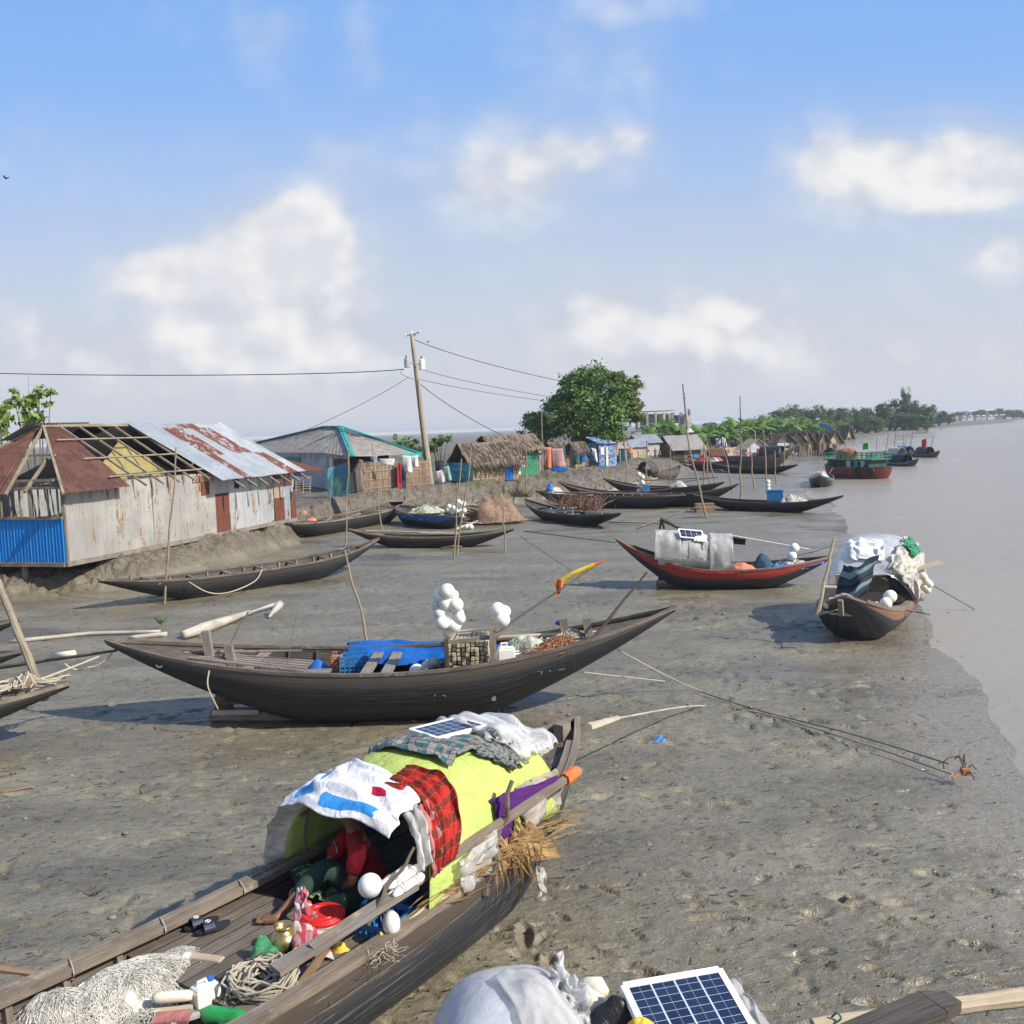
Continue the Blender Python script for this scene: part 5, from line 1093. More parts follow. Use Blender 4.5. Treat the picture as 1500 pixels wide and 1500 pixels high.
for i, (a, b, c_, d_, m_) in enumerate(((222, 1482, 282, 1476, 'bamboo_pale'), (226, 1492, 280, 1489, 'pink_hem'), (250, 1499, 300, 1483, 'drift'))):
    mb = MB(); mb.beam(G(a, b, .74), G(c_, d_, .75), .05 if i != 1 else .12, .02); solo(mb, 'wood_offcut', M[m_], ['pale split bamboo under the foam tube', 'flat pink board beside the net heap', 'thin pale slat beside the green bottle'][i], 'offcut')
mb = MB(); mb.beam(G(262, 1398, .762), G(326, 1407, .762), .075, .03); o_ = solo(mb, 'wood_block', M['wood_pale'], 'smooth pale wood block lying on the deck', 'wood block'); m_ = o_.modifiers.new('b', 'BEVEL'); m_.width = .012; m_.segments = 3
pole('long round oar shaft reaching in from the left over the net heap', G(-40, 1414, .95), G(108, 1434, .8), .026, 'wood_brown', None, 'oar_shaft', 'oar', .0)
sn = thing('sandals', 'pair of black slide sandals with white emblems on the deck', 'sandals', G(305, 1357, .75))
for i, (a, b) in enumerate(((295, 1355), (312, 1361))):
    c = G(a, b, .782); ang = .62; Q = Matrix.Rotation(ang, 3, 'Z')
    mb = MB(); vs = []
    for zz in (0, .022):
        for k in range(20):
            t = 2 * PI * k / 20; vs.append(c + Q @ V((.132 * math.cos(t), (.046 + .008 * math.cos(t)) * math.sin(t), zz + .004 * math.cos(t))))
    mb.add(vs, [tuple(range(19, -1, -1)), tuple(range(20, 40))] + [(k, (k + 1) % 20, 20 + (k + 1) % 20, 20 + k) for k in range(20)]); so_ = part(mb, 'sandal', M['black'], sn)
    mb = MB(); mb.grid(lambda u, v: c + Q @ V((-.075 + .08 * u, .052 * math.cos(PI * v), .02 + .05 * math.sin(PI * v))), 6, 10); part(mb, 'strap', plain('dark_blue_rubber', (.012, .02, .045), .5), so_, solid=.005)
    mb = MB(); mb.tube([c + Q @ V((-.035 + .018 * math.cos(a_), .018 * math.sin(a_), .0745)) for a_ in [k * .63 for k in range(11)]], .0035, 4); mb.box(c + Q @ V((-.035, 0, .074)), (.006, .022, .004), Q); part(mb, 'emblem', M['foam'], so_)
wbt = thing('water_bottle', 'clear blue water bottle behind the red lidded bucket', 'bottle', G(497, 1312, .7)); c = G(497, 1318, .7)
mb = MB(); mb.lathe([(.05, 0), (.055, .02), (.055, .12), (.05, .13), (.055, .14), (.05, .2), (.02, .25), (.02, .27)], c, 16); part(mb, 'bottle_body', film('blue_clear_plastic', (.1, .25, .4), .6, .1, .2), wbt, smooth=True)
mb = MB(); mb.lathe([(.024, .265), (.024, .29), (.0, .291)], c, 12); part(mb, 'cap', M['blue'], wbt)
for i, (a, b, z_, col) in enumerate(((556, 1384, .84, 'yellow_cloth'), (498, 1392, .8, 'yellow_cloth'))):
    mb = MB(); mb.heap(G(a, b + 4, z_ - .06), .07, .05, .09, .5, i * 3., 14, 8, 0, 20); solo(mb, 'yellow_wrapper', _plain[col], ['crumpled yellow wrapper below the near blue crate', 'yellow wrapper under the flat grey plank'][i], 'wrapper', smooth=True)
pole('slanting board end with cord beneath the flat plank', N(-.62, -.52, .55), N(-.15, -.6, .92), .045, 'wood_brown', None, 'board_end', 'board', 0)
mb = MB(); mb.strands(G(565, 1405, .84), .09, .04, .05, 18, .003, 4, .9, .14); solo(mb, 'loose_twine', M['rope'], 'loose white twine on the near gunwale', 'twine')
rope('pale rope end falling down the near hull from the coil', [G(432, 1418, .62), G(436, 1450, .84), G(440, 1478, .7), G(452, 1510, .4)], .008, n=5)
mb = MB(); mb.strands(N(3.35, .12, 1.08), .35, .12, .08, 60, .01, 9, 1.0, .4); mb.heap(N(3.3, .15, 1.02), .36, .16, .12, .4, 5.); solo(mb, 'rope_tangle', M['rope'], 'tangle of pale rope on the bow deck behind the tent', 'rope', smooth=True)
pole('thick pale rope bound rod pointing off the bow', G(862, 1066, 1.12), G(905, 1052, .95), .05, 'rope', None, 'bound_rope', 'rope', .02)
rope('mooring rope running from the near bow over the mud', [G(905, 1052, .95), G(1022, 1034, .03), G(1120, 1046, .03), G(1260, 1088, .03), G(1395, 1134, .03)], .013)
rope('second rope lying in the mud to the iron anchor', [G(1022, 1012, .03), G(1110, 1040, .03), G(1250, 1076, .03), G(1390, 1119, .03)], .011, 'rope_dark')
mb = MB(); mb.beam(G(772, 1278, .05), G(806, 1242, .14), .14, .06); solo(mb, 'skid_board', M['wood'], 'muddy board lying on the mud beside the near hull', 'board')

# ---------------- seated person in the tent mouth
def skin_mesh(name, chains, mat, parent, sub=2, root=0):
    "one continuous skinned body from joint chains [(key, parent, pos, radius)]"
    idx = {}; vs = []; es = []; rs = []
    off = OFF.get(parent.name, V((0, 0, 0)))
    for key, par, p, r in chains:
        idx[key] = len(vs); vs.append(V(p) - off); rs.append(r)
        if par is not None: es.append((idx[par], idx[key]))
    me = bpy.data.meshes.new(name); me.from_pydata(vs, es, []); ob = bpy.data.objects.new(name, me); COL.objects.link(ob)
    sk = ob.modifiers.new('skin', 'SKIN'); sk.use_smooth_shade = True; sk.branch_smoothing = .6
    for i, r in enumerate(rs):
        r2 = r if isinstance(r, tuple) else (r, r); me.skin_vertices[0].data[i].radius = r2; me.skin_vertices[0].data[i].use_root = (i == root)
    ss = ob.modifiers.new('sub', 'SUBSURF'); ss.levels = sub; ss.render_levels = sub
    me.materials.append(mat); ob.parent = parent; return ob
pr = thing('person', 'person in a dark red shirt sitting in the mouth of the lime tent', 'person', N(.98, .06, .56))
fw = (N(-.8, .6, 0) - N(0, 0, 0)).normalized(); rt = (N(.6, .8, 0) - N(0, 0, 0)).normalized(); UP = V((0, 0, 1))
pel = N(.98, .06, .66); chest = pel + UP * .42 + fw * .14; neck = chest + UP * .17 + fw * .04; head = neck + UP * .15 + fw * .05
rs_ = chest + rt * .19 + UP * .07; ls_ = chest - rt * .19 + UP * .07
rh = hand; re_ = lerp(rs_, rh, .48) + V((-.02, .04, -.10)); lh = pel + fw * .32 - rt * .08 + UP * .12; le = ls_ - UP * .26 + fw * .08 - rt * .05
foot = G(404, 1347, .8); toe = G(376, 1347, .79); rk_ = lerp(pel, foot, .52) + UP * .26 + rt * .1; lk = pel + fw * .42 - rt * .22 + UP * .04; lf = pel + fw * .38 + rt * .02 - UP * .02
ch = [('pel', None, pel, .125), ('bel', 'pel', pel + UP * .2 + fw * .06, .11), ('che', 'bel', chest, .125), ('nek', 'che', neck, .055), ('hd0', 'nek', neck + UP * .06 + fw * .015, .062), ('hd1', 'hd0', head, .088), ('hd2', 'hd1', head + UP * .085 - fw * .005, .075),
      ('rs', 'che', rs_, .062), ('re', 'rs', re_, .042), ('rw', 're', lerp(re_, rh, .86), .027), ('rp', 'rw', rh, (.036, .02)),
      ('ls', 'che', ls_, .062), ('le', 'ls', le, .042), ('lw', 'le', lerp(le, lh, .85), .027), ('lp', 'lw', lh, (.036, .02)),
      ('rk', 'pel', rk_, .068), ('ra', 'rk', lerp(rk_, foot, .9), .036), ('rf', 'ra', foot, .042), ('rm', 'rf', lerp(foot, toe, .55), (.045, .03)), 
      ('lk', 'pel', lk, .068), ('la', 'lk', lf, .038), ('lt', 'la', lf + rt * .16 - UP * .02, .035)]
hd = (rh - re_).normalized(); hs = hd.cross(UP).normalized()
for i, (o_, L) in enumerate(((-.03, .075), (-.01, .085), (.01, .08), (.03, .065))):
    k1 = rh + hd * .03 + hs * o_; k2 = k1 + hd * L * .5 - UP * .018; k3 = k2 + hd * L * .2 - UP * L * .45
    ch += [(f'f{i}a', 'rp', k1, .0095), (f'f{i}b', f'f{i}a', k2, .0085), (f'f{i}c', f'f{i}b', k3, .0075)]
    g1 = lh + fw * .03 + rt * o_; ch += [(f'g{i}a', 'lp', g1, .0095), (f'g{i}b', f'g{i}a', g1 + fw * L * .5 - UP * .01, .0085), (f'g{i}c', f'g{i}b', g1 + fw * L * .75 - UP * .04, .0075)]
ch += [('tha', 'rp', rh - hs * .045 - UP * .01, .012), ('thb', 'tha', rh - hs * .05 + hd * .045 - UP * .03, .009), ('tga', 'lp', lh + rt * .045, .012), ('tgb', 'tga', lh + rt * .05 + fw * .045 - UP * .02, .009)]
td = (toe - foot).normalized(); ts_ = td.cross(UP).normalized()
for i in range(5):
    b_ = lerp(foot, toe, .72) + ts_ * (.044 - .022 * i); ch += [(f't{i}', 'rm', b_, .013 if i else .017), (f'u{i}', f't{i}', b_ + td * (.06 - .007 * i) + UP * .008, .0125 if i else .017)]
ch += [('nose', 'hd1', head + fw * .098 - UP * .012, .014), ('earr', 'hd1', head + rt * .088, .014), ('earl', 'hd1', head - rt * .088, .014), ('chin', 'hd0', neck + UP * .075 + fw * .075, .03)]
skin_mesh('body', ch, M['skin'], pr)
mb = MB(); mb.ball(head + UP * .045 - fw * .035, .098, 18, 12, (1, 1, .95)); part(mb, 'hair', M['hair'], pr, smooth=True)
for sg in (-1, 1):
    mb = MB(); mb.ball(head + fw * .084 + rt * .032 * sg + UP * .012, .011, 8, 6); part(mb, 'eye', M['foam'], pr, smooth=True)
skin_mesh('red_shirt', [('a', None, pel + UP * .0, .17), ('b', 'a', pel + UP * .2 + fw * .06, .165), ('c', 'b', chest, .175), ('n', 'c', neck - UP * .03, .085), ('r', 'c', rs_, .095), ('r1', 'r', lerp(rs_, re_, .4), .085), ('r2', 'r1', lerp(rs_, re_, .85), .075), ('l', 'c', ls_, .095), ('l1', 'l', lerp(ls_, le, .4), .085), ('l2', 'l1', lerp(ls_, le, .85), .075)], M['redshirt'], pr)
for k, (o_, s_) in enumerate(((-.07, .03), (.06, .045))):
    mb = MB(); c = chest + fw * .168 - rt * o_ + UP * .02; mb.box(c, (s_, .006, s_ * .9), Matrix.Rotation(math.atan2(fw.y, fw.x) + PI / 2, 3, 'Z')); part(mb, 'shirt_emblem', M['tarp_white'], pr)
M['lungi'] = cloth('green_check_lungi', (.03, .06, .05), .85, .7, .1, plaid(((.06, .22, .07), (.02, .05, .06), (.3, .4, .12)), 3., 3.), .2)
skin_mesh('lungi', [('a', None, pel + UP * .03, .175), ('k', 'a', lerp(pel, rk_, .55), .12), ('k2', 'k', rk_ + UP * .01, .095), ('k3', 'k2', lerp(rk_, foot, .6), .07), ('j', 'a', lerp(pel, lk, .6), .12), ('j2', 'j', lk, .1), ('j3', 'j2', lerp(lk, lf, .6), .085)], M['lungi'], pr)
sheet('green and yellow checked cloth spread by the seated person', lambda u, v: lerp(lerp(G(425, 1275, .8), G(500, 1262, .82), u), lerp(G(440, 1325, .76), G(505, 1318, .76), u), v) + V((0, 0, .05 * math.sin(u * 6) + .03 * math.sin(v * 7))), 'lungi', 'checked_cloth', 'cloth', 18, 16, .05, 7.)

# ---------------- boat at the bottom edge
bt = Boat('boat below the viewpoint with a clear plastic hood and a solar panel', (-2.3, 3.7), 1.1, (5.6, 4.2), 1.15, .85, .8, 'hull_c', rail='rail_pale', inside='plank', k0=.42)
bt.deck(-.95, -.5, .06); bt.deck(-.5, .95, z=.45, name='deck_boards'); bt.ribs([.5, .6, .7])
B4 = bt.W
c4 = D(752, 1500, 4.55); zt = D(752, 1412, 4.6).z
def hood(u, v):
    a = PI * v; x = lerp(-.46, .46, u); h_ = (1 - abs(2 * u - 1) ** 2.6) ** .5
    return V((c4.x - .02 + x, 4.4 - .62 * math.cos(a), .95 + (zt - .95) * h_ * max(0, math.sin(a)) ** .6 + .03 * nz(u * 4, v * 4, 1.)))
mb = MB(); mb.grid(hood, 30, 30); solo(mb, 'plastic_hood', film('milky_plastic_hood', (.55, .56, .59), .8, .28, .3, 4.), 'milky plastic sheet domed over the hood at the bottom edge', 'boat cover', smooth=True)
sheet('crumpled clear plastic corner standing up at the right of the milky hood', lambda u, v: bil(D(800, 1440, 4.62), D(815, 1408, 4.62), D(868, 1470, 4.5), D(850, 1540, 4.4))(u, v) + V((0, 0, .03 * math.sin(u * 7))), 'film', 'plastic_corner', 'plastic sheet', 16, 16, .07, 6.)
sheet('wrinkled plastic fold across the front of the milky hood', lambda u, v: hood(lerp(.5 + .1 * math.sin(v * 4), .97, u), lerp(.1, .55 + .06 * math.sin(u * 6), v)) + V((0, -.015, .03)), 'film_grey', 'plastic_fold', 'plastic sheet', 24, 22, .018, 6.)
mb = MB(); mb.tube([D(846, 1448, 4.75), D(862, 1446, 4.72), D(876, 1447, 4.7), D(886, 1456, 4.66)], [.03, .05, .055, .03], 14); mb.tube([D(855, 1450, 4.7), D(872, 1470, 4.65), D(884, 1478, 4.62)], [.05, .06, .035], 14); solo(mb, 'foam_floats', M['foam_old'], 'cream foam floats behind the plastic hood', 'floats', smooth=True)
mb = MB(); mb.heap(D(900, 1502, 4.5), .11, .1, .1, .6, 5., 22, 14, 0, 9); solo(mb, 'black_bag', M['black_bag'], 'crumpled black plastic bag left of the bottom solar panel', 'bag', smooth=True)
mb = MB(); mb.heap(D(940, 1510, 4.3), .09, .07, .065, .6, 2., 20, 12, 0, 10); solo(mb, 'yellow_cloth', _plain['yellow_cloth'], 'crumpled yellow cloth below the bottom solar panel', 'cloth', smooth=True)
pa, pb = D(914, 1443, 4.55), D(1054, 1419, 4.72); pdn = (D(968, 1548, 4.2) - pa); pe = D(1120, 1525, 4.37) 
ux = (pb - pa); uy = pdn - ux * (pdn.dot(ux) / ux.length_squared) * .85
solar_panel('white framed solar panel at the bottom edge', pa + ux / 2 + uy / 2, tuple(ux), tuple(-uy), .03, 4, 9)
sheet('grey plastic sheet under the right of the bottom solar panel', bil(D(1048, 1436, 4.9), D(1078, 1432, 4.9), D(1142, 1520, 4.4), D(1090, 1540, 4.3)), 'film_grey', 'plastic_sheet', 'plastic sheet', 10, 14, .03, 5.)
pole('long pale oar shaft along the bottom right edge', D(1190, 1502, 4.85), D(1560, 1452, 5.1), .035, 'wood_pale', None, 'oar_shaft', 'oar', .0, 9, .05)
mb = MB(); mb.beam(D(1180, 1548, 4.45), D(1366, 1474, 4.72), .15, .06, w2=.19); mb.beam(D(1366, 1474, 4.72), D(1396, 1467, 4.77), .19, .06, w2=.11); solo(mb, 'wooden_paddle', M['wood_dark'], 'dark broad paddle blade over the pale oar shaft', 'paddle')
rope('green cord knotted round the pale oar shaft', [D(1218, 1490, 4.85), D(1226, 1484, 4.84), D(1232, 1492, 4.83), D(1222, 1500, 4.83)], .006, 'green_paint', n=4)

# ---------------- boats at the left edge
lb = Boat('boat with a cut off brown bow entering at the left edge', (-13.6, 10.6), .9, (-6.2, 13.2), .78, .75, .5, 'hull_b', rail='rail_pale'); lb.deck(.35, .97, .03, 'wood'); lb.deck(-.9, .35, z=.3, name='floor_boards')
Boat('upper black boat tip at the left edge', (-15.5, 16.2), .7, (-9.15, 17.6), .75, .6, .45, 'hull', z0=0).deck(.2, .96, .04, 'wood_dark')
Boat('lower black boat tip at the left edge', (-14.5, 14.6), .7, (-8.15, 15.7), .62, .6, .45, 'hull', z0=0).deck(.2, .96, .04, 'wood_dark')
pole('thick bamboo leaning out of the left edge boat', D(66, 1024, 13.2), D(-4, 850, 14.5), .06, 'bamboo', None, 'bamboo_pole', 'pole', .02, 8, .05)
pole('long dark pole lying level at the left edge below the long boat tip', D(-10, 979, 14.8), D(170, 953, 14.0), .035, 'stick', None, 'dark_pole', 'pole', .02)
mb = MB(); mb.tube([D(76, 961, 14.4), D(109, 957, 14.3)], .05, 8); solo(mb, 'foam_float', M['foam_old'], 'cream foam float tied on the long dark pole', 'float', smooth=True)
rope('tan rope slanting from the left edge to the long boat tip', [D(-5, 1014, 13), D(60, 995, 13.4), D(145, 962, 13.9)], .02)
rope('thin rope sagging from the long boat tip to the left', [D(165, 955, 14), D(128, 977, 13.9), D(95, 972, 13.8)], .014, sag=.05)
netheap('loops of tan rope hanging at the bamboo on the left edge boat', D(38, 1003, 13.3), .25, .12, .15, 'net_brown', 4, 0, 40, .014, 'rope', None, 'rope_tangle', 'rope')

# ---------------- boats on the river
c20 = Boat('small dark boat seen bow on with cream bundles at the water edge', (19.2, 59.6), .95, (21.6, 67), .7, .78, .6, 'hull_teal', 'boats afloat near the shore', z0=-.25, full=3.5, k0=.5, pw=3); c20.deck(-.9, .9, .2)
mb = c20.rest(); mb.heap((-1.6, 0, .55), 1.2, .55, .55, .35, 3.); solo(mb, 'cream_bundle', M['net_white'], 'cream net bundle in the small bow on boat', 'bundle', smooth=True)
pole('thin upright stick on the bow on boat at the water edge', c20.W(-3.2, 0, 0), c20.W(-3.1, 0, 1.2), .04, 'bamboo', None, 'thin_stick', 'pole')
fer = Boat('red hulled passenger boat with a green railed upper deck', (23.2, 71.0), 1.15, (27.1, 68.6), 1.05, 1.05, .95, 'hull_red', 'boats afloat near the shore', 'passenger_boat', 'passenger boat', z0=-.25, full=4.5, k0=.75, pw=3., rail='green_paint')
fer.hull.data.materials[0] = hull_mat('ferry_red_hull', (.2, .05, .035), (.25, .065, .045), topv=.95, scr=(.3, .13, .09)); fer.deck(-.9, .9, .05, 'plank_dark')
mb = MB(); mb.box((-.1, 0, 1.18), (3.9, 1.7, .62)); part(mb, 'cabin', plain('dark_green_cabin', (.03, .06, .05), .6, .3, 3), fer.root)
for k in range(5):
    mb = MB(); mb.box((-1.3 + .62 * k, -.86, 1.2), (.42 if k > 2 else .36, .03, .5)); part(mb, 'cabin_panel', M['white_paint' if k in (2, 4) else 'teal_paint' if k == 3 else 'dark'], fer.root)
mb = MB(); mb.box((.35, -.885, 1.2), (.2, .02, .3)); mb.box((.95, -.885, 1.2), (.22, .02, .3)); part(mb, 'cabin_window', M['dark'], fer.root)
mb = MB(); mb.box((-.1, 0, 1.53), (4.5, 2.0, .06)); part(mb, 'upper_deck', M['green_paint'], fer.root)
mb = MB()
for sg in (-.97, .97):
    for k in range(11): mb.beam((-2.25 + .44 * k, sg, 1.55), (-2.25 + .44 * k, sg, 1.98), .04, .04)
    for z_ in (1.72, 1.86, 1.98): mb.beam((-2.28, sg, z_), (2.2, sg, z_), .04, .035)
for z_ in (1.75, 1.98): mb.beam((-2.27, -.97, z_ + .003), (-2.27, .97, z_ + .003), .035, .04); mb.beam((2.17, -.97, z_ + .003), (2.17, .97, z_ + .003), .035, .04)
part(mb, 'deck_railing', plain('rail_green', (.02, .2, .1), .5, .2), fer.root)
mb = MB(); mb.heap((-1.1, .1, 1.56), .95, .6, .75, .2, 3., 20, 10, 0, 2, .3); solo_m = MB(fer.M); solo_m.heap((-1.1, .1, 1.56), .95, .6, .75, .2, 3., 20, 10, 0, 2, .3); solo(solo_m, 'orange_tarp', plain('rust_orange_tarp', (.32, .12, .06), .8, .35, 3), 'rust orange tarp heap on the upper deck of the passenger boat', 'tarp', smooth=True)
for x, y, z_ in ((1.0, -1.12, .75), (1.75, -1.05, .95), (2.45, -.2, .7), (-2.45, .1, .95), (2.0, -.95, .7)):
    mb = MB(); g_ = Matrix.Rotation(PI / 2, 3, 'X') if abs(y) > .5 else Matrix.Rotation(PI / 2, 3, 'Y'); n = 20
    vs = []; fs = []
    for i in range(n):
        for j in range(8):
            a = 2 * PI * i / n; b = 2 * PI * j / 8; p = V(((.24 + .08 * math.cos(b)) * math.cos(a), (.24 + .08 * math.cos(b)) * math.sin(a), .08 * math.sin(b))); vs.append(V((x, y, z_)) + g_ @ p)
    for i in range(n):
        for j in range(8): fs.append((i * 8 + j, ((i + 1) % n) * 8 + j, ((i + 1) % n) * 8 + (j + 1) % 8, i * 8 + (j + 1) % 8))
    mb.add(vs, fs); part(mb, 'fender_tyre', M['black'], fer.root, smooth=True)
fl = thing('green_flag', 'green flag on the upper deck of the passenger boat', 'flag', fer.W(.6, .4, 1.56)); mb = fer.rest(); mb.tube([(.6, .4, 1.56), (.6, .4, 2.75)], .025, 5); part(mb, 'flag_staff', M['bamboo'], fl); mb = fer.rest(); mb.grid(lambda u, v: V((.6 - .5 * u, .4 + .06 * math.sin(u * 7), 2.7 - .45 * v - .1 * u)), 6, 4); part(mb, 'flag_cloth', plain('flag_green', (.05, .4, .05), .8), fl, solid=.01)
rope('mooring rope between the bow on boat and the passenger boat', [c20.W(1.5, -.5, .8), fer.W(-2.2, 0, 1.0)], .03, 'rope_dark', n=4)
RB = [((33.3, 86.2), (35.7, 84.6), 'low blue black boat nearest behind the passenger boat', 'hull_teal', .6, .75), ((33.2, 90), (34.8, 88.4), 'dark boat with grey hood just behind the ferry rail', 'hull', .6, .9), ((38.2, 99.2), (40.4, 97.4), 'boat with a yellow and white load in the river group', 'hull_d', .65, .85), ((42.6, 103), (45.0, 101.4), 'grey boat with a dark hood and red flag at the group right end', 'hull_d', .65, .8), ((42.3, 107.4), (44.6, 105.6), 'black boat half hidden between the loaded boats', 'hull', .6, .7), ((34.4, 104), (36.0, 109), 'dark boat with a grey hood lying at the mud edge', 'hull', .65, 1.0)]
for i, (a, b, lbl, hm, fb_, hh) in enumerate(RB):
    q = Boat(lbl, a, fb_ + .3, b, fb_ + .25, .68, fb_ - .1, hm, 'boats afloat near the shore', z0=-.25 if i < 5 else -.05, full=3.5, k0=.55, pw=3.); q.deck(-.9, .9, .15, 'plank_dark')
    mb = q.rest(); mb.grid(lambda u, v: V((lerp(-.8, .8, u), -.6 * math.cos(PI * v), .5 + hh * math.sin(PI * v) ** .8 + .04 * nz(u * 9, v * 9, i))), 8, 14)
    solo(mb, 'boat_hood', M[['black_bag', 'film_grey', 'tarp_white', 'wood_dark', 'tarp_blue', 'tarp_white'][i]], f'{["black", "grey", "pale", "dark brown", "blue", "whitish"][i]} arched hood on the {lbl[:34].rsplit(" ", 1)[0]}', 'boat hood', smooth=True, solid=.02)
    mb = q.rest(); mb.heap((-.95, 0, .5), .42, .36, .4, .4, i * 2.); solo(mb, 'boat_load', M[['net_green', 'net_white', 'foam_old', 'net_white', 'net_brown', 'net_white'][i]], f'{["grey green", "off white", "cream", "light", "brown", "ivory"][i]} net load on the {lbl[:34].rsplit(" ", 1)[0]}', 'load', smooth=True)
    for k in range(2): pole(f'{["left", "right"][k]} upright stick on the {lbl[:34].rsplit(" ", 1)[0]}', q.W(-.7 + 1.2 * k, .2, .5), q.W(-.6 + 1.6 * k, .3, 2.1 + .4 * ((i + k) % 3)), .035, 'stick', 'sticks standing on the river boats', 'boat_stick', 'pole')
mb = MB(); mb.grid(lambda u, v: D(lerp(1350, 1357, u), lerp(645, 656, v) - 3 * u, 102.) + V((0, .05 * math.sin(u * 6), 0)), 5, 5); solo(mb, 'red_flag', plain('flag_red', (.6, .03, .05), .8), 'small red flag at the right end of the river group', 'flag', solid=.015)
pole('thin staff of the small red flag', D(1349, 668, 102), D(1357, 644, 102), .03, 'stick', None, 'flag_staff', 'pole')
pole('pinkish pole standing in the river group beside the yellow load', D(1290, 668, 95), D(1288, 645, 95), .05, 'bamboo_pale', None, 'pale_pole', 'pole')
# ================================================================ tin house on the left
H0 = X(-11.2, 24.0)[0]; _e = X(-7.8, 34.6)[0]; hd_ = (_e - H0).normalized(); hp = V((-hd_.y, hd_.x, 0)); KH = (_e - H0).length / 11.13
def HP(s_, w_, z_): return H0 + (hd_ * s_ + hp * w_ + V((0, 0, z_))) * KH
HL = 11.1; HW = 4.2
th = thing('tin_house', 'long house of patched corrugated tin with a half open roof and a blue end wall', 'house', HP(HL / 2, HW / 2, .7))
zt0, zt1 = 2.68, 2.72
def wz(s_): return lerp(zt0, zt1, s_ / HL)
for (a, b, z0_, z1_, m_, dpt) in ((0, 3.4, .8, 2.66, 'tin_pale', 0), (3.36, 6.35, .8, 2.66, 'tin_pale', .012), (6.3, 7.05, .8, 2.0, 'tin_rust', .026), (6.3, 7.6, 1.98, 2.66, 'tin_blue', .012), (7.0, 8.7, .8, 2.68, 'tin_grey', .03), (8.66, 9.75, .8, 2.68, 'tin_grey', .0), (9.7, 10.4, 1.55, 2.68, 'tin_salmon', .02), (9.7, 10.35, .8, 1.6, 'tin_rust', .034), (10.3, 11.0, .8, 1.95, 'tin_blue', .03), (10.35, 11.1, 1.9, 2.68, 'tin_salmon', .014), (10.78, 11.12, .8, 1.75, 'tin_rust', .045)):
    mb = MB(); mb.corr(HP(a, -dpt, z0_), HP(b, -dpt, z0_), HP(b, -dpt, z1_), HP(a, -dpt, z1_), (b - a) / .1, .02, 3, .03)
    part(mb, 'wall_sheet', M[m_], th, smooth=True)
for (a, b, z0_, z1_, m_) in ((5.6, 6.0, 2.02, 2.4, 'tin_rust'), (9.72, 10.2, 2.25, 2.6, 'tin_oldred'), (5.2, 6.3, 2.42, 2.6, 'tin_salmon'), (7.35, 7.6, 2.1, 2.4, 'dark')):
    mb = MB(); mb.box(HP((a + b) / 2, -.045, (z0_ + z1_) / 2), ((b - a) * KH, .012, (z1_ - z0_) * KH), Matrix.Rotation(math.atan2(hd_.y, hd_.x), 3, 'Z')); part(mb, 'wall_patch', M[m_], th)
for (a, b, c_, d_) in ((HL, 0, HL, HW), (0, HW, HL, HW)):
    mb = MB(); p_, q_ = HP(a, b, .8), HP(c_, d_, .8); mb.corr(p_, q_, q_ + V((0, 0, 1.9 * KH)), p_ + V((0, 0, 1.9 * KH)), (q_ - p_).length / .085, .013, 2); part(mb, 'wall_sheet', M['tin_grey'], th, smooth=True)
mb = MB(); mb.corr(HP(0, HW, .82), HP(-.03, -.03, .82), HP(-.03, -.03, 1.86), HP(0, HW, 1.86), 44, .014, 2); part(mb, 'blue_end_wall', M['sky_tarp'], th, smooth=True)
mb = MB(); mb.beam(HP(-.06, -.06, .77), HP(HL, -.06, .77), .1, .13); mb.beam(HP(-.05, 0, .765), HP(-.05, HW + .2, .765), .1, .12); part(mb, 'floor_beam', M['wood'], th)
mb = MB(); mb.grid(bil(HP(0, 0, .8), HP(HL, 0, .8), HP(HL, HW, .8), HP(0, HW, .8)), 2, 2); part(mb, 'floor', M['plank_dark'], th)
for (a, b) in ((.1, 1.35), (.15, 3.6), (2.4, .2), (3.6, .15), (5.6, .1), (7.6, .1)):
    g_ = gz(HP(a, b, 0).x, HP(a, b, 0).y) - .3; mb = MB(); mb.tube([V((HP(a, b, 0).x, HP(a, b, 0).y, g_)), HP(a, b, .72)], .1, 8); part(mb, 'stilt', M['wood'], th)
mb = MB()
for k in range(15): mb.beam(HP(.02, .15 + .28 * k, 1.86), HP(.02, .15 + .28 * k, 2.62), .05, .04)
mb.beam(HP(.0, 0, 2.62), HP(.0, HW, 2.62), .07, .07); mb.beam(HP(-.03, 0, 1.9), HP(-.03, HW, 1.9), .1, .08); part(mb, 'slatted_railing', M['bamboo'], th)
for b in (0., .95, 2.1, 3.2, HW):
    mb = MB(); mb.beam(HP(.03, b, .8), HP(.03, b, 2.68), .09, .09); part(mb, 'corner_post', M['wood'], th)
ZR = 4.15; r0, r1 = 1.9, 10.0
def RP(s_, k_, dz=0.): # roof point: k_=0 eave .. 1 ridge on the river slope
    return lerp(HP(s_, -.38, 2.56), HP(s_, HW / 2, ZR), k_) + V((0, 0, dz))
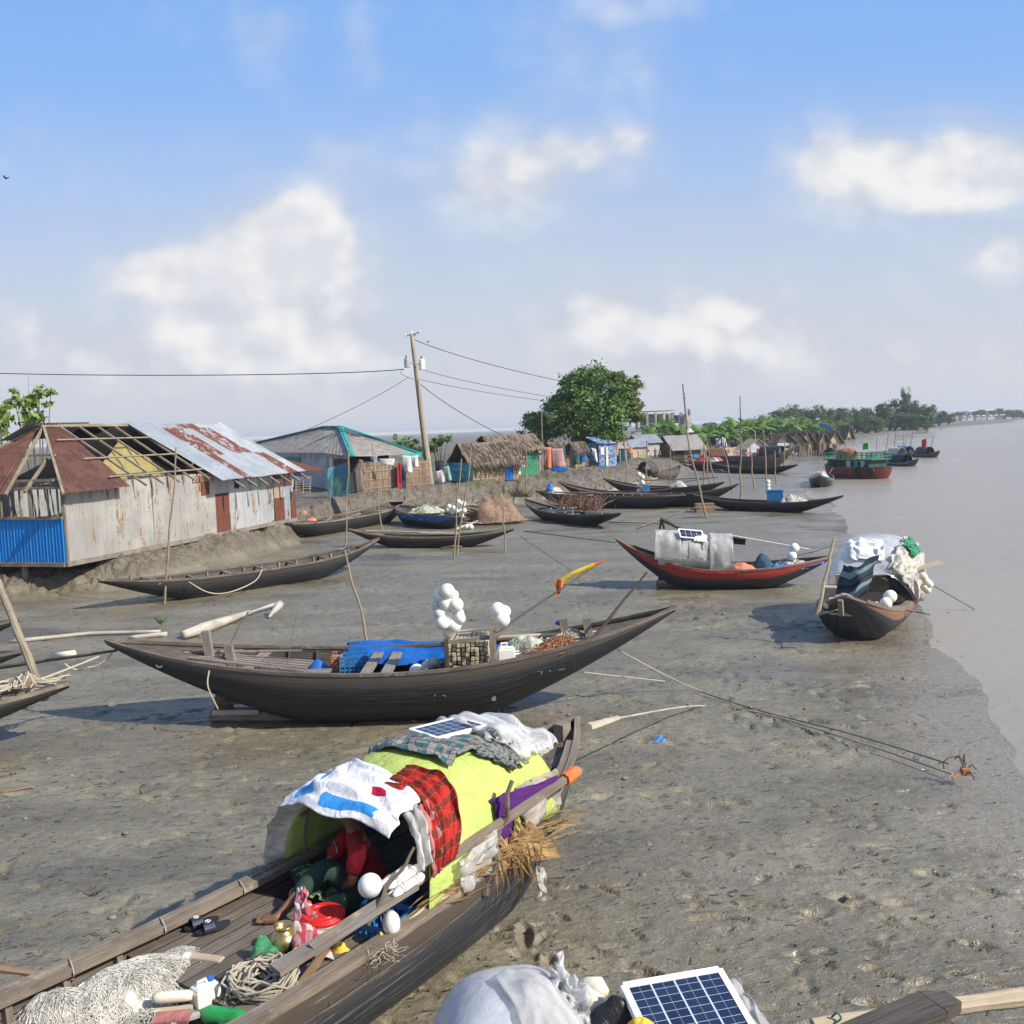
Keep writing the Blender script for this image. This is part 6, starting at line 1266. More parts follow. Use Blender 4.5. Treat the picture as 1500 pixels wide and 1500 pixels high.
# hip ends and rusty sheets
mb = MB(); mb.corr(HP(-.35, -.38, 2.5), HP(2.0, -.4, 2.52), HP(2.6, HW / 2, ZR - .05), HP(r0 - .05, HW / 2, ZR - .02), 15, .016, 5, .03); part(mb, 'rusty_roof_sheet', M['tin_oldred'], th, smooth=True)
mb = MB(); mb.corr(HP(-.4, HW + .4, 2.5), HP(-.36, 1.35, 2.5), HP(r0 - .1, HW / 2 + .1, ZR - .04), HP(r0, HW / 2 + .12, ZR - .02), 18, .016, 5, .03); part(mb, 'rusty_roof_sheet', M['tin_oldred'], th, smooth=True)
for (a, b) in (((-.35, -.36, 2.5), (r0, HW / 2, ZR)), ((-.37, 1.3, 2.5), (r0, HW / 2, ZR - .02)), ((-.3, .8, 2.55), (.95, 1.2, 3.3)), ((.1, .3, 2.8), (.1, 2.9, 2.8)), ((.9, .9, 3.4), (.9, 2.6, 3.4)), ((-.35, HW + .36, 2.5), (r0, HW / 2, ZR + .03))):
    mb = MB(); mb.beam(HP(*a), HP(*b), .075, .07); part(mb, 'hip_rafter', M['bamboo'], th)
for k in range(6):
    s_ = 2.6 + .72 * k; mb = MB(); mb.beam(RP(s_, -.02, -.03), RP(s_ - .1, 1., -.02), .06, .06); part(mb, 'rafter', M['bamboo'], th)
for k_ in (.12, .42, .74, 1.):
    mb = MB(); mb.tube([RP(1.6, k_, .05), RP(6.4, k_, .05)], .03, 6); part(mb, 'batten', M['bamboo'], th)
mb = MB(); mb.tube([HP(-.3, HW / 2, ZR + .04), HP(r1, HW / 2, ZR + .02)][::1] if False else [HP(r0 - .1, HW / 2, ZR), HP(r1, HW / 2, ZR)], .05, 6); part(mb, 'ridge_pole', M['bamboo'], th)
sr = [6.15, 7.1, 8.15, 9.2, 10.15]
mb = MB(); mb.corr(RP(5.75, -.12, .09), RP(6.95, -.12, .09), RP(6.55, 1.0, .06), RP(5.2, 1.02, .1), 12, .018, 4, .03); part(mb, 'galvanised_roof_sheet', M['tin_blue'], th, smooth=True)
mb = MB(); mb.corr(RP(6.85, -.1, .06), RP(10.9, -.1, .06), RP(9.95, 1.0, .06), RP(6.45, 1.0, .06), 40, .018, 6, .04); part(mb, 'rust_patched_roof_sheet', M['tin_roof'], th, smooth=True)
mb = MB(); mb.corr(RP(10.75, -.1, .08), HP(HL + .5, .1, 2.6), HP(r1, HW / 2, ZR + .07), RP(9.8, .99, .08), 10, .016, 4); part(mb, 'galvanised_roof_sheet', M['tin_blue'], th, smooth=True)
mb = MB(); mb.corr(HP(HL + .5, .0, 2.58), HP(HL + .5, HW + .3, 2.58), HP(r1, HW / 2 + .05, ZR), HP(r1, HW / 2, ZR), 30, .016, 4); part(mb, 'hip_roof_sheet', M['tin_rust'], th, smooth=True)
mb = MB(); mb.corr(HP(2.6, HW + .4, 2.5), HP(HL + .4, HW + .4, 2.5), HP(r1, HW / 2 + .03, ZR - .02), HP(4.6, HW / 2 + .03, ZR - .02), 60, .016, 4); part(mb, 'back_roof_sheet', M['tin_mud'], th, smooth=True)
mb = MB(); mb.corr(HP(1.2, HW / 2 + .8, ZR - .35), HP(3.4, HW / 2 + .6, ZR - .3), HP(3.6, HW / 2 - .05, ZR + .1), HP(1.3, HW / 2 - .1, ZR + .08), 20, .016, 3); part(mb, 'ridge_sheet', M['tin_blue'], th, smooth=True)
mb = MB(); mb.corr(HP(3.3, HW / 2 + .9, ZR - .5), HP(6.4, HW / 2 + .9, ZR - .5), HP(5.6, HW / 2 + .05, ZR + .02), HP(3.5, HW / 2 + .05, ZR + .05), 24, .016, 3); part(mb, 'black_ridge_sheet', M['black_bag'], th, smooth=True)
for k in range(7):
    s_ = 6.6 + .68 * k; mb = MB(); mb.tube([RP(s_, -.2, -.1), RP(s_, .25, -.06)], .05, 6); part(mb, 'rafter_end', M['wood'], th)
mb = MB(); mb.grid(lambda u, v: lerp(HP(lerp(2.3, 6.6, u), 1.2, 2.6), HP(4.5, 1.9, 3.65), v) + V((0, 0, .05 * nz(u * 6, v * 6))), 12, 8); part(mb, 'yellow_inner_sheet', cloth('mustard_cloth', (.36, .31, .13), .8, .6, .2), th, smooth=True, solid=.01)
mb = MB(); mb.beam(HP(.2, .3, 2.62), HP(HL - .2, .3, 2.62), .1, .1); mb.beam(HP(1.6, .5, 2.5), HP(6.6, .5, 2.42), .3, .04); mb.beam(HP(4, .2, 2.66), HP(4, HW - .2, 2.66), .09, .09); part(mb, 'inner_beam', M['wood'], th)
solo(MB().corr(HP(HL + .45, -.3, 2.42), HP(HL + 2.2, -.25, 2.36), HP(HL + 2.0, 1.7, 2.9), HP(HL + .2, 1.7, 2.95), 26, .016, 3), 'lean_to_roof', M['tin_rust'], 'rust eaten lean-to roof sheet at the right end of the tin house', 'roof sheet', smooth=True)

# ================================================================ generic huts
def thatch(mb, p00, p10, p11, p01, n=160, fringe=60, seed=1, thick=.07):
    g = random.Random(seed); p00, p10, p11, p01 = V(p00), V(p10), V(p11), V(p01); nn = (p10 - p00).cross(p01 - p00).normalized()
    if nn.z < 0: nn = -nn
    f = bil(p00, p10, p11, p01); 
    mb.grid(lambda u, v: f(u, v) + nn * (.06 * nz(u * 9 + seed, v * 9) + .03 * nz(u * 30, v * 16, seed)), 30, 14)
    dn = (p00 - p01).normalized(); ac = (p10 - p00).normalized()
    for k in range(n + fringe):
        u = g.random(); v = g.uniform(.02, .98) if k < n else g.uniform(-.02, .05); L = g.uniform(.25, .6); a = f(u, v) + nn * g.uniform(.01, thick); d = (dn + ac * g.uniform(-.35, .35) - nn * (.0 if k < n else g.uniform(.1, .7))).normalized()
        b = a + d * L * (1 if k < n else .55); ww = g.uniform(.012, .03); mb.add([a - ac * ww, a + ac * ww, b + ac * ww * .4, b - ac * ww * .4], [(0, 1, 2, 3)])
def reedwall(mb, a, b, h, seed=1, step=.06, top=.08):
    g = random.Random(seed); a, b = V(a), V(b); L = (b - a).length; n = int(L / step); d = (b - a).normalized(); nn = d.cross(V((0, 0, 1)))
    mb.quad(a, b, b + V((0, 0, h * .97)), a + V((0, 0, h * .97)))
    for k in range(n):
        p = lerp(a, b, (k + .5) / n) + nn * g.uniform(.0, .02); q = p + V((0, 0, h + g.uniform(-top, top))) + d * g.uniform(-.06, .06); mb.tube([p, q], g.uniform(.014, .028), 4, False)
    for zz in (.15, .42, .68, .9):
        mb.beam(a + V((0, 0, h * zz)) + nn * .035, b + V((0, 0, h * zz + g.uniform(-.03, .03))) + nn * .035, .03, .035)
def hut(label, c, w_, d_, hw, hr, yaw, wall='reed', roof='thatch', rtype='x', openings=(), ov=.35, stilts=0., name='hut', cat='hut', group=None, seed=1, z0=None, gable=None, ovf=None):
    z0 = gz(c[0], c[1]) if z0 is None else z0; t = thing(name, label, cat, (c[0], c[1], z0), 0, group); Mx = Matrix.Translation((c[0], c[1], z0)) @ Matrix.Rotation(yaw, 4, 'Z')
    P = lambda x, y, z: Mx @ V((x, y, z)); hx, hy = w_ / 2, d_ / 2; s_ = stilts; zt = s_ + hw; zr = zt + hr; ovf = ov if ovf is None else ovf
    cor = [(-hx, -hy), (hx, -hy), (hx, hy), (-hx, hy)]
    for i in range(4):
        a, b = cor[i], cor[(i + 1) % 4]; mb = MB()
        if wall.startswith('reed'): reedwall(mb, P(*a, s_), P(*b, s_), hw, seed + i, .09 if c[1] > 60 else .06)
        elif wall.startswith('tin'): p_, q_ = P(*a, s_), P(*b, s_); mb.corr(p_, q_, q_ + V((0, 0, hw)), p_ + V((0, 0, hw)), (q_ - p_).length / .12, .014, 2)
        else:
            p_, q_ = P(*a, s_), P(*b, s_); mb.grid(bil(p_, q_, q_ + V((0, 0, hw)), p_ + V((0, 0, hw))), 4, 2, (q_ - p_).length, hw)
        part(mb, 'wall', M[wall], t)
    def slope(p00, p10, p11, p01, sd, nm='roof'):
        mb = MB()
        if roof.startswith('thatch'): thatch(mb, P(*p00), P(*p10), P(*p11), P(*p01), 260 if c[1] < 60 else 70, 90 if c[1] < 60 else 30, sd)
        elif roof.startswith('tin'): mb.corr(P(*p00), P(*p10), P(*p11), P(*p01), max(6, V(p00).__sub__(V(p10)).length / .12), .016, 3, .03)
        else: mb.grid(lambda u, v: bil(P(*p00), P(*p10), P(*p11), P(*p01))(u, v) + V((0, 0, .03 * nz(u * 5, v * 5, sd))), 10, 6)
        part(mb, nm, M[roof], t, solid=.05 if not roof.startswith('tin') else .012)
    if rtype == 'x':
        slope((-hx - ov, -hy - ovf, zt - .12 * hr), (hx + ov, -hy - ovf, zt - .12 * hr), (hx + ov, 0, zr), (-hx - ov, 0, zr), seed); slope((hx + ov, hy + ov, zt - .12 * hr), (-hx - ov, hy + ov, zt - .12 * hr), (-hx - ov, 0, zr), (hx + ov, 0, zr), seed + 1)
        for sx in (-hx, hx):
            mb = MB(); mb.add([P(sx, -hy, zt), P(sx, hy, zt), P(sx, 0, zr - .06)], [(0, 1, 2)]); part(mb, 'gable', M[gable or wall], t, solid=.02)
    elif rtype == 'y':
        slope((-hx - ov, -hy - ovf, zt - .15 * hr), (-hx - ov, hy + ov, zt - .15 * hr), (0, hy + ov, zr), (0, -hy - ovf, zr), seed); slope((hx + ov, hy + ov, zt - .15 * hr), (hx + ov, -hy - ovf, zt - .15 * hr), (0, -hy - ovf, zr), (0, hy + ov, zr), seed + 1)
        for sy in (-hy, hy):
            mb = MB(); mb.add([P(-hx, sy, zt), P(hx, sy, zt), P(0, sy, zr - .06)], [(0, 1, 2)]); part(mb, 'gable', M[gable or wall], t, solid=.02)
    elif rtype == 'shed':
        slope((-hx - ov, -hy - ovf, zt - .1), (hx + ov, -hy - ovf, zt - .1), (hx + ov, hy + ov, zr), (-hx - ov, hy + ov, zr), seed)
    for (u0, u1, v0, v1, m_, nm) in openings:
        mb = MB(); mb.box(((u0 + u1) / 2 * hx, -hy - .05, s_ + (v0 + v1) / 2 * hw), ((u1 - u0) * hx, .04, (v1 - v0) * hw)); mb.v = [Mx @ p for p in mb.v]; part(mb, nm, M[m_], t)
    if s_:
        nx = 4
        for i in range(nx):
            for y in (-hy + .05, hy - .05):
                x = lerp(-hx + .05, hx - .05, i / (nx - 1)); mb = MB(); mb.tube([P(x, y, -.5), P(x, y, s_ + .05)], .07, 5); part(mb, 'stilt', M['bamboo'], t)
        mb = MB(); mb.box((0, 0, s_ - .04), (w_, d_, .08)); mb.v = [Mx @ p for p in mb.v]; part(mb, 'platform', M['wood'], t)
    t_M[t.name] = Mx; return t
t_M = {}

# green ridged house
gh = thing('green_ridged_house', 'house with a mottled grey hip roof and bright teal ridge caps', 'house', (-8.0, 43.5, 1.0))
aL, aR = D(474, 626, 48.95), D(499, 626, 47.96); e1, e2, e3 = D(516, 669, 43.56), D(616, 665, 46.64), D(372, 650, 51.15); e4 = D(560, 655, 54.45)
for nm, q in (('front_slope', (e1, e2, aR, aR)), ('side_slope', (e3, e1, aR, aL)), ('back_slope', (e2, e4, aL, aR)), ('far_slope', (e4, e3, aL, aL))):
    mb = MB(); mb.corr(*q, 30, .009, 6, .03); part(mb, nm, M['asbestos'], gh, smooth=True)
for a, b in ((e1, aR), (e2, aR), (e3, aL), (aL, aR)):
    mb = MB(); dirv_ = (b - a).normalized(); mb.beam(a + V((0, 0, .04)), b + V((0, 0, .04)), .30, .05); mb.beam(a + V((0, 0, .08)), b + V((0, 0, .08)), .06, .05); part(mb, 'ridge_cap', M['teal_paint'], gh)
mb = MB(); mb.beam(lerp(e1, e2, .72) - V((0, 0, .05)), e2 - V((0, 0, .05)), .05, .22); part(mb, 'fascia', M['teal_paint'], gh)
gb_ = .95
def flo(p, k=.12): c = X(-9.0, 48.6)[0]; q = lerp(p, c, k); return V((q.x, q.y, gb_ - .1))
f1, f2, f3, f4 = flo(e1, .12), flo(e2, .34), flo(e3, .06), flo(e4)
for a, b, m_ in ((f1, f2, 'dark'), (f3, f1, 'tin_grey'), (f2, f4, 'tin_grey')):  # front wall is a near-black sheet standing in for the shaded interior
    mb = MB(); mb.corr(a, b, b + V((0, 0, 2.55)), a + V((0, 0, 2.55)), (b - a).length / .12, .014, 2); part(mb, 'wall', M[m_], gh)
for (u0, u1, z0_, z1_, m_, nm) in ((.36, .52, 1.6, 2.8, 'green_paint', 'green_panel'), (.36, .52, .9, 1.35, 'green_paint', 'green_panel'), (.53, .8, 1.0, 2.7, 'tin_blue', 'tin_door'), (.86, .98, 1.0, 2.75, 'tin_oldred', 'brown_panel')):
    nrm = V((-.7, -.7, 0)) * .04; mb = MB(); mb.quad(*[lerp(f3, f1, u_) + nrm + V((0, 0, (z_ - .9) * 1.2)) for u_, z_ in ((u0, z0_), (u1, z0_), (u1, z1_), (u0, z1_))]); part(mb, nm, M[m_], gh, solid=.03)
mb = MB()
for k in range(6): mb.beam(D(432, 700 + 3.4 * k, 42.46), D(456, 698 + 3.4 * k, 42.79), .03, .03)
for k in range(3): mb.beam(D(434 + 10 * k, 724, 42.57), D(434 + 10 * k, 698, 42.57), .035, .03)
solo(mb, 'bamboo_lattice', M['bamboo_pale'], 'pale bamboo window lattice at the teal roofed house', 'lattice')
mb = MB(); mb.grid(lambda u, v: D(lerp(431, 457, u), 697 + 3 * u + 5 * v + 4 * v * math.sin(u * 7) ** 2, 42.2), 8, 5); solo(mb, 'hanging_cloth', cloth('lilac_cloth', (.5, .48, .7), .8), 'pale lilac cloth hung over the bamboo lattice', 'cloth', solid=.01)
mb = MB(); mb.box(D(444, 733, 42.02), (.7, .06, .5)); solo(mb, 'green_board', M['green_paint'], 'green board below the bamboo lattice', 'board')
M['net_teal'] = netmat('teal_net', (.05, .3, .4), 30., .45)
sheet('translucent teal fishing net hung between sticks before the teal roofed house', lambda u, v: D(lerp(480, 512, u), lerp(686 - 10 * u, 731 - 4 * u, v), 41.2 + .3 * math.sin(u * 5)), 'net_teal', 'hanging_net', 'fishing net', 12, 10, .04, 4., solid=0)
bl = thing('young_palm', 'bright yellow green young palm behind the teal net', 'plant', D(493, 735, 41.69)); mb = MB()
for k in range(9):
    a = D(492, 733, 41.69); e_ = D(484 + 2.4 * k, 696 + abs(k - 4) * 2.5, 41.7 + .1 * (k % 3)); mb.add([a, lerp(a, e_, .6) + V((-.06, 0, 0)), e_, lerp(a, e_, .6) + V((.06, 0, 0))], [(0, 1, 2, 3)])
part(mb, 'fronds', M['leaf_bright'], bl)
# reed fences and washing
def fence(label, pa, pb, top, Y0, Y1, seed, mat='reed'):
    Y0 = land(pa[0], D(pa[0], pa[1], Y0).y, .7); Y1 = land(pb[0], D(pb[0], pb[1], Y1).y, .7); a, b = DY(pa[0], pa[1], Y0), DY(pb[0], pb[1], Y1); a.z = gz(a.x, a.y) - .05; b.z = gz(b.x, b.y) - .05; h = DY(pa[0], top, Y0).z - a.z
    mb = MB(); reedwall(mb, a, b, h, seed, .05, .06); return solo(mb, 'reed_fence', M[mat], label, 'fence')
fence('curved reed mat fence with a ragged left edge left of the red doorway', (531, 722), (582, 716), 677, 39.8, 43.2, 4)
fence('reed mat fence behind the white washing beside the pole foot', (594, 716), (630, 711), 676, 43.4, 46.2, 6)
mb = MB(); mb.tube([D(528, 720, 39.8), D(524, 690, 39.8), D(529, 674, 39.8)], [.3, .26, .12], 7); solo(mb, 'frayed_reeds', M['thatch_dark'], 'frayed dark reed bundle at the left end of the curved fence', 'reeds')
mb = MB(); mb.quad(D(582, 717, 44.2), D(588, 716, 44.6), D(588, 678, 44.6), D(582, 679, 44.2)); solo(mb, 'red_curtain', M['redshirt'], 'red curtain in the gap between the two reed fences', 'curtain', solid=.02)
mb = MB(); mb.quad(D(587, 716, 44.8), D(595, 715, 45), D(595, 680, 45), D(587, 680, 44.8)); solo(mb, 'navy_curtain', plain('navy', (.015, .025, .08), .8), 'dark navy curtain beside the red curtain', 'curtain', solid=.02)
def laundry(label, quad, Y, mat, nm='laundry', nu=6, nv=8):
    Y = land(quad[0][0], D(quad[0][0], quad[0][1], Y).y, .12); a, b, c_, d_ = [DY(p[0], p[1], Y) for p in quad]; f = bil(a, b, c_, d_)
    mb = MB(); mb.grid(lambda u, v: f(u, v) + V((.03 * nz(u * 4, v * 3, Y), .08 * math.sin(u * 7 + v) * v, 0)), nu, nv); return solo(mb, nm, mat if not isinstance(mat, str) else M[mat], label, 'laundry', smooth=True, solid=.012)
wc = cloth('white_cloth', (.78, .78, .77), .8, .5, .15)
pk = cloth('coral_cloth', (.7, .25, .15), .8, .4, .15); pn = cloth('pink_net_cloth', (.55, .33, .34), .8, .5, .15); sg_ = plain('slate_green', (.03, .09, .09), .8, .2)
laundry('long white shirt hanging on the second reed fence', ((588, 667), (602, 668), (604, 694), (592, 690)), 42.6, wc); laundry('short white cloth hanging right of the long white shirt', ((602, 668), (612, 667), (613, 684), (604, 684)), 42.7, wc); laundry('white sack lying on top of the curved fence', ((555, 672), (578, 672), (577, 682), (556, 679)), 40.6, wc)
laundry('dark shirt hung right of the utility pole', ((637, 674), (651, 674), (651, 690), (638, 690)), 46.8, plain('dark_shirt', (.045, .04, .05), .8)); laundry('white cloth hung low right of the utility pole', ((638, 691), (651, 687), (654, 706), (643, 709)), 46.6, wc)
laundry('pale aqua net hanging beside the blue tarp wall', ((650, 684), (657, 682), (662, 703), (655, 706)), 46.7, cloth('aqua', (.3, .5, .46), .8))
laundry('blue grey cloth hanging at the curved fence top', ((542, 668), (553, 668), (552, 679), (544, 677)), 40.2, cloth('blue_grey', (.3, .36, .5), .8))
M['pink_front'] = cloth('pink_front_cloth', (.5, .22, .22), .8, .6, .1, shade=.3); M['teal_wall'] = plain('faded_teal_wall', (.06, .25, .24), .7, .35, 2., dirt=(.15, .17, .15))
M['slate_tarp'] = cloth('faded_blue_tarp', (.03, .13, .33), .7, .7, .1, splotch((.2, .3, .42), 5., .5, (.35, .4, .45)), .4)
# thatched huts, tarps
def hutp(label, px0, px1, pb, pe, pr, z0, dr, yaw, *a_, st=0., **kw):
    "a hut measured in the picture: left, right, base, eave and ridge"
    
    for _ in range(5): q = G((px0 + px1) / 2, pb, z0); z0 = gz(q.x, q.y + .6)
    m = q.y / FPX; Wd = (px1 - px0) * m; ov = kw.pop('ov', .3); yw = R(yaw); w_ = max(.8, (Wd - 2 * ov) / (math.cos(yw) + dr * math.sin(abs(yw)))); d_ = w_ * dr
    c = (q.x, q.y + d_ * .5 * math.cos(yw)); hr = (pe - pr) * m * 1.02
    return hut(label, c, w_, d_, (pb - pe) * m - st * m, hr, yw, *a_, ov=ov, stilts=st * m, z0=z0, **kw)
hutp('low thatched hut with a reed front and dark blue door', 657, 770, 705, 677, 649, 1.25, 0.6, 33, 'reed_pale', 'thatch', 'x', ((.42, .74, 0, .98, 'tarp_blue', 'blue_door'),), seed=3, gable='dark', ov=.4)
hutp('taller thatched hut with a green cloth front', 692, 800, 699, 659, 638, 1.3, 0.65, 33, 'reed', 'thatch', 'x', ((.12, .9, 0, .98, 'green_paint', 'green_cloth_front'), (-.2, .1, 0, .95, 'concrete_pale', 'pale_panel')), seed=9, ov=.4)
laundry('white sheet strip lying on the thatch between the two huts', ((728, 649), (737, 648), (757, 660), (746, 662)), 51.6, wc)
laundry('bright blue tarp wall left of the thatched hut', ((662, 679), (690, 679), (692, 704), (661, 706)), 48.2, 'tarp_blue'); sheet('teal net hanging over the bright blue tarp wall', lambda u, v: D(lerp(652, 692, u), lerp(678, 705, v), 47.6), 'net_teal', 'hanging_net', 'fishing net', 10, 8, .05, solid=0)
mb = MB(); mb.heap(D(672, 703, 50.5), 1.0, .6, 1.4, .3, 3., 16, 10, 0, 3); solo(mb, 'net_store', M['tarp_blue'], 'dark blue covered heap behind the tarp wall', 'heap', smooth=True)
laundry('coral cloth hung at the left of the washing wall', ((797, 655), (807, 655), (808, 686), (798, 688)), 51, pk); laundry('wide pink net cloth in the middle of the washing wall', ((806, 657), (824, 657), (829, 685), (809, 686)), 51.4, pn); laundry('slate green cloth at the upper right of the washing wall', ((816, 656), (828, 656), (829, 676), (819, 676)), 50.7, sg_)
laundry('dark blue heap of cloth at the foot of the washing wall', ((801, 686), (831, 684), (832, 690), (800, 694)), 51, 'tarp_blue')
hutp('reed hut behind the washing wall under the big tree', 795, 842, 686, 660, 648, 1.4, 0.7, 35, 'reed', 'thatch_dark', 'x', seed=14)
hutp('narrow pale reed hut at the left of the tree trunk', 834, 858, 687, 660, 648, 1.4, 0.8, 35, 'reed_pale', 'thatch_dark', 'x', seed=21)
hutp('shack covered in blue tarps beside the tree trunk', 860, 908, 684, 648, 640, 1.4, 0.6, 40, 'slate_tarp', 'slate_tarp', 'shed', ((-.9, -.5, .5, .8, 'white_paint', 'white_panel'), (-.3, -.05, 0, .8, 'concrete_pale', 'pale_cloth')), seed=5, ov=.15)
laundry('salmon cloth hanging at the right corner of the blue shack', ((900, 640), (907, 641), (906, 668), (899, 668)), 58.5, pk); laundry('cream cloth hanging at the left corner of the blue shack', ((866, 656), (873, 658), (876, 678), (870, 672)), 57.6, wc)
hutp('grey tin shed with an open slatted front', 911, 952, 672, 654, 644, 1.4, 0.7, 30, 'tin_grey', 'tin_blue', 'x', ((-.9, .55, .0, .75, 'reed_pale', 'slatted_front'),), seed=31, ov=.2)
hutp('grey walled shed with a sky blue patched roof', 918, 972, 668, 648, 637, 1.4, 0.7, 32, 'concrete', 'tin_blue', 'x', seed=33, ov=.25)
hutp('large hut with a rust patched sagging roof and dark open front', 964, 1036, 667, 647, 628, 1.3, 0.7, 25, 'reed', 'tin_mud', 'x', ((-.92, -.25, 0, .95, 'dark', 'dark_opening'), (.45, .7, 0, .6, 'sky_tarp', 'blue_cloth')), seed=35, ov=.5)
hutp('small low hut with a rust roof and pink cloth front', 1036, 1062, 664, 652, 643, 1.2, .8, 20, 'reed_pale', 'tin_rust', 'x', ((-.5, .8, .05, .95, 'pink_front', 'pink_cloth_front'),), seed=61, ov=.2)
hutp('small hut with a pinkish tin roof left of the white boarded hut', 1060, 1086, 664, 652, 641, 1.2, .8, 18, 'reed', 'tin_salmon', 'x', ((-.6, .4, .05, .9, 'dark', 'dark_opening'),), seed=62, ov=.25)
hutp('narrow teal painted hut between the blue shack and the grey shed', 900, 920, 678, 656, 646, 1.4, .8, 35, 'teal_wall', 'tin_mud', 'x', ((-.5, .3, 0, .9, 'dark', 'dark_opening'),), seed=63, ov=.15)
hutp('small tin hut with a green door behind the washing wall', 768, 800, 690, 662, 650, 1.4, .8, 35, 'tin_grey', 'tin_mud', 'x', ((-.4, .3, 0, .9, 'green_paint', 'green_door'),), seed=64, ov=.2)
mb = MB()
for k, q in enumerate((((968, 648), (981, 634), (984, 644), (973, 655)), ((988, 632), (996, 630), (1002, 645), (992, 644)), ((968, 655), (998, 650), (999, 653), (972, 659)))):
    mb.quad(*[D(p[0], p[1], 82.6) for p in q])
solo(mb, 'rust_sheets', M['tin_oldred'], 'rusty sheets lying on the sagging hut roof', 'roof sheet', solid=.03)
hutp('white boarded hut on stilts with a red window', 1083, 1129, 669, 641, 628, 0.5, 0.7, 16, 'white_paint', 'reed_pale', 'y', ((.02, .42, .45, .95, 'redshirt', 'red_window'),), st=9, seed=41, gable='white_paint')
hutp('whitish hut with a dark slit window beside the white boarded hut', 1128, 1169, 667, 642, 628, 0.5, 0.8, 14, 'white_paint', 'thatch', 'y', ((.0, .6, .5, .72, 'dark', 'slit_window'),), st=10, seed=43, gable='thatch_dark', ov=.4)
HX = [(1150, 1184, 665, 641, 626, 'brown thatched hut on tall stilts', 'reed', 'thatch'), (1166, 1194, 664, 640, 627, 'pale thatched hut with ragged eaves', 'reed_pale', 'thatch_dark'), (1180, 1204, 662, 639, 625, 'thatched hut with a sagging front', 'reed', 'thatch'), (1190, 1216, 660, 638, 626, 'dark thatched hut with a purple cloth', 'reed', 'thatch_dark'), (1204, 1237, 655, 637, 621, 'hut with a blue ridge cover on grey thatch', 'reed_pale', 'thatch'), (1231, 1252, 650, 645, 628, 'low dark conical hut of sticks', 'reed', 'thatch_dark')]
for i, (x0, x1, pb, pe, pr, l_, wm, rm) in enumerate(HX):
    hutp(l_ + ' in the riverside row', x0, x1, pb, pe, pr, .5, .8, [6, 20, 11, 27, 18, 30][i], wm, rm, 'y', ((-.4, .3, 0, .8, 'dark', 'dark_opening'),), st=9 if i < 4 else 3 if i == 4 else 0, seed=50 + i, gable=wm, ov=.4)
laundry('purple cloth hanging in the riverside row of huts', ((1206, 632), (1213, 632), (1213, 646), (1207, 646)), 131, plain('plum', (.08, .01, .06), .8)); laundry('light blue cloth hanging at the right of the riverside row', ((1216, 631), (1223, 631), (1223, 641), (1216, 641)), 140, cloth('light_blue', (.12, .36, .62), .8)); 
mb = MB(); mb.quad(D(1199, 621, 144), D(1208, 621, 144), D(1222, 630, 143), D(1214, 630, 143)); solo(mb, 'blue_ridge_tarp', M['tarp_blue'], 'blue tarp over the ridge of the grey thatched hut', 'tarp', solid=.03)
laundry('orange cloth at the right wall of the white boarded hut', ((1121, 649), (1126, 650), (1126, 659), (1121, 658)), 99.3, pk)
laundry('pale cloth hanging on poles left of the white boarded hut', ((1048, 642), (1056, 642), (1056, 658), (1049, 658)), 97, cloth('pale_blue_cloth', (.5, .56, .6), .8)); laundry('dark cloth hanging between the pale cloth and the white boarded hut', ((1070, 648), (1080, 648), (1080, 660), (1070, 660)), 98.5, 'black_bag'); laundry('cream cloth hanging right of the pale cloth', ((1057, 640), (1064, 640), (1065, 655), (1058, 655)), 97.6, wc)
# concrete building
cb = thing('concrete_building', 'unfinished grey concrete building with square columns behind the sheds', 'building', (20, 118, 1)); yb = 118.
def bx(x0, x1, y0, y1, Y, dpt): a = D(x0, y1, Y); b = D(x1, y0, Y); return ((a.x + b.x) / 2, a.y + dpt / 2, (a.z + b.z) / 2), (b.x - a.x, dpt, b.z - a.z)
for nm, q, m_ in (('roof_slab', (918, 1013, 598, 603.5, 117.2, 9), 'concrete'), ('rear_wall', (935, 1005, 603.8, 668, 121, 3), 'concrete'), ('lower_wall', (912, 948, 632, 670, 116.4, 5), 'concrete'), ('tower', (1004.5, 1014, 606, 664, 117.6, 6), 'concrete_pale'), ('floor_slab', (918, 1003, 627, 631, 117.4, 8), 'concrete')):
    mb = MB(); mb.box(*bx(*q)); part(mb, nm, M[m_], cb)
for k in range(7):
    mb = MB(); mb.box(*bx(922 + 12.5 * k, 925.5 + 12.5 * k, 603.8, 626.8, 117.8, .6)); part(mb, 'column', M['concrete_pale' if k % 3 == 1 else 'concrete'], cb)
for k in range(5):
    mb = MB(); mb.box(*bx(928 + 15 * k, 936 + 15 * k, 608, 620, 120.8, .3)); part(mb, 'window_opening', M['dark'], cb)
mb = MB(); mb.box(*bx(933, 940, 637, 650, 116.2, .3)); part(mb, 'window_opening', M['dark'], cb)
for k, (a, b, c_) in enumerate(((1008, 1010, 598), (1011, 1012, 600))):
    mb = MB(); mb.box(*bx(a, b, c_, 606.5, 118, .4)); part(mb, 'roof_stub', M['concrete'], cb)

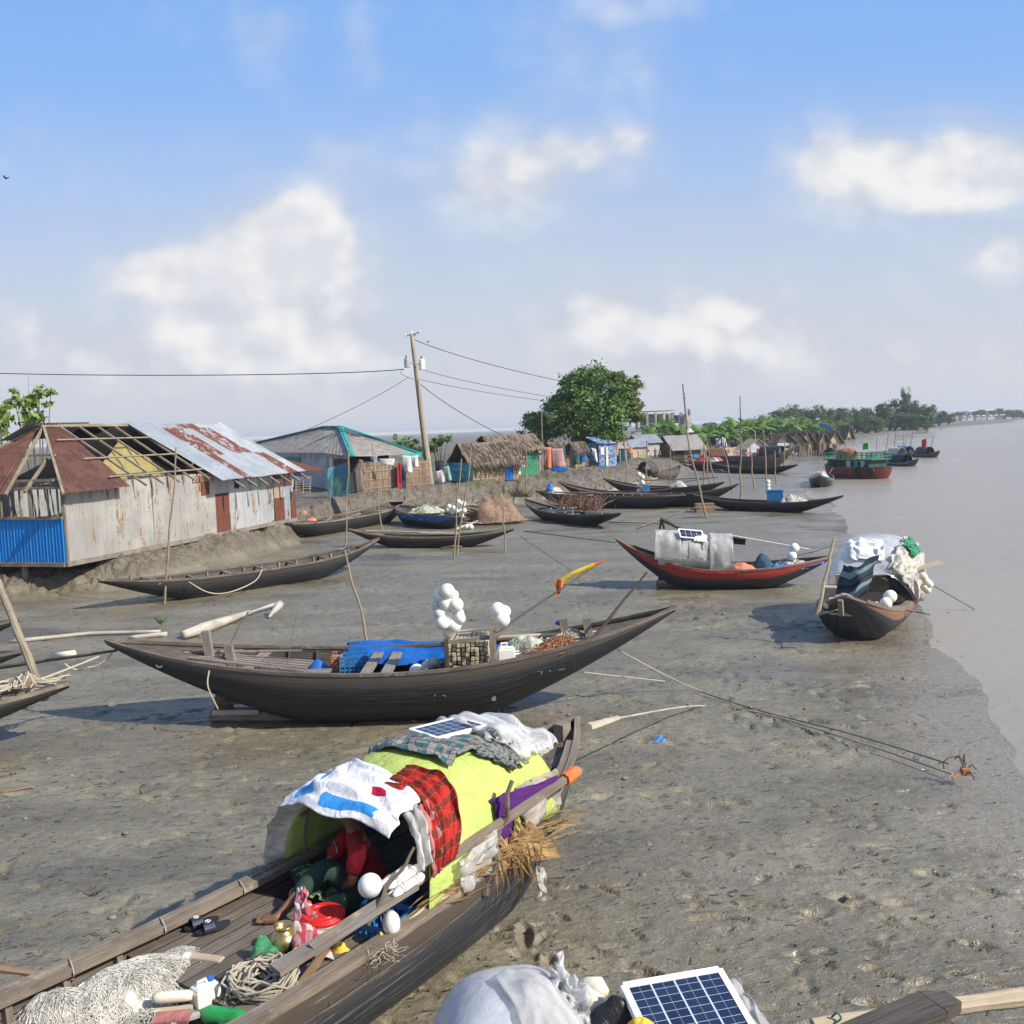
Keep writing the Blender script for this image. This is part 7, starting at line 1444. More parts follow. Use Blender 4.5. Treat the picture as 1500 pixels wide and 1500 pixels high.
# ================================================================ power poles and wires
pb_ = D(632, 712, 47.2); ptop = D(603, 489, 47.2); pb_.z = .6
up_ = thing('utility_pole', 'leaning concrete utility pole carrying two transformers', 'utility pole', pb_)
mb = MB(); mb.tube([lerp(pb_, ptop, k / 10) for k in range(11)], [lerp(.235, .12, k / 10) for k in range(11)], 12); part(mb, 'shaft', M['pole'], up_, smooth=True)
pdx = (ptop - pb_).normalized(); q = lerp(pb_, ptop, .99)
mb = MB(); mb.beam(q + V((-.42, 0, -.02)), q + V((.5, -.1, .16)), .07, .07); part(mb, 'crossarm', M['metal'], up_)
for x, z_ in ((-.38, .02), (.0, .16), (.18, .1), (.46, .2)):
    mb = MB(); mb.lathe([(.03, -.16), (.06, -.12), (.03, -.08), (.07, -.04), (.04, 0), (.05, .06), (.02, .1)], q + V((x, 0, z_)), 8); part(mb, 'insulator', M['white_metal'], up_)
for (px, py, m_, r_, h_) in ((596, 532, 'metal', .16, .52), (618, 534, 'white_metal', .18, .62)):
    c = D(px, py, 46.9); mb = MB(); mb.lathe([(r_ * .9, -h_ / 2), (r_, -h_ / 2 + .03), (r_, h_ / 2 - .04), (r_ * .85, h_ / 2)], c, 16); tr_ = part(mb, 'transformer', M[m_], up_, smooth=False)
    mb = MB(); mb.lathe([(.025, 0), (.05, .03), (.025, .06), (.05, .1), (.025, .14), (.03, .2)], c + V((-.03, 0, h_ / 2)), 8); part(mb, 'bushing', M['black'], tr_)
    mb = MB(); mb.beam(c, D(609 if px < 609 else 612, py, 47.1), .08, .06); part(mb, 'bracket', M['metal'], tr_)
mb = MB(); mb.box(lerp(pb_, ptop, .21) + V((0, -.2, 0)), (.3, .02, .12)); part(mb, 'white_plate', M['white_metal'], up_)
mb = MB(); mb.tube([D(612, 556, 46.95), D(613, 600, 46.9), D(619, 640, 46.9), D(625, 680, 46.95)], .025, 5); mb.tube([D(590, 540, 46.9), D(586, 547, 46.9), D(596, 552, 46.9), D(606, 556, 47)], .015, 4); part(mb, 'hanging_cable', M['black'], up_)
def wire(label, a, b, sag, r=.02): rope(label, [a, b], r, 'black', sag, 20, 'overhead wires', 'wire', 'overhead_wire')
wire('long wire from the transformers to the left across the sky', D(592, 541, 47), D(-120, 541, 40), .35, .026); wire('upper wire from the pole top to the right towards the big tree', D(606, 497, 47.2), D(900, 568, 70), .5, .022)
wire('middle wire from the pole to the right', D(615, 540, 47.2), D(900, 590, 72), .4, .016); wire('lower wire from the pole to the right', D(613, 555, 47.2), D(900, 596, 72), .3, .016); wire('steep service wire from the pole to the thatched huts', D(613, 560, 47.2), D(741, 638, 54), .3, .022); wire('faint service wire from the pole to the teal roofed house', D(597, 553, 47), D(405, 646, 43), .25, .015)
e_p = thing('electric_pole', 'tall thin dark electric pole with insulator pegs beside the sagging hut', 'utility pole', D(1011, 668, 86)); mb = MB(); mb.tube([D(1011, 668, 86), D(1006, 620, 86), D(1000, 562, 86)], [.17, .12, .07], 8); part(mb, 'shaft', M['wood'], e_p); mb = MB()
for y_ in (577, 583): mb.beam(D(1001, y_, 86), D(1005, y_, 86), .08, .08)
part(mb, 'insulator_pegs', M['metal'], e_p)
mb = MB(); mb.heap(D(1009, 633, 85.6), .45, .35, .5, .4, 3.); solo(mb, 'white_bag', M['tarp_white'], 'white bag tied on the tall thin electric pole', 'bag', smooth=True)
pole('thin mast rising behind the tin house at the far left', D(43, 625, 40), D(42, 545, 40), .05, 'metal', None, 'thin_mast', 'mast', .0)

# ================================================================ bamboo poles
PL = [((240, 899), (258, 655), 23.0, 'tall bamboo in front of the tin house by the empty canoe'), ((545, 962), (505, 806), 17.9, 'leaning bamboo behind the blue tarp of the long boat'), ((664, 837), (676, 672), 30, 'left of two crossing bamboos by the white float pile'), ((669, 811), (690, 654), 30.6, 'right of two crossing bamboos by the white float pile'), ((740, 808), (737, 733), 31.5, 'short bamboo before the brown net pile'),
      ((505, 800), (512, 634), 32, 'bamboo at the left end of the low canoe'), ((561, 778), (545, 649), 35, 'bent bamboo in front of the curved reed fence'), ((481, 752), (484, 671), 36.5, 'bamboo left of the teal net'), ((772, 731), (770, 652), 48, 'bamboo before the green cloth hut'), ((795, 690), (793, 604), 54, 'tall bamboo before the big tree crown'),
      ((1035, 757), (1005, 630), 42, 'heavy leaning bamboo over the sharp raised bow'), ((1049, 712), (1034, 637), 56, 'leaning bamboo right of the heavy leaning one'), ((1031, 712), (1031, 655), 55, 'upright bamboo inside the pole cluster'), ((1044, 713), (1031, 650), 54, 'slanting bamboo inside the pole cluster'), ((1084, 724), (1085, 640), 49, 'thick bamboo right of the raised bow'),
      ((1073, 710), (1060, 658), 57, 'leaning bamboo before the low black boat'), ((1105, 708), (1098, 650), 58, 'bamboo before the big grey boat'), ((1123, 705), (1117, 617), 59, 'tall bamboo before the dark round tent'), ((982, 702), (982, 650), 60, 'bamboo beside the dry grey boat'), ((947, 690), (947, 645), 62, 'bamboo left of the dry grey boat'), ((920, 700), (913, 632), 56, 'bamboo at the bank corner'), ((1138, 716), (1135, 660), 62, 'bamboo at the prow of the big grey boat'), ((1147, 700), (1150, 640), 75, 'thin bamboo before the riverside huts'), ((1204, 672), (1207, 634), 98, 'bamboo before the purple cloth'), ((935, 686), (935, 660), 66, 'short bamboo in the bank corner cluster'), ((926, 690), (924, 664), 65, 'short leaning bamboo in the bank corner cluster')]
for (a, b, Y, l_) in PL:
    p0 = D(a[0], a[1], Y); p1 = D(b[0], b[1], Y); p0.z = min(p0.z, gz(p0.x, p0.y)) - .05; pole(l_, p0, p1, .034 if Y < 40 else .05, 'bamboo', kink=.07)
pole('dark pole top rising behind the tall bananas', D(1086, 660, 75), D(1084, 580, 75), .06, 'stick', 'bamboo poles standing in the mud')
for i, (a, b, Y, l_) in enumerate(((( 940, 704), (1052, 699), 53, 'level bamboo rail across the pole cluster'), ((955, 671), (1030, 671), 66, 'level bamboo rail above the dry grey boat'), ((762, 643), (790, 645), 55, 'level bamboo rail at the thatched hut eave'), ((1000, 706), (1040, 700), 52, 'short rail low in the pole cluster'))):
    mb = MB(); mb.tube([D(a[0], a[1], Y), D(b[0], b[1], Y)], .04, 6); solo(mb, 'bamboo_rail', M['bamboo'], l_, 'rail')
pole('bamboo rod slanting over the mud left of the red boat', D(768, 778, 36), D(902, 795, 27), .02, 'stick', None, 'bamboo_rod', 'pole', .02)
pole('pale bamboo lying on the mud right of the small pointed boat', G(893, 764, .1), G(982, 767, .12), .05, 'bamboo_pale', None, 'bamboo_rod', 'pole', .02)
# ================================================================ driftwood, heaps, litter
def log_(label, pts, rr, mat='drift'):
    P = [G(a, b, z) for a, b, z in pts]; out = []; rs = []; sd = pts[0][0]
    for i in range(len(P) - 1):
        for k in range(6): t = k / 6; out.append(lerp(P[i], P[i + 1], t) + V((0, 0, .02 * nz(i * 3 + k, sd)))); rs.append(lerp(rr[i], rr[i + 1], t) * (1 + .15 * nz(k * 1.3, i * 7. + sd)))
    out.append(P[-1]); rs.append(rr[-1]); mb = MB(); mb.tube(out, rs, 8); return solo(mb, 'driftwood_log', M[mat], label, 'log', smooth=True)
log_('long forked bleached driftwood trunk on the mud behind the boat stern', [(268, 930, .1), (300, 920, .12), (365, 897, .12)], [.1, .14, .06]); log_('short pointed pale log end stuck by the driftwood', [(394, 904, .08), (410, 885, .25)], [.03, .11]); log_('thin pale slat lying above the pointed log', [(362, 898, .1), (412, 882, .15)], [.02, .05])
log_('long thin bleached pole lying on the mud at the left', [(15, 940, .04), (130, 928, .05), (235, 925, .05)], [.05, .045, .04]); log_('second bleached pole beside the green weeds', [(190, 934, .04), (245, 929, .06)], [.05, .06])
log_('thin brown stick lying in the mud at the left edge', [(0, 1161, .03), (50, 1152, .03)], [.018, .012], 'wood_brown'); log_('bent branch lying before the low canoe', [(645, 803, .05), (664, 800, .12), (677, 801, .05)], [.03, .04, .03], 'stick')
mb = MB()
for k in range(16):
    c = G(236, 915, .1); a = rnd.uniform(0, 6.28); e_ = c + V((math.cos(a) * .2, math.sin(a) * .15, rnd.uniform(.05, .22))); m_ = lerp(c, e_, .5) + V((0, 0, .04)); mb.add([c, m_ + V((.025, 0, 0)), e_, m_ - V((.025, 0, 0))], [(0, 1, 2, 3)])
solo(mb, 'green_weed', M['leaf_palegreen'], 'small green weed on the mud beside the bleached poles', 'weed')
bn_ = thing('brown_net_pile', 'large pile of brown nets and pale branches on the mud', 'net pile', G(722, 762, .1)); c = G(724, 764, .1)
mb = MB(); mb.heap(c + V((.1, .3, 0)), 1.1, .8, .85, .5, 5., 56, 26, 0, 1.7, .6); part(mb, 'net_mass', M['net_brown'], bn_, smooth=True)
mb = MB(); g_ = random.Random(8)
for k in range(34):
    a = c + V((g_.uniform(-.8, .3), g_.uniform(-.2, .8), g_.uniform(.1, .75))); e_ = c + V((g_.uniform(-2.2, -1.3), g_.uniform(-.6, .8), g_.uniform(.0, .85))); m_ = lerp(a, e_, .5) + V((0, 0, g_.uniform(-.05, .15))); mb.tube([a, m_, e_], [.06, .045, .03], 5)
part(mb, 'branches', M['bamboo'], bn_)
mb = MB(); mb.strands(c + V((.1, .3, 0)), 1.05, .75, .85, 1000, .008, 3, 0, 1.0); part(mb, 'loose_strands', plain('tan_net_strand', (.36, .25, .18), .9, .4), bn_)
br = thing('brush_pile', 'pile of thin reddish brushwood between the boats', 'brush pile', G(848, 748, .2)); mb = MB()
for k in range(170):
    c = G(848, 748, .3) + V((g_.uniform(-1.0, 1.0), g_.uniform(-.5, .5), 0)); e_ = c + V((g_.uniform(-1, 1), g_.uniform(-.5, .5), g_.uniform(.1, 1.0))); mb.tube([c, lerp(c, e_, .5) + V((0, 0, .1)), e_], [.025, .018, .008], 4)
part(mb, 'twigs', plain('reddish_twig', (.2, .115, .08), .9, .4), br)
br2 = thing('grey_brush_heap', 'grey branch heap on the bank foot behind the float pile', 'brush pile', G(630, 758, .3)); mb = MB()
for k in range(120):
    c = G(g_.uniform(600, 655), g_.uniform(748, 764), .3); e_ = c + V((g_.uniform(-.8, .9), g_.uniform(-.3, .3), g_.uniform(.1, .6))); mb.tube([c, lerp(c, e_, .5) + V((0, 0, .1)), e_], [.03, .02, .01], 4)
part(mb, 'branches', M['stick'], br2)
br3 = thing('spiky_brush', 'spiky grey roots on the bank left of the boat bundles', 'brush pile', G(762, 725, .3)); mb = MB()
for k in range(70):
    c = G(g_.uniform(748, 778), 728, .5); e_ = c + V((g_.uniform(-.5, .5), 0, g_.uniform(.3, .9))); mb.tube([c, e_], [.035, .01], 4)
part(mb, 'roots', M['bamboo'], br3)
mb = MB(); c10r = c10.rest(); g2 = random.Random(4)
for k in range(14): a = V((g2.uniform(-2, 1.2), g2.uniform(-.4, .4), .42)); c10r.tube([a, a + V((g2.uniform(.5, 1.2), g2.uniform(-.2, .2), g2.uniform(0, .2)))], [.06, .03], 5)
solo(c10r, 'branch_load', M['drift'], 'pale branches loaded in the small pointed boat', 'branches')
floats('pile of white floats hanging at the crossing bamboos', [(tuple(D(a, b, 36.5 + .1 * (i % 3))), .11) for i, (a, b) in enumerate(((658, 742), (663, 750), (656, 747), (672, 735), (678, 739), (673, 745), (680, 748), (676, 755), (679, 737), (668, 748), (674, 750), (664, 744)))])
floats('two white floats lying on the mud under the hanging float pile', [(tuple(G(684, 772, .12)), .12), (tuple(G(690, 772, .12)), .12)])
pole('broken pale branch under the float pile', G(668, 775, .1), G(700, 763, .3), .05, 'drift', None, 'branch', 'branch', .1)
for i in range(7):
    a = G(880 + 9 * i, 722 - 3 * i, .25); log_l = MB(); log_l.tube([a, a + V((2.2 - .1 * i, .5, .1))], .05, 6); solo(log_l, 'pale_pole', M['bamboo_pale'], 'pale cut pole lying on the bank foot behind the boats', 'pole', 'pale poles stacked behind the boats')
mb = MB(); mb.box(G(1032, 744, .2), (.9, .5, .45)); mb.box(G(1032, 744, .45), (.94, .54, .06)); solo(mb, 'wooden_crate', M['wood_brown'], 'brown wooden box on the mud below the raised bow', 'box')
M['blue_litter'] = film('blue_litter_plastic', (.05, .3, .75), .85, .3, .8, 12.)
mb = MB(); mb.heap(G(967, 1087, .0), .1, .07, .09, .6, 4., 18, 10, 0, 14); solo(mb, 'blue_litter', M['blue_litter'], 'crumpled bright blue plastic litter on the mud', 'litter', smooth=True)
mb = MB(); mb.heap(D(457, 762, 34.6), .22, .12, .12, .5, 4., 14, 8, 0, 9); mb.heap(D(444, 752, 35.4), .2, .1, .12, .5, 8., 14, 8, 0, 9); solo(mb, 'orange_litter', _plain['salmon_cloth'], 'orange rag on the bank right of the tin house', 'rag', smooth=True)
an = thing('iron_anchor', 'rusty grapnel anchor lying at the water edge with rope ends', 'anchor', G(1412, 1132, .0)); c = G(1414, 1130, .12)
mb = MB(); mb.tube([c, G(1395, 1140, .06)], [.022, .016], 8); mb.box(c, (.09, .09, .08)); part(mb, 'shank', plain('orange_rust', (.38, .17, .08), .8, .35), an)
for k, (dx, dy, dz) in enumerate(((.16, .05, .04), (-.08, .1, .16), (.05, -.14, -.02), (.04, .13, .16))):
    mb = MB(); mb.tube([c, c + V((dx * .6, dy * .6, dz + .03)), c + V((dx, dy, dz - .04))], [.014, .012, .008], 6); part(mb, 'fluke', M['stick'], an)
mb = MB(); mb.tube([c + V((-.1 + .13 * math.cos(a), .08, .06 + .1 * math.sin(a))) for a in [k * .45 for k in range(9)]], .011, 6); part(mb, 'rope_loop', M['rope_dark'], an)
mb = MB(); g3 = random.Random(77)
for k in range(330):
    y = 5.5 + 24 * g3.random() ** 1.4; x = g3.uniform(-.6, .45) * (y + 1); a = g3.uniform(-.5, .9); L = g3.uniform(.04, .16); p = V((x, y, gz(x, y) + .015))
    mb.tube([p, p + V((math.cos(a) * L * .5, math.sin(a) * L * .5, .012)), p + V((math.cos(a + .4) * L, math.sin(a + .4) * L, .0))], [.004, .006, .003], 4)
o_ = solo(mb, 'mud_debris', M['stick'], 'scattered twigs and straw over the mud', 'debris'); o_['kind'] = 'stuff'
mb = MB()
for k in range(150):
    y = 5.5 + 20 * g3.random() ** 1.4; x = g3.uniform(-.6, .45) * (y + 1); r_ = g3.uniform(.012, .04); mb.ball((x, y, gz(x, y) + r_ * .3), r_, 7, 5, (1.3, 1, .6))
o_ = solo(mb, 'mud_clods', plain('mud_clod', (.2, .175, .14), .8, .3), 'small lumps and shells scattered over the mud', 'debris', smooth=True); o_['kind'] = 'stuff'

# ================================================================ people on the bank
def stand(label, px, py, Y, h, top, bottom, face=(-.3, -1)):
    b = D(px, py, Y); t = thing('person', label, 'person', b); k = h / 1.7; f = V((face[0], face[1], 0)).normalized(); r = V((-f.y, f.x, 0)); q = lambda x, z, y=0.: b + (r * x + f * y + V((0, 0, z))) * k
    ch = [('p', None, q(0, .92), .14 * k), ('b', 'p', q(0, 1.1), .12 * k), ('c', 'b', q(0, 1.32), (.17 * k, .11 * k)), ('n', 'c', q(0, 1.46), .05 * k), ('h', 'n', q(0, 1.58, .02), .085 * k), ('h2', 'h', q(0, 1.66, .01), .07 * k)]
    for s_ in (-1, 1): ch += [(f's{s_}', 'c', q(.19 * s_, 1.38), .055 * k), (f'e{s_}', f's{s_}', q(.25 * s_, 1.12, .03), .042 * k), (f'w{s_}', f'e{s_}', q(.24 * s_, .88, .1), .03 * k), (f'm{s_}', f'w{s_}', q(.23 * s_, .78, .12), .032 * k), (f'k{s_}', 'p', q(.1 * s_, .5, .02), .06 * k), (f'a{s_}', f'k{s_}', q(.1 * s_, .1), .04 * k), (f't{s_}', f'a{s_}', q(.11 * s_, .04, .14), .035 * k)]
    skin_mesh('body', ch, M['skin'], t, 1)
    skin_mesh('upper_garment', [('p', None, q(0, .9), .165 * k), ('c', 'p', q(0, 1.3), (.19 * k, .13 * k)), ('n', 'c', q(0, 1.42), .07 * k), ('l', 'c', q(-.2, 1.37), .075 * k), ('l2', 'l', q(-.25, 1.16), .06 * k), ('r', 'c', q(.2, 1.37), .075 * k), ('r2', 'r', q(.25, 1.16), .06 * k)], top, t, 1)
    mb = MB(); mb.lathe([(.17 * k, .93 * k), (.18 * k, .7 * k), (.2 * k, .2 * k), (.17 * k, .18 * k)], b, 12); part(mb, 'lower_garment', bottom, t, smooth=True)
    mb = MB(); mb.ball(q(0, 1.64, -.02), .095 * k, 10, 8); part(mb, 'hair', M['hair'], t, smooth=True)
cr = plain('crimson_dress', (.2, .015, .05), .8, .3); yg = plain('lime_skirt', (.5, .6, .06), .8, .2); bs = plain('blue_skirt', (.05, .1, .4), .8)
stand('person in a long crimson dress standing by the big tree trunk', 888, 683, 60.8, 1.18, cr, cr); stand('child in a red top and lime skirt before the grey shed', 949, 671, 72, .9, M['redshirt'], yg); stand('child in a red top and blue skirt before the grey shed', 960, 671, 73, .9, M['redshirt'], bs)
stand('person in a pale red top standing at the sagging hut front', 996, 664, 84, 1.3, plain('pale_red_top', (.5, .12, .12), .8), M['dark'])
# birds
for (px, py, Y, s_, l_) in ((9, 261, 60, .5, 'small dark bird flying high at the left edge'), (627, 501, 48.5, .16, 'small bird perched on the upper wire')):
    c = D(px, py, Y); mb = MB(); mb.ball(c, s_ * .22, 8, 6, (2.1, .8, .8)); mb.ball(c + V((s_ * .5, 0, s_ * .12)), s_ * .13, 8, 6)
    mb.add([c, c + V((.2 * s_, .9 * s_, .3 * s_)), c + V((-.3 * s_, 1.0 * s_, .3 * s_)), c + V((-.25 * s_, 0, 0))], [(0, 1, 2, 3)]); mb.add([c, c + V((.2 * s_, -.9 * s_, .3 * s_)), c + V((-.3 * s_, -1.0 * s_, .3 * s_)), c + V((-.25 * s_, 0, 0))], [(0, 1, 2, 3)]); mb.add([c + V((-.35 * s_, 0, 0)), c + V((-.8 * s_, .12 * s_, 0)), c + V((-.8 * s_, -.12 * s_, 0))], [(0, 1, 2)])
    solo(mb, 'bird', M['black'], l_, 'bird')
for i, (px0, px1, py0, py1, Y, m_, l_) in enumerate(((699, 709, 682, 694, 49.5, 'redshirt', 'red cloth hanging by the thatched hut reed front'), (760, 768, 668, 684, 50.5, wc, 'white cloth hanging at the right of the green cloth front'), (840, 848, 664, 680, 53, sg_, 'slate green cloth on the narrow reed hut'), (848, 857, 662, 676, 53.5, 'tarp_blue', 'blue cloth on the narrow reed hut'), (918, 926, 654, 664, 60, pk, 'coral cloth on the grey slatted shed'), (975, 984, 652, 661, 76, 'tarp_blue', 'blue cloth on the sagging hut front'), (1018, 1026, 652, 661, 77, pn, 'pink cloth at the right of the sagging hut'), (1140, 1147, 648, 656, 100, wc, 'white cloth at the slit window hut'), (1172, 1178, 645, 653, 108, pk, 'coral cloth in the riverside row'), (1190, 1196, 643, 651, 114, 'tarp_blue', 'blue cloth in the riverside row'))):
    laundry(l_, ((px0, py0), (px1, py0), (px1 + 1, py1), (px0 - 1, py1 + 1)), Y, m_)
# ================================================================ vegetation
def leaf_cloud(name, lobes, n, size, seed, mat, parent, lpc=46, clump=.34):
    "many leaf sized faces gathered in clumps over several lobes; lobes = (centre, radii)"
    g = np.random.RandomState(seed); off = np.array(OFF.get(parent.name, V((0, 0, 0)))); tot = sum(r[0] * r[2] for _, r in lobes); Vs = []
    for c, r in lobes:
        c = np.array(c); r = np.array(r); m = max(8, int(n * r[0] * r[2] / tot)); nc = max(3, m // lpc)
        d = g.normal(size=(nc, 3)); d /= np.linalg.norm(d, axis=1)[:, None]; rad = (g.rand(nc) ** .38)[:, None] * (1 + .16 * g.normal(size=(nc, 1)))
        cc = c + d * r * rad; k = g.randint(0, nc, m); cs = (.55 + .9 * g.rand(nc))[:, None] * clump * r.mean()
        p = cc[k] + g.normal(size=(m, 3)) * cs[k] * np.array([.6, .6, .42])
        nrm = (p - c) / r + g.normal(size=(m, 3)) * .75 + np.array([0, 0, .45]); nrm /= np.linalg.norm(nrm, axis=1)[:, None]
        t = np.cross(nrm, g.normal(size=(m, 3))); t /= np.linalg.norm(t, axis=1)[:, None]; b = np.cross(nrm, t); s = (size * (.6 + .8 * g.rand(m)))[:, None]
        Vs.append(np.stack([p - t * s, p - b * s * .42, p + t * s - nrm * s * .25, p + b * s * .42], 1).reshape(-1, 3))
    A = np.concatenate(Vs) - off; nq = len(A) // 4; me = bpy.data.meshes.new(name); me.vertices.add(len(A)); me.vertices.foreach_set('co', A.astype(np.float32).ravel())
    me.loops.add(len(A)); me.loops.foreach_set('vertex_index', np.arange(len(A), dtype=np.int32)); me.polygons.add(nq); me.polygons.foreach_set('loop_start', np.arange(0, len(A), 4, dtype=np.int32)); me.polygons.foreach_set('loop_total', np.full(nq, 4, dtype=np.int32)); me.update(calc_edges=True)
    me.materials.append(mat); o = bpy.data.objects.new(name, me); COL.objects.link(o); o.parent = parent; return o
def trunk_limbs(parent, base, forks, r0):
    mb = MB(); base = V(base)
    for tgt, rr in forks:
        t = V(tgt); m1 = lerp(base, t, .35) + V((rnd.uniform(-.1, .1), 0, .15)); mb.tube([base, m1, lerp(base, t, .7) + V((rnd.uniform(-.15, .15), rnd.uniform(-.15, .15), 0)), t], [rr, rr * .75, rr * .5, rr * .2], 7)
    return part(mb, 'trunk', M['bark'], parent, smooth=True)
tb = D(873, 686, 62.6); bt_ = thing('broadleaf_tree', 'large dark green broadleaf tree rising over the huts', 'tree', tb)
trunk_limbs(bt_, tb, [(D(862, 600, 62.5), .2), (D(815, 610, 62.6), .13), (D(910, 590, 63), .14), (D(868, 560, 62.6), .16)], .2); trunk_limbs(bt_, D(881, 685, 62.9), [(D(880, 600, 62.9), .13), (D(930, 610, 63.2), .1)], .13)
lb_ = []
for px, py, rx, rz_, dy in ((800, 628, 32, 20, 0), (785, 616, 20, 14, -.3), (830, 612, 34, 26, -.6), (858, 592, 36, 34, -.3), (846, 570, 26, 24, .2), (868, 552, 28, 18, .4), (880, 620, 36, 26, -.8), (858, 636, 34, 14, -.8), (898, 640, 22, 10, -.4), (905, 570, 24, 22, .5), (820, 590, 22, 16, .3), (896, 596, 24, 22, -.2)):
    s_ = D(px, py, 62.6).y / FPX; lb_.append((tuple(D(px, py, 62.6 + dy)), (rx * s_, min(rx, 28) * s_, rz_ * s_)))
leaf_cloud('crown', lb_, 30000, .15, 3, M['leaf_tree'], bt_, 40, .3)
lb_ = [(tuple(D(px, py, 63.6)), (rx * s_, 1., rz_ * s_)) for px, py, rx, rz_ in ((922, 566, 16, 14), (926, 590, 14, 14), (918, 606, 14, 10), (934, 610, 12, 8), (905, 552, 14, 10))]
leaf_cloud('yellowish_crown', lb_, 5200, .15, 4, M['leaf_yellow'], bt_, 40, .3)  # right-hand lobes with yellower leaves of their own colour

# banana plants
def banana(loc, h, nl, seed, label, group):
    g = random.Random(seed); t = thing('banana_plant', label, 'plant', loc, 0, group); b = V(loc); mb = MB(); hs_ = h * .42
    mb.tube([b, b + V((.03, 0, hs_ * .6)), b + V((.06, 0, hs_))], [.03 * h, .024 * h, .015 * h], 8); part(mb, 'stem', M['bamboo'], t, smooth=True)
    for k in range(nl):
        a = 2 * PI * k / nl * 1.0 + g.uniform(-.4, .4); L = h * g.uniform(.5, .72); up = g.uniform(.55, 1.45); mb = MB(); n = 8; d = V((math.cos(a), math.sin(a), 0)); s0 = b + V((.06, 0, hs_)); vs = []; fs = []; p = s0; el = up; sdv = V((-d.y, d.x, 0))
        for i in range(n + 1):
            ww = h * .1 * math.sin(PI * min(1, i / n * .93 + .06)) ** .7 * (1 + .18 * g.uniform(-1, 1)) if i > 1 else .02
            dz = V((0, 0, -ww * .35)); vs += [p - sdv * ww + dz, p, p + sdv * ww + dz]; p = p + (d * math.cos(el) + V((0, 0, math.sin(el)))) * (L / n); el -= g.uniform(.1, .28)
        for i in range(n):
            for q in (0, 1): fs.append((i * 3 + q, i * 3 + q + 1, i * 3 + q + 4, i * 3 + q + 3))
        mb.add(vs, fs); part(mb, 'leaf', M['leaf_banana'], t)
    return t
BN = []
def bpos(px, pytop, Y):
    q = D(px, pytop, Y); z0 = gz(q.x, q.y); return q.x, q.y, z0, q.z - z0
r9 = random.Random(17)
bl_ = [(955, 617, 98), (972, 607, 104), (985, 612, 99), (1000, 616, 101), (1012, 622, 97), (1025, 615, 106), (1040, 619, 101), (1052, 612, 110), (1066, 616, 106), (1080, 604, 112), (1093, 609, 116), (1106, 606, 120), (1118, 608, 123), (1130, 606, 128), (1146, 603, 132), (1158, 606, 136), (1170, 606, 141), (1184, 610, 150), (1200, 613, 160), (945, 628, 96), (1062, 626, 97), (1034, 630, 95)]
wh = ['behind the sheds', 'behind the sagging hut', 'behind the pole cluster', 'behind the white boarded hut', 'behind the riverside row']
proto = [banana((0, 0, 0), 1.0, n_, 60 + n_, 'x', 'banana plants behind the huts') for n_ in (12, 13, 10)]
for i, (px, pt, Y) in enumerate(bl_):
    x, y, z0, h = bpos(px, pt, Y); h *= 1.1
    l_ = f'banana plant {wh[min(4, max(0, (px - 930) // 60))]}, {["upright", "spreading", "slender"][i % 3]} clump of arching leaves'
    src = proto[i % 3]
    if i < 3: src.location = (x, y, z0); src.rotation_euler = (0, 0, r9.uniform(0, 6)); src.scale = (h,) * 3; src['label'] = l_
    else: copy_tree(src, (x, y, z0), r9.uniform(0, 6), h, l_)
for i, (px, pt, Y, w_) in enumerate(((946, 634, 94, 34), (966, 622, 108, 34), (990, 626, 110, 36), (1016, 628, 106, 36), (1040, 628, 112, 38), (1060, 626, 112, 36), (1080, 622, 117, 36), (1100, 622, 121, 36), (1122, 619, 128, 38), (1142, 617, 136, 38), (1162, 616, 144, 38), (1184, 616, 152, 38), (1206, 615, 162, 36), (1230, 614, 175, 36))):
    q = D(px, pt, Y); z0 = gz(q.x, q.y) - .2; t = thing('leafy_bush', 'dense green bush among the banana plants, ' + ['beside the big tree', 'under the concrete building', 'behind the sagging hut', 'at the thin electric pole', 'right of the thin electric pole', 'behind the hanging cloths', 'left of the white boarded hut', 'behind the white boarded hut', 'behind the slit window hut', 'above the brown thatched hut', 'behind the ragged eaves', 'behind the purple cloth', 'behind the blue ridge tarp', 'behind the stick hut'][i], 'bush', (q.x, q.y, z0), 0, 'green bushes behind the huts'); m_ = q.y / FPX; hh = q.z - z0; mb = MB()
    for k in range(3): mb.tube([(q.x, q.y, z0), (q.x + (k - 1) * w_ * m_ * .25, q.y, z0 + hh * .6)], [.09, .04], 5)
    part(mb, 'stems', M['bark'], t); leaf_cloud('foliage', [((q.x + dx * w_ * m_ * .5, q.y, z0 + hh * zz), (w_ * m_ * .3, w_ * m_ * .3, hh * .3)) for dx, zz in ((-.5, .35), (0, .7), (.5, .4), (.1, .3), (-.25, .55), (.3, .62))], 1300, .2, 200 + i, M[['leaf_tree', 'leaf_palegreen', 'leaf_far'][i % 3]], t, 24, .4)
b1_ = D(562, 668, 56); banana((b1_.x, b1_.y, 1.2), 3.1, 5, 5, 'banana plant with upright dark and bright leaves behind the teal roofed house', None)
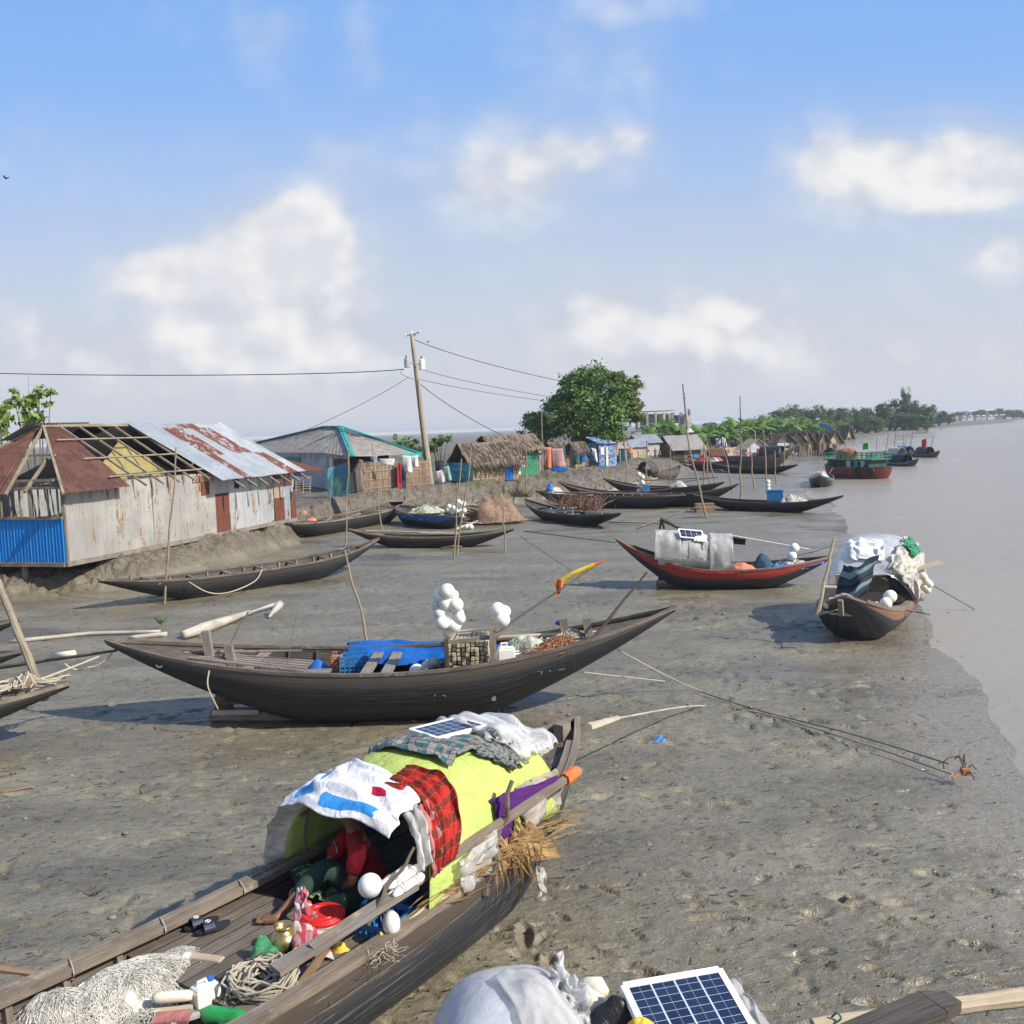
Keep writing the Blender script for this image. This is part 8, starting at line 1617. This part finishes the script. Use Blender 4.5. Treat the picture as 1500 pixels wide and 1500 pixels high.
# far trees
kinds = []
def tree_kind(seed, mat, n=1500, size=.07):
    t = thing('riverside_tree', 'x', 'tree', (0, 0, 0)); g = random.Random(seed); mb = MB()
    for k in range(4): e_ = V((g.uniform(-.3, .3), g.uniform(-.3, .3), g.uniform(.5, .8))); mb.tube([(g.uniform(-.05, .05), 0, -.1), lerp(V((0, 0, 0)), e_, .5) + V((g.uniform(-.06, .06), 0, .02)), e_], [.035, .025, .01], 6)
    part(mb, 'trunk', M['bark'], t)
    lobes = [((g.uniform(-.3, .3), g.uniform(-.3, .3), g.uniform(.42, .82)), (g.uniform(.16, .27), g.uniform(.16, .27), g.uniform(.12, .2))) for _ in range(9)] + [((g.uniform(-.34, .34), g.uniform(-.3, .3), g.uniform(.22, .4)), (g.uniform(.14, .22), .2, g.uniform(.1, .16))) for _ in range(9)]
    leaf_cloud('crown', lobes, n, size, seed, mat, t, 30, .32); return t
kinds = [tree_kind(101, M['leaf_far'], 4600, .03), tree_kind(102, M['leaf_dark'], 4600, .03), tree_kind(103, M['leaf_palegreen'], 4200, .03), tree_kind(104, M['leaf_far'], 4800, .03)]
used = [False] * 4
def put_tree(px, pytop, Y, kind, w_, label, z0=.6):
    q = D(px, pytop, Y); x = q.x; Y = q.y; h = (q.z - z0) / .97; sw = w_ * Y / FPX / .95; src = kinds[kind]; rz_ = rnd.uniform(0, 6.28); sc_ = (sw, sw, h)
    if not used[kind]:
        used[kind] = True; src.location = (x, Y, z0); src.rotation_euler = (0, 0, rz_); src.scale = sc_; src['label'] = label; src['group'] = 'trees along the far river bank'; return src
    return copy_tree(src, (x, Y, z0), rz_, sc_, label, 'trees along the far river bank')
TR = [(1148, 599, 176, 3, 46, 'bushy tree behind the tall bananas'), (1165, 594, 180, 0, 44, 'feathery tree above the riverside row, left of two'), (1186, 596, 184, 3, 46, 'feathery tree above the riverside row, right of two'), (1206, 600, 190, 0, 44, 'round tree above the purple cloth'), (1226, 602, 196, 3, 44, 'flat topped tree above the blue ridge tarp'),
      (1243, 600, 210, 1, 40, 'dark tree left of the bright green bushes'), (1258, 599, 215, 0, 42, 'mid green tree behind the bright green bushes'), (1274, 600, 220, 1, 40, 'dark tree behind the bright green bushes'), (1290, 600, 232, 1, 40, 'dark tree at the left of the headland'), (1252, 612, 192, 2, 36, 'bright green bush left of the yellowish one'), (1270, 608, 194, 2, 36, 'rounded bright green bush above the mud spit'), (1284, 613, 196, 2, 26, 'yellowish bush at the edge of the headland'),
      (1303, 594, 246, 1, 44, 'dark headland tree right of the yellowish bush'), (1322, 586, 250, 0, 46, 'tall headland tree under the emergent crown'), (1342, 588, 254, 0, 44, 'full headland tree in its middle'), (1358, 594, 258, 3, 34, 'grey green tree at the headland tip'), (1328, 569, 252, 0, 30, 'emergent crown standing highest on the headland'), (1310, 606, 240, 3, 36, 'low spreading tree at the headland waterline'), (1336, 608, 245, 3, 40, 'wide low tree over the water on the headland'), (1355, 610, 256, 3, 30, 'lowest bush at the headland tip'),
      (1376, 605, 330, 1, 26, 'small hazy tree just past the headland'), (1390, 607, 380, 3, 24, 'hazy bush before the long far building'), (1130, 605, 165, 1, 40, 'dark tree behind the white boarded hut'), (1108, 610, 158, 0, 40, 'leafy tree behind the white boarded hut bananas'), (1062, 618, 150, 1, 44, 'dark bush behind the pole cluster bananas'), (1030, 622, 140, 1, 44, 'dark bush right of the concrete building')]
for a in TR: put_tree(a[0], a[1] - 3, a[2] * (.93 if a[0] > 1288 else 1), *a[3:])
for i, (px, pt, Y, w_) in enumerate(((1412, 603, 560, 26), (1428, 602, 600, 24), (1440, 600, 640, 26), (1456, 601, 660, 22), (1468, 598, 700, 24), (1484, 600, 720, 26), (1497, 600, 760, 26), (1510, 600, 780, 30), (1400, 606, 520, 22))):
    put_tree(px, pt, Y, 1, w_, ['hazy tree right of the long far building', 'hazy tree left of the pale far buildings', 'hazy tree at the pale far buildings', 'low hazy tree between the far buildings', 'hazy tree topping the far skyline', 'hazy tree right of the pale far buildings', 'hazy tree at the right edge', 'last hazy tree at the right edge', 'hazy tree hiding the long far building end'][i], .5)
# far buildings
def fblock(label, x0, x1, y0, y1, Y, mat, roof, nw, cat='building', nm='far_building'):
    a = D(x0, y1, Y); b = D(x1, y0, Y); Y = a.y; t = thing(nm, label, cat, ((a.x + b.x) / 2, Y, .5)); mb = MB(); zc = (b.z + .4) / 2; mb.box(((a.x + b.x) / 2, Y + 4, zc), (b.x - a.x, 8, b.z - .4)); part(mb, 'wall', mat, t)
    mb = MB(); mb.box(((a.x + b.x) / 2, Y + 4, b.z + .3), (b.x - a.x + 1, 9, .6), None, .8); part(mb, 'roof', roof, t)
    for k in range(nw):
        x = lerp(a.x, b.x, (k + .5) / nw); mb = MB(); mb.box((x, Y - .06, b.z - (b.z - .4) * .35), ((b.x - a.x) / nw * .5, .1, (b.z - .4) * .3)); part(mb, 'window', M['dark'], t)
pal = plain('far_pale_wall', (.5, .52, .54), .8, .15, .2); dk = plain('far_dark_roof', (.1, .12, .15), .8, .2, .2); sand = plain('sand_coloured_shed', (.42, .37, .29), .8, .2, .2)
fblock('long low far building with a dark roof past the headland', 1376, 1414, 604.5, 616, 520, plain('far_blue_grey_wall', (.22, .26, .32), .8, .2, .2), dk, 9); fblock('pale far building left of the two on the skyline', 1444, 1464, 601, 613, 690, pal, pal, 5); fblock('pale far building right of the two on the skyline', 1466, 1484, 600, 613, 730, pal, pal, 4)
for i, (x0, x1, y0, y1, Y) in enumerate(((1396, 1404, 611, 618, 440), (1404, 1414, 610.5, 617, 470), (1416, 1424, 610, 616, 520), (1426, 1434, 609.5, 615, 550), (1436, 1442, 609, 614.5, 580), (1445, 1452, 609, 614, 610), (1455, 1461, 608.5, 613.5, 640), (1464, 1471, 608.5, 613, 670), (1474, 1482, 608, 613, 700), (1486, 1496, 608, 612.6, 740))):
    fblock(f'sand coloured shed on the far shore, {["first", "second", "third", "fourth", "fifth", "sixth", "seventh", "eighth", "ninth", "last"][i]} from the headland', x0, x1, y0, y1, Y, sand if i % 3 else pal, sand, 0, 'shed', 'far_shed')
# shrubs at the left
def shrub(label, c, sx, h, n, mat, size, seed, stalks=6):
    c = V(c); zg = gz(c.x, c.y); top_ = c.z + h; c.z = zg; t = thing('leafy_shrub', label, 'shrub', c); lo_ = max(.6, 1 - .55 * h / (top_ - zg)); h = top_ - zg; mb = MB(); g = random.Random(seed); tips = []
    for k in range(stalks):
        e_ = c + V((g.uniform(-sx, sx), g.uniform(-.4, .4), h * g.uniform(lo_, 1))); tips.append(e_); mb.tube([c, lerp(c, e_, .5) + V((0, 0, .1)), e_], [.04, .03, .012], 5)
    part(mb, 'stems', M['bark'], t); leaf_cloud('foliage', [(tuple(e_), (.3, .3, .34)) for e_ in tips], n, size, seed, mat, t, 12, .5); return t
shrub('bright yellow green shrub behind the roof at the far left', D(52, 650, 31), .75, 2.0, 420, M['leaf_bright'], .17, 5, 8); shrub('bright shrub cut off by the left edge', D(4, 655, 30), .4, 1.7, 220, M['leaf_bright'], .17, 8, 5)
shrub('leafy green shrub right of the utility pole', D(646, 685, 53), .7, 2.2, 500, M['leaf_palegreen'], .13, 12, 7); shrub('green shrub left of the utility pole behind the teal roof', D(600, 685, 52), .9, 2.0, 500, M['leaf_tree'], .13, 14, 7); shrub('low dark bush behind the taller thatched hut', D(775, 685, 64), 1.5, 1.9, 700, M['leaf_dark'], .16, 15, 8)
mb = MB(); g4 = random.Random(41)
for k in range(2600):
    y = g4.uniform(60, 300); x = float(np.interp(y, BANK[2:, 1], BANK[2:, 0])) - g4.uniform(2, 40); z_ = gz(x, y); h_ = g4.uniform(.15, .5); a = g4.uniform(0, 6.28)
    mb.add([(x - .05, y, z_), (x + .05, y, z_), (x + math.cos(a) * .2, y + math.sin(a) * .2, z_ + h_)], [(0, 1, 2)])
o_ = solo(mb, 'bank_grass', M['leaf_palegreen'], 'rough grass growing on the land behind the huts', 'grass'); o_['kind'] = 'stuff'
# ================================================================ haze
HAZE = 0.0004
if HAZE:
    hm = bpy.data.materials.new('haze'); hm.use_nodes = True; ht = hm.node_tree; ht.nodes.remove(ht.nodes['Principled BSDF']); pv = ht.nodes.new('ShaderNodeVolumePrincipled'); pv.inputs['Color'].default_value = (.86, .92, 1, 1); pv.inputs['Density'].default_value = HAZE; pv.inputs['Anisotropy'].default_value = .2
    ht.links.new(pv.outputs[0], ht.nodes['Material Output'].inputs['Volume'])
    mb = MB(); mb.box((0, 2500, 7.0), (14000, 9000, 17.)); hz = solo(mb, 'haze', hm, 'thin pale haze over the river and banks', 'haze'); hz['kind'] = 'stuff'
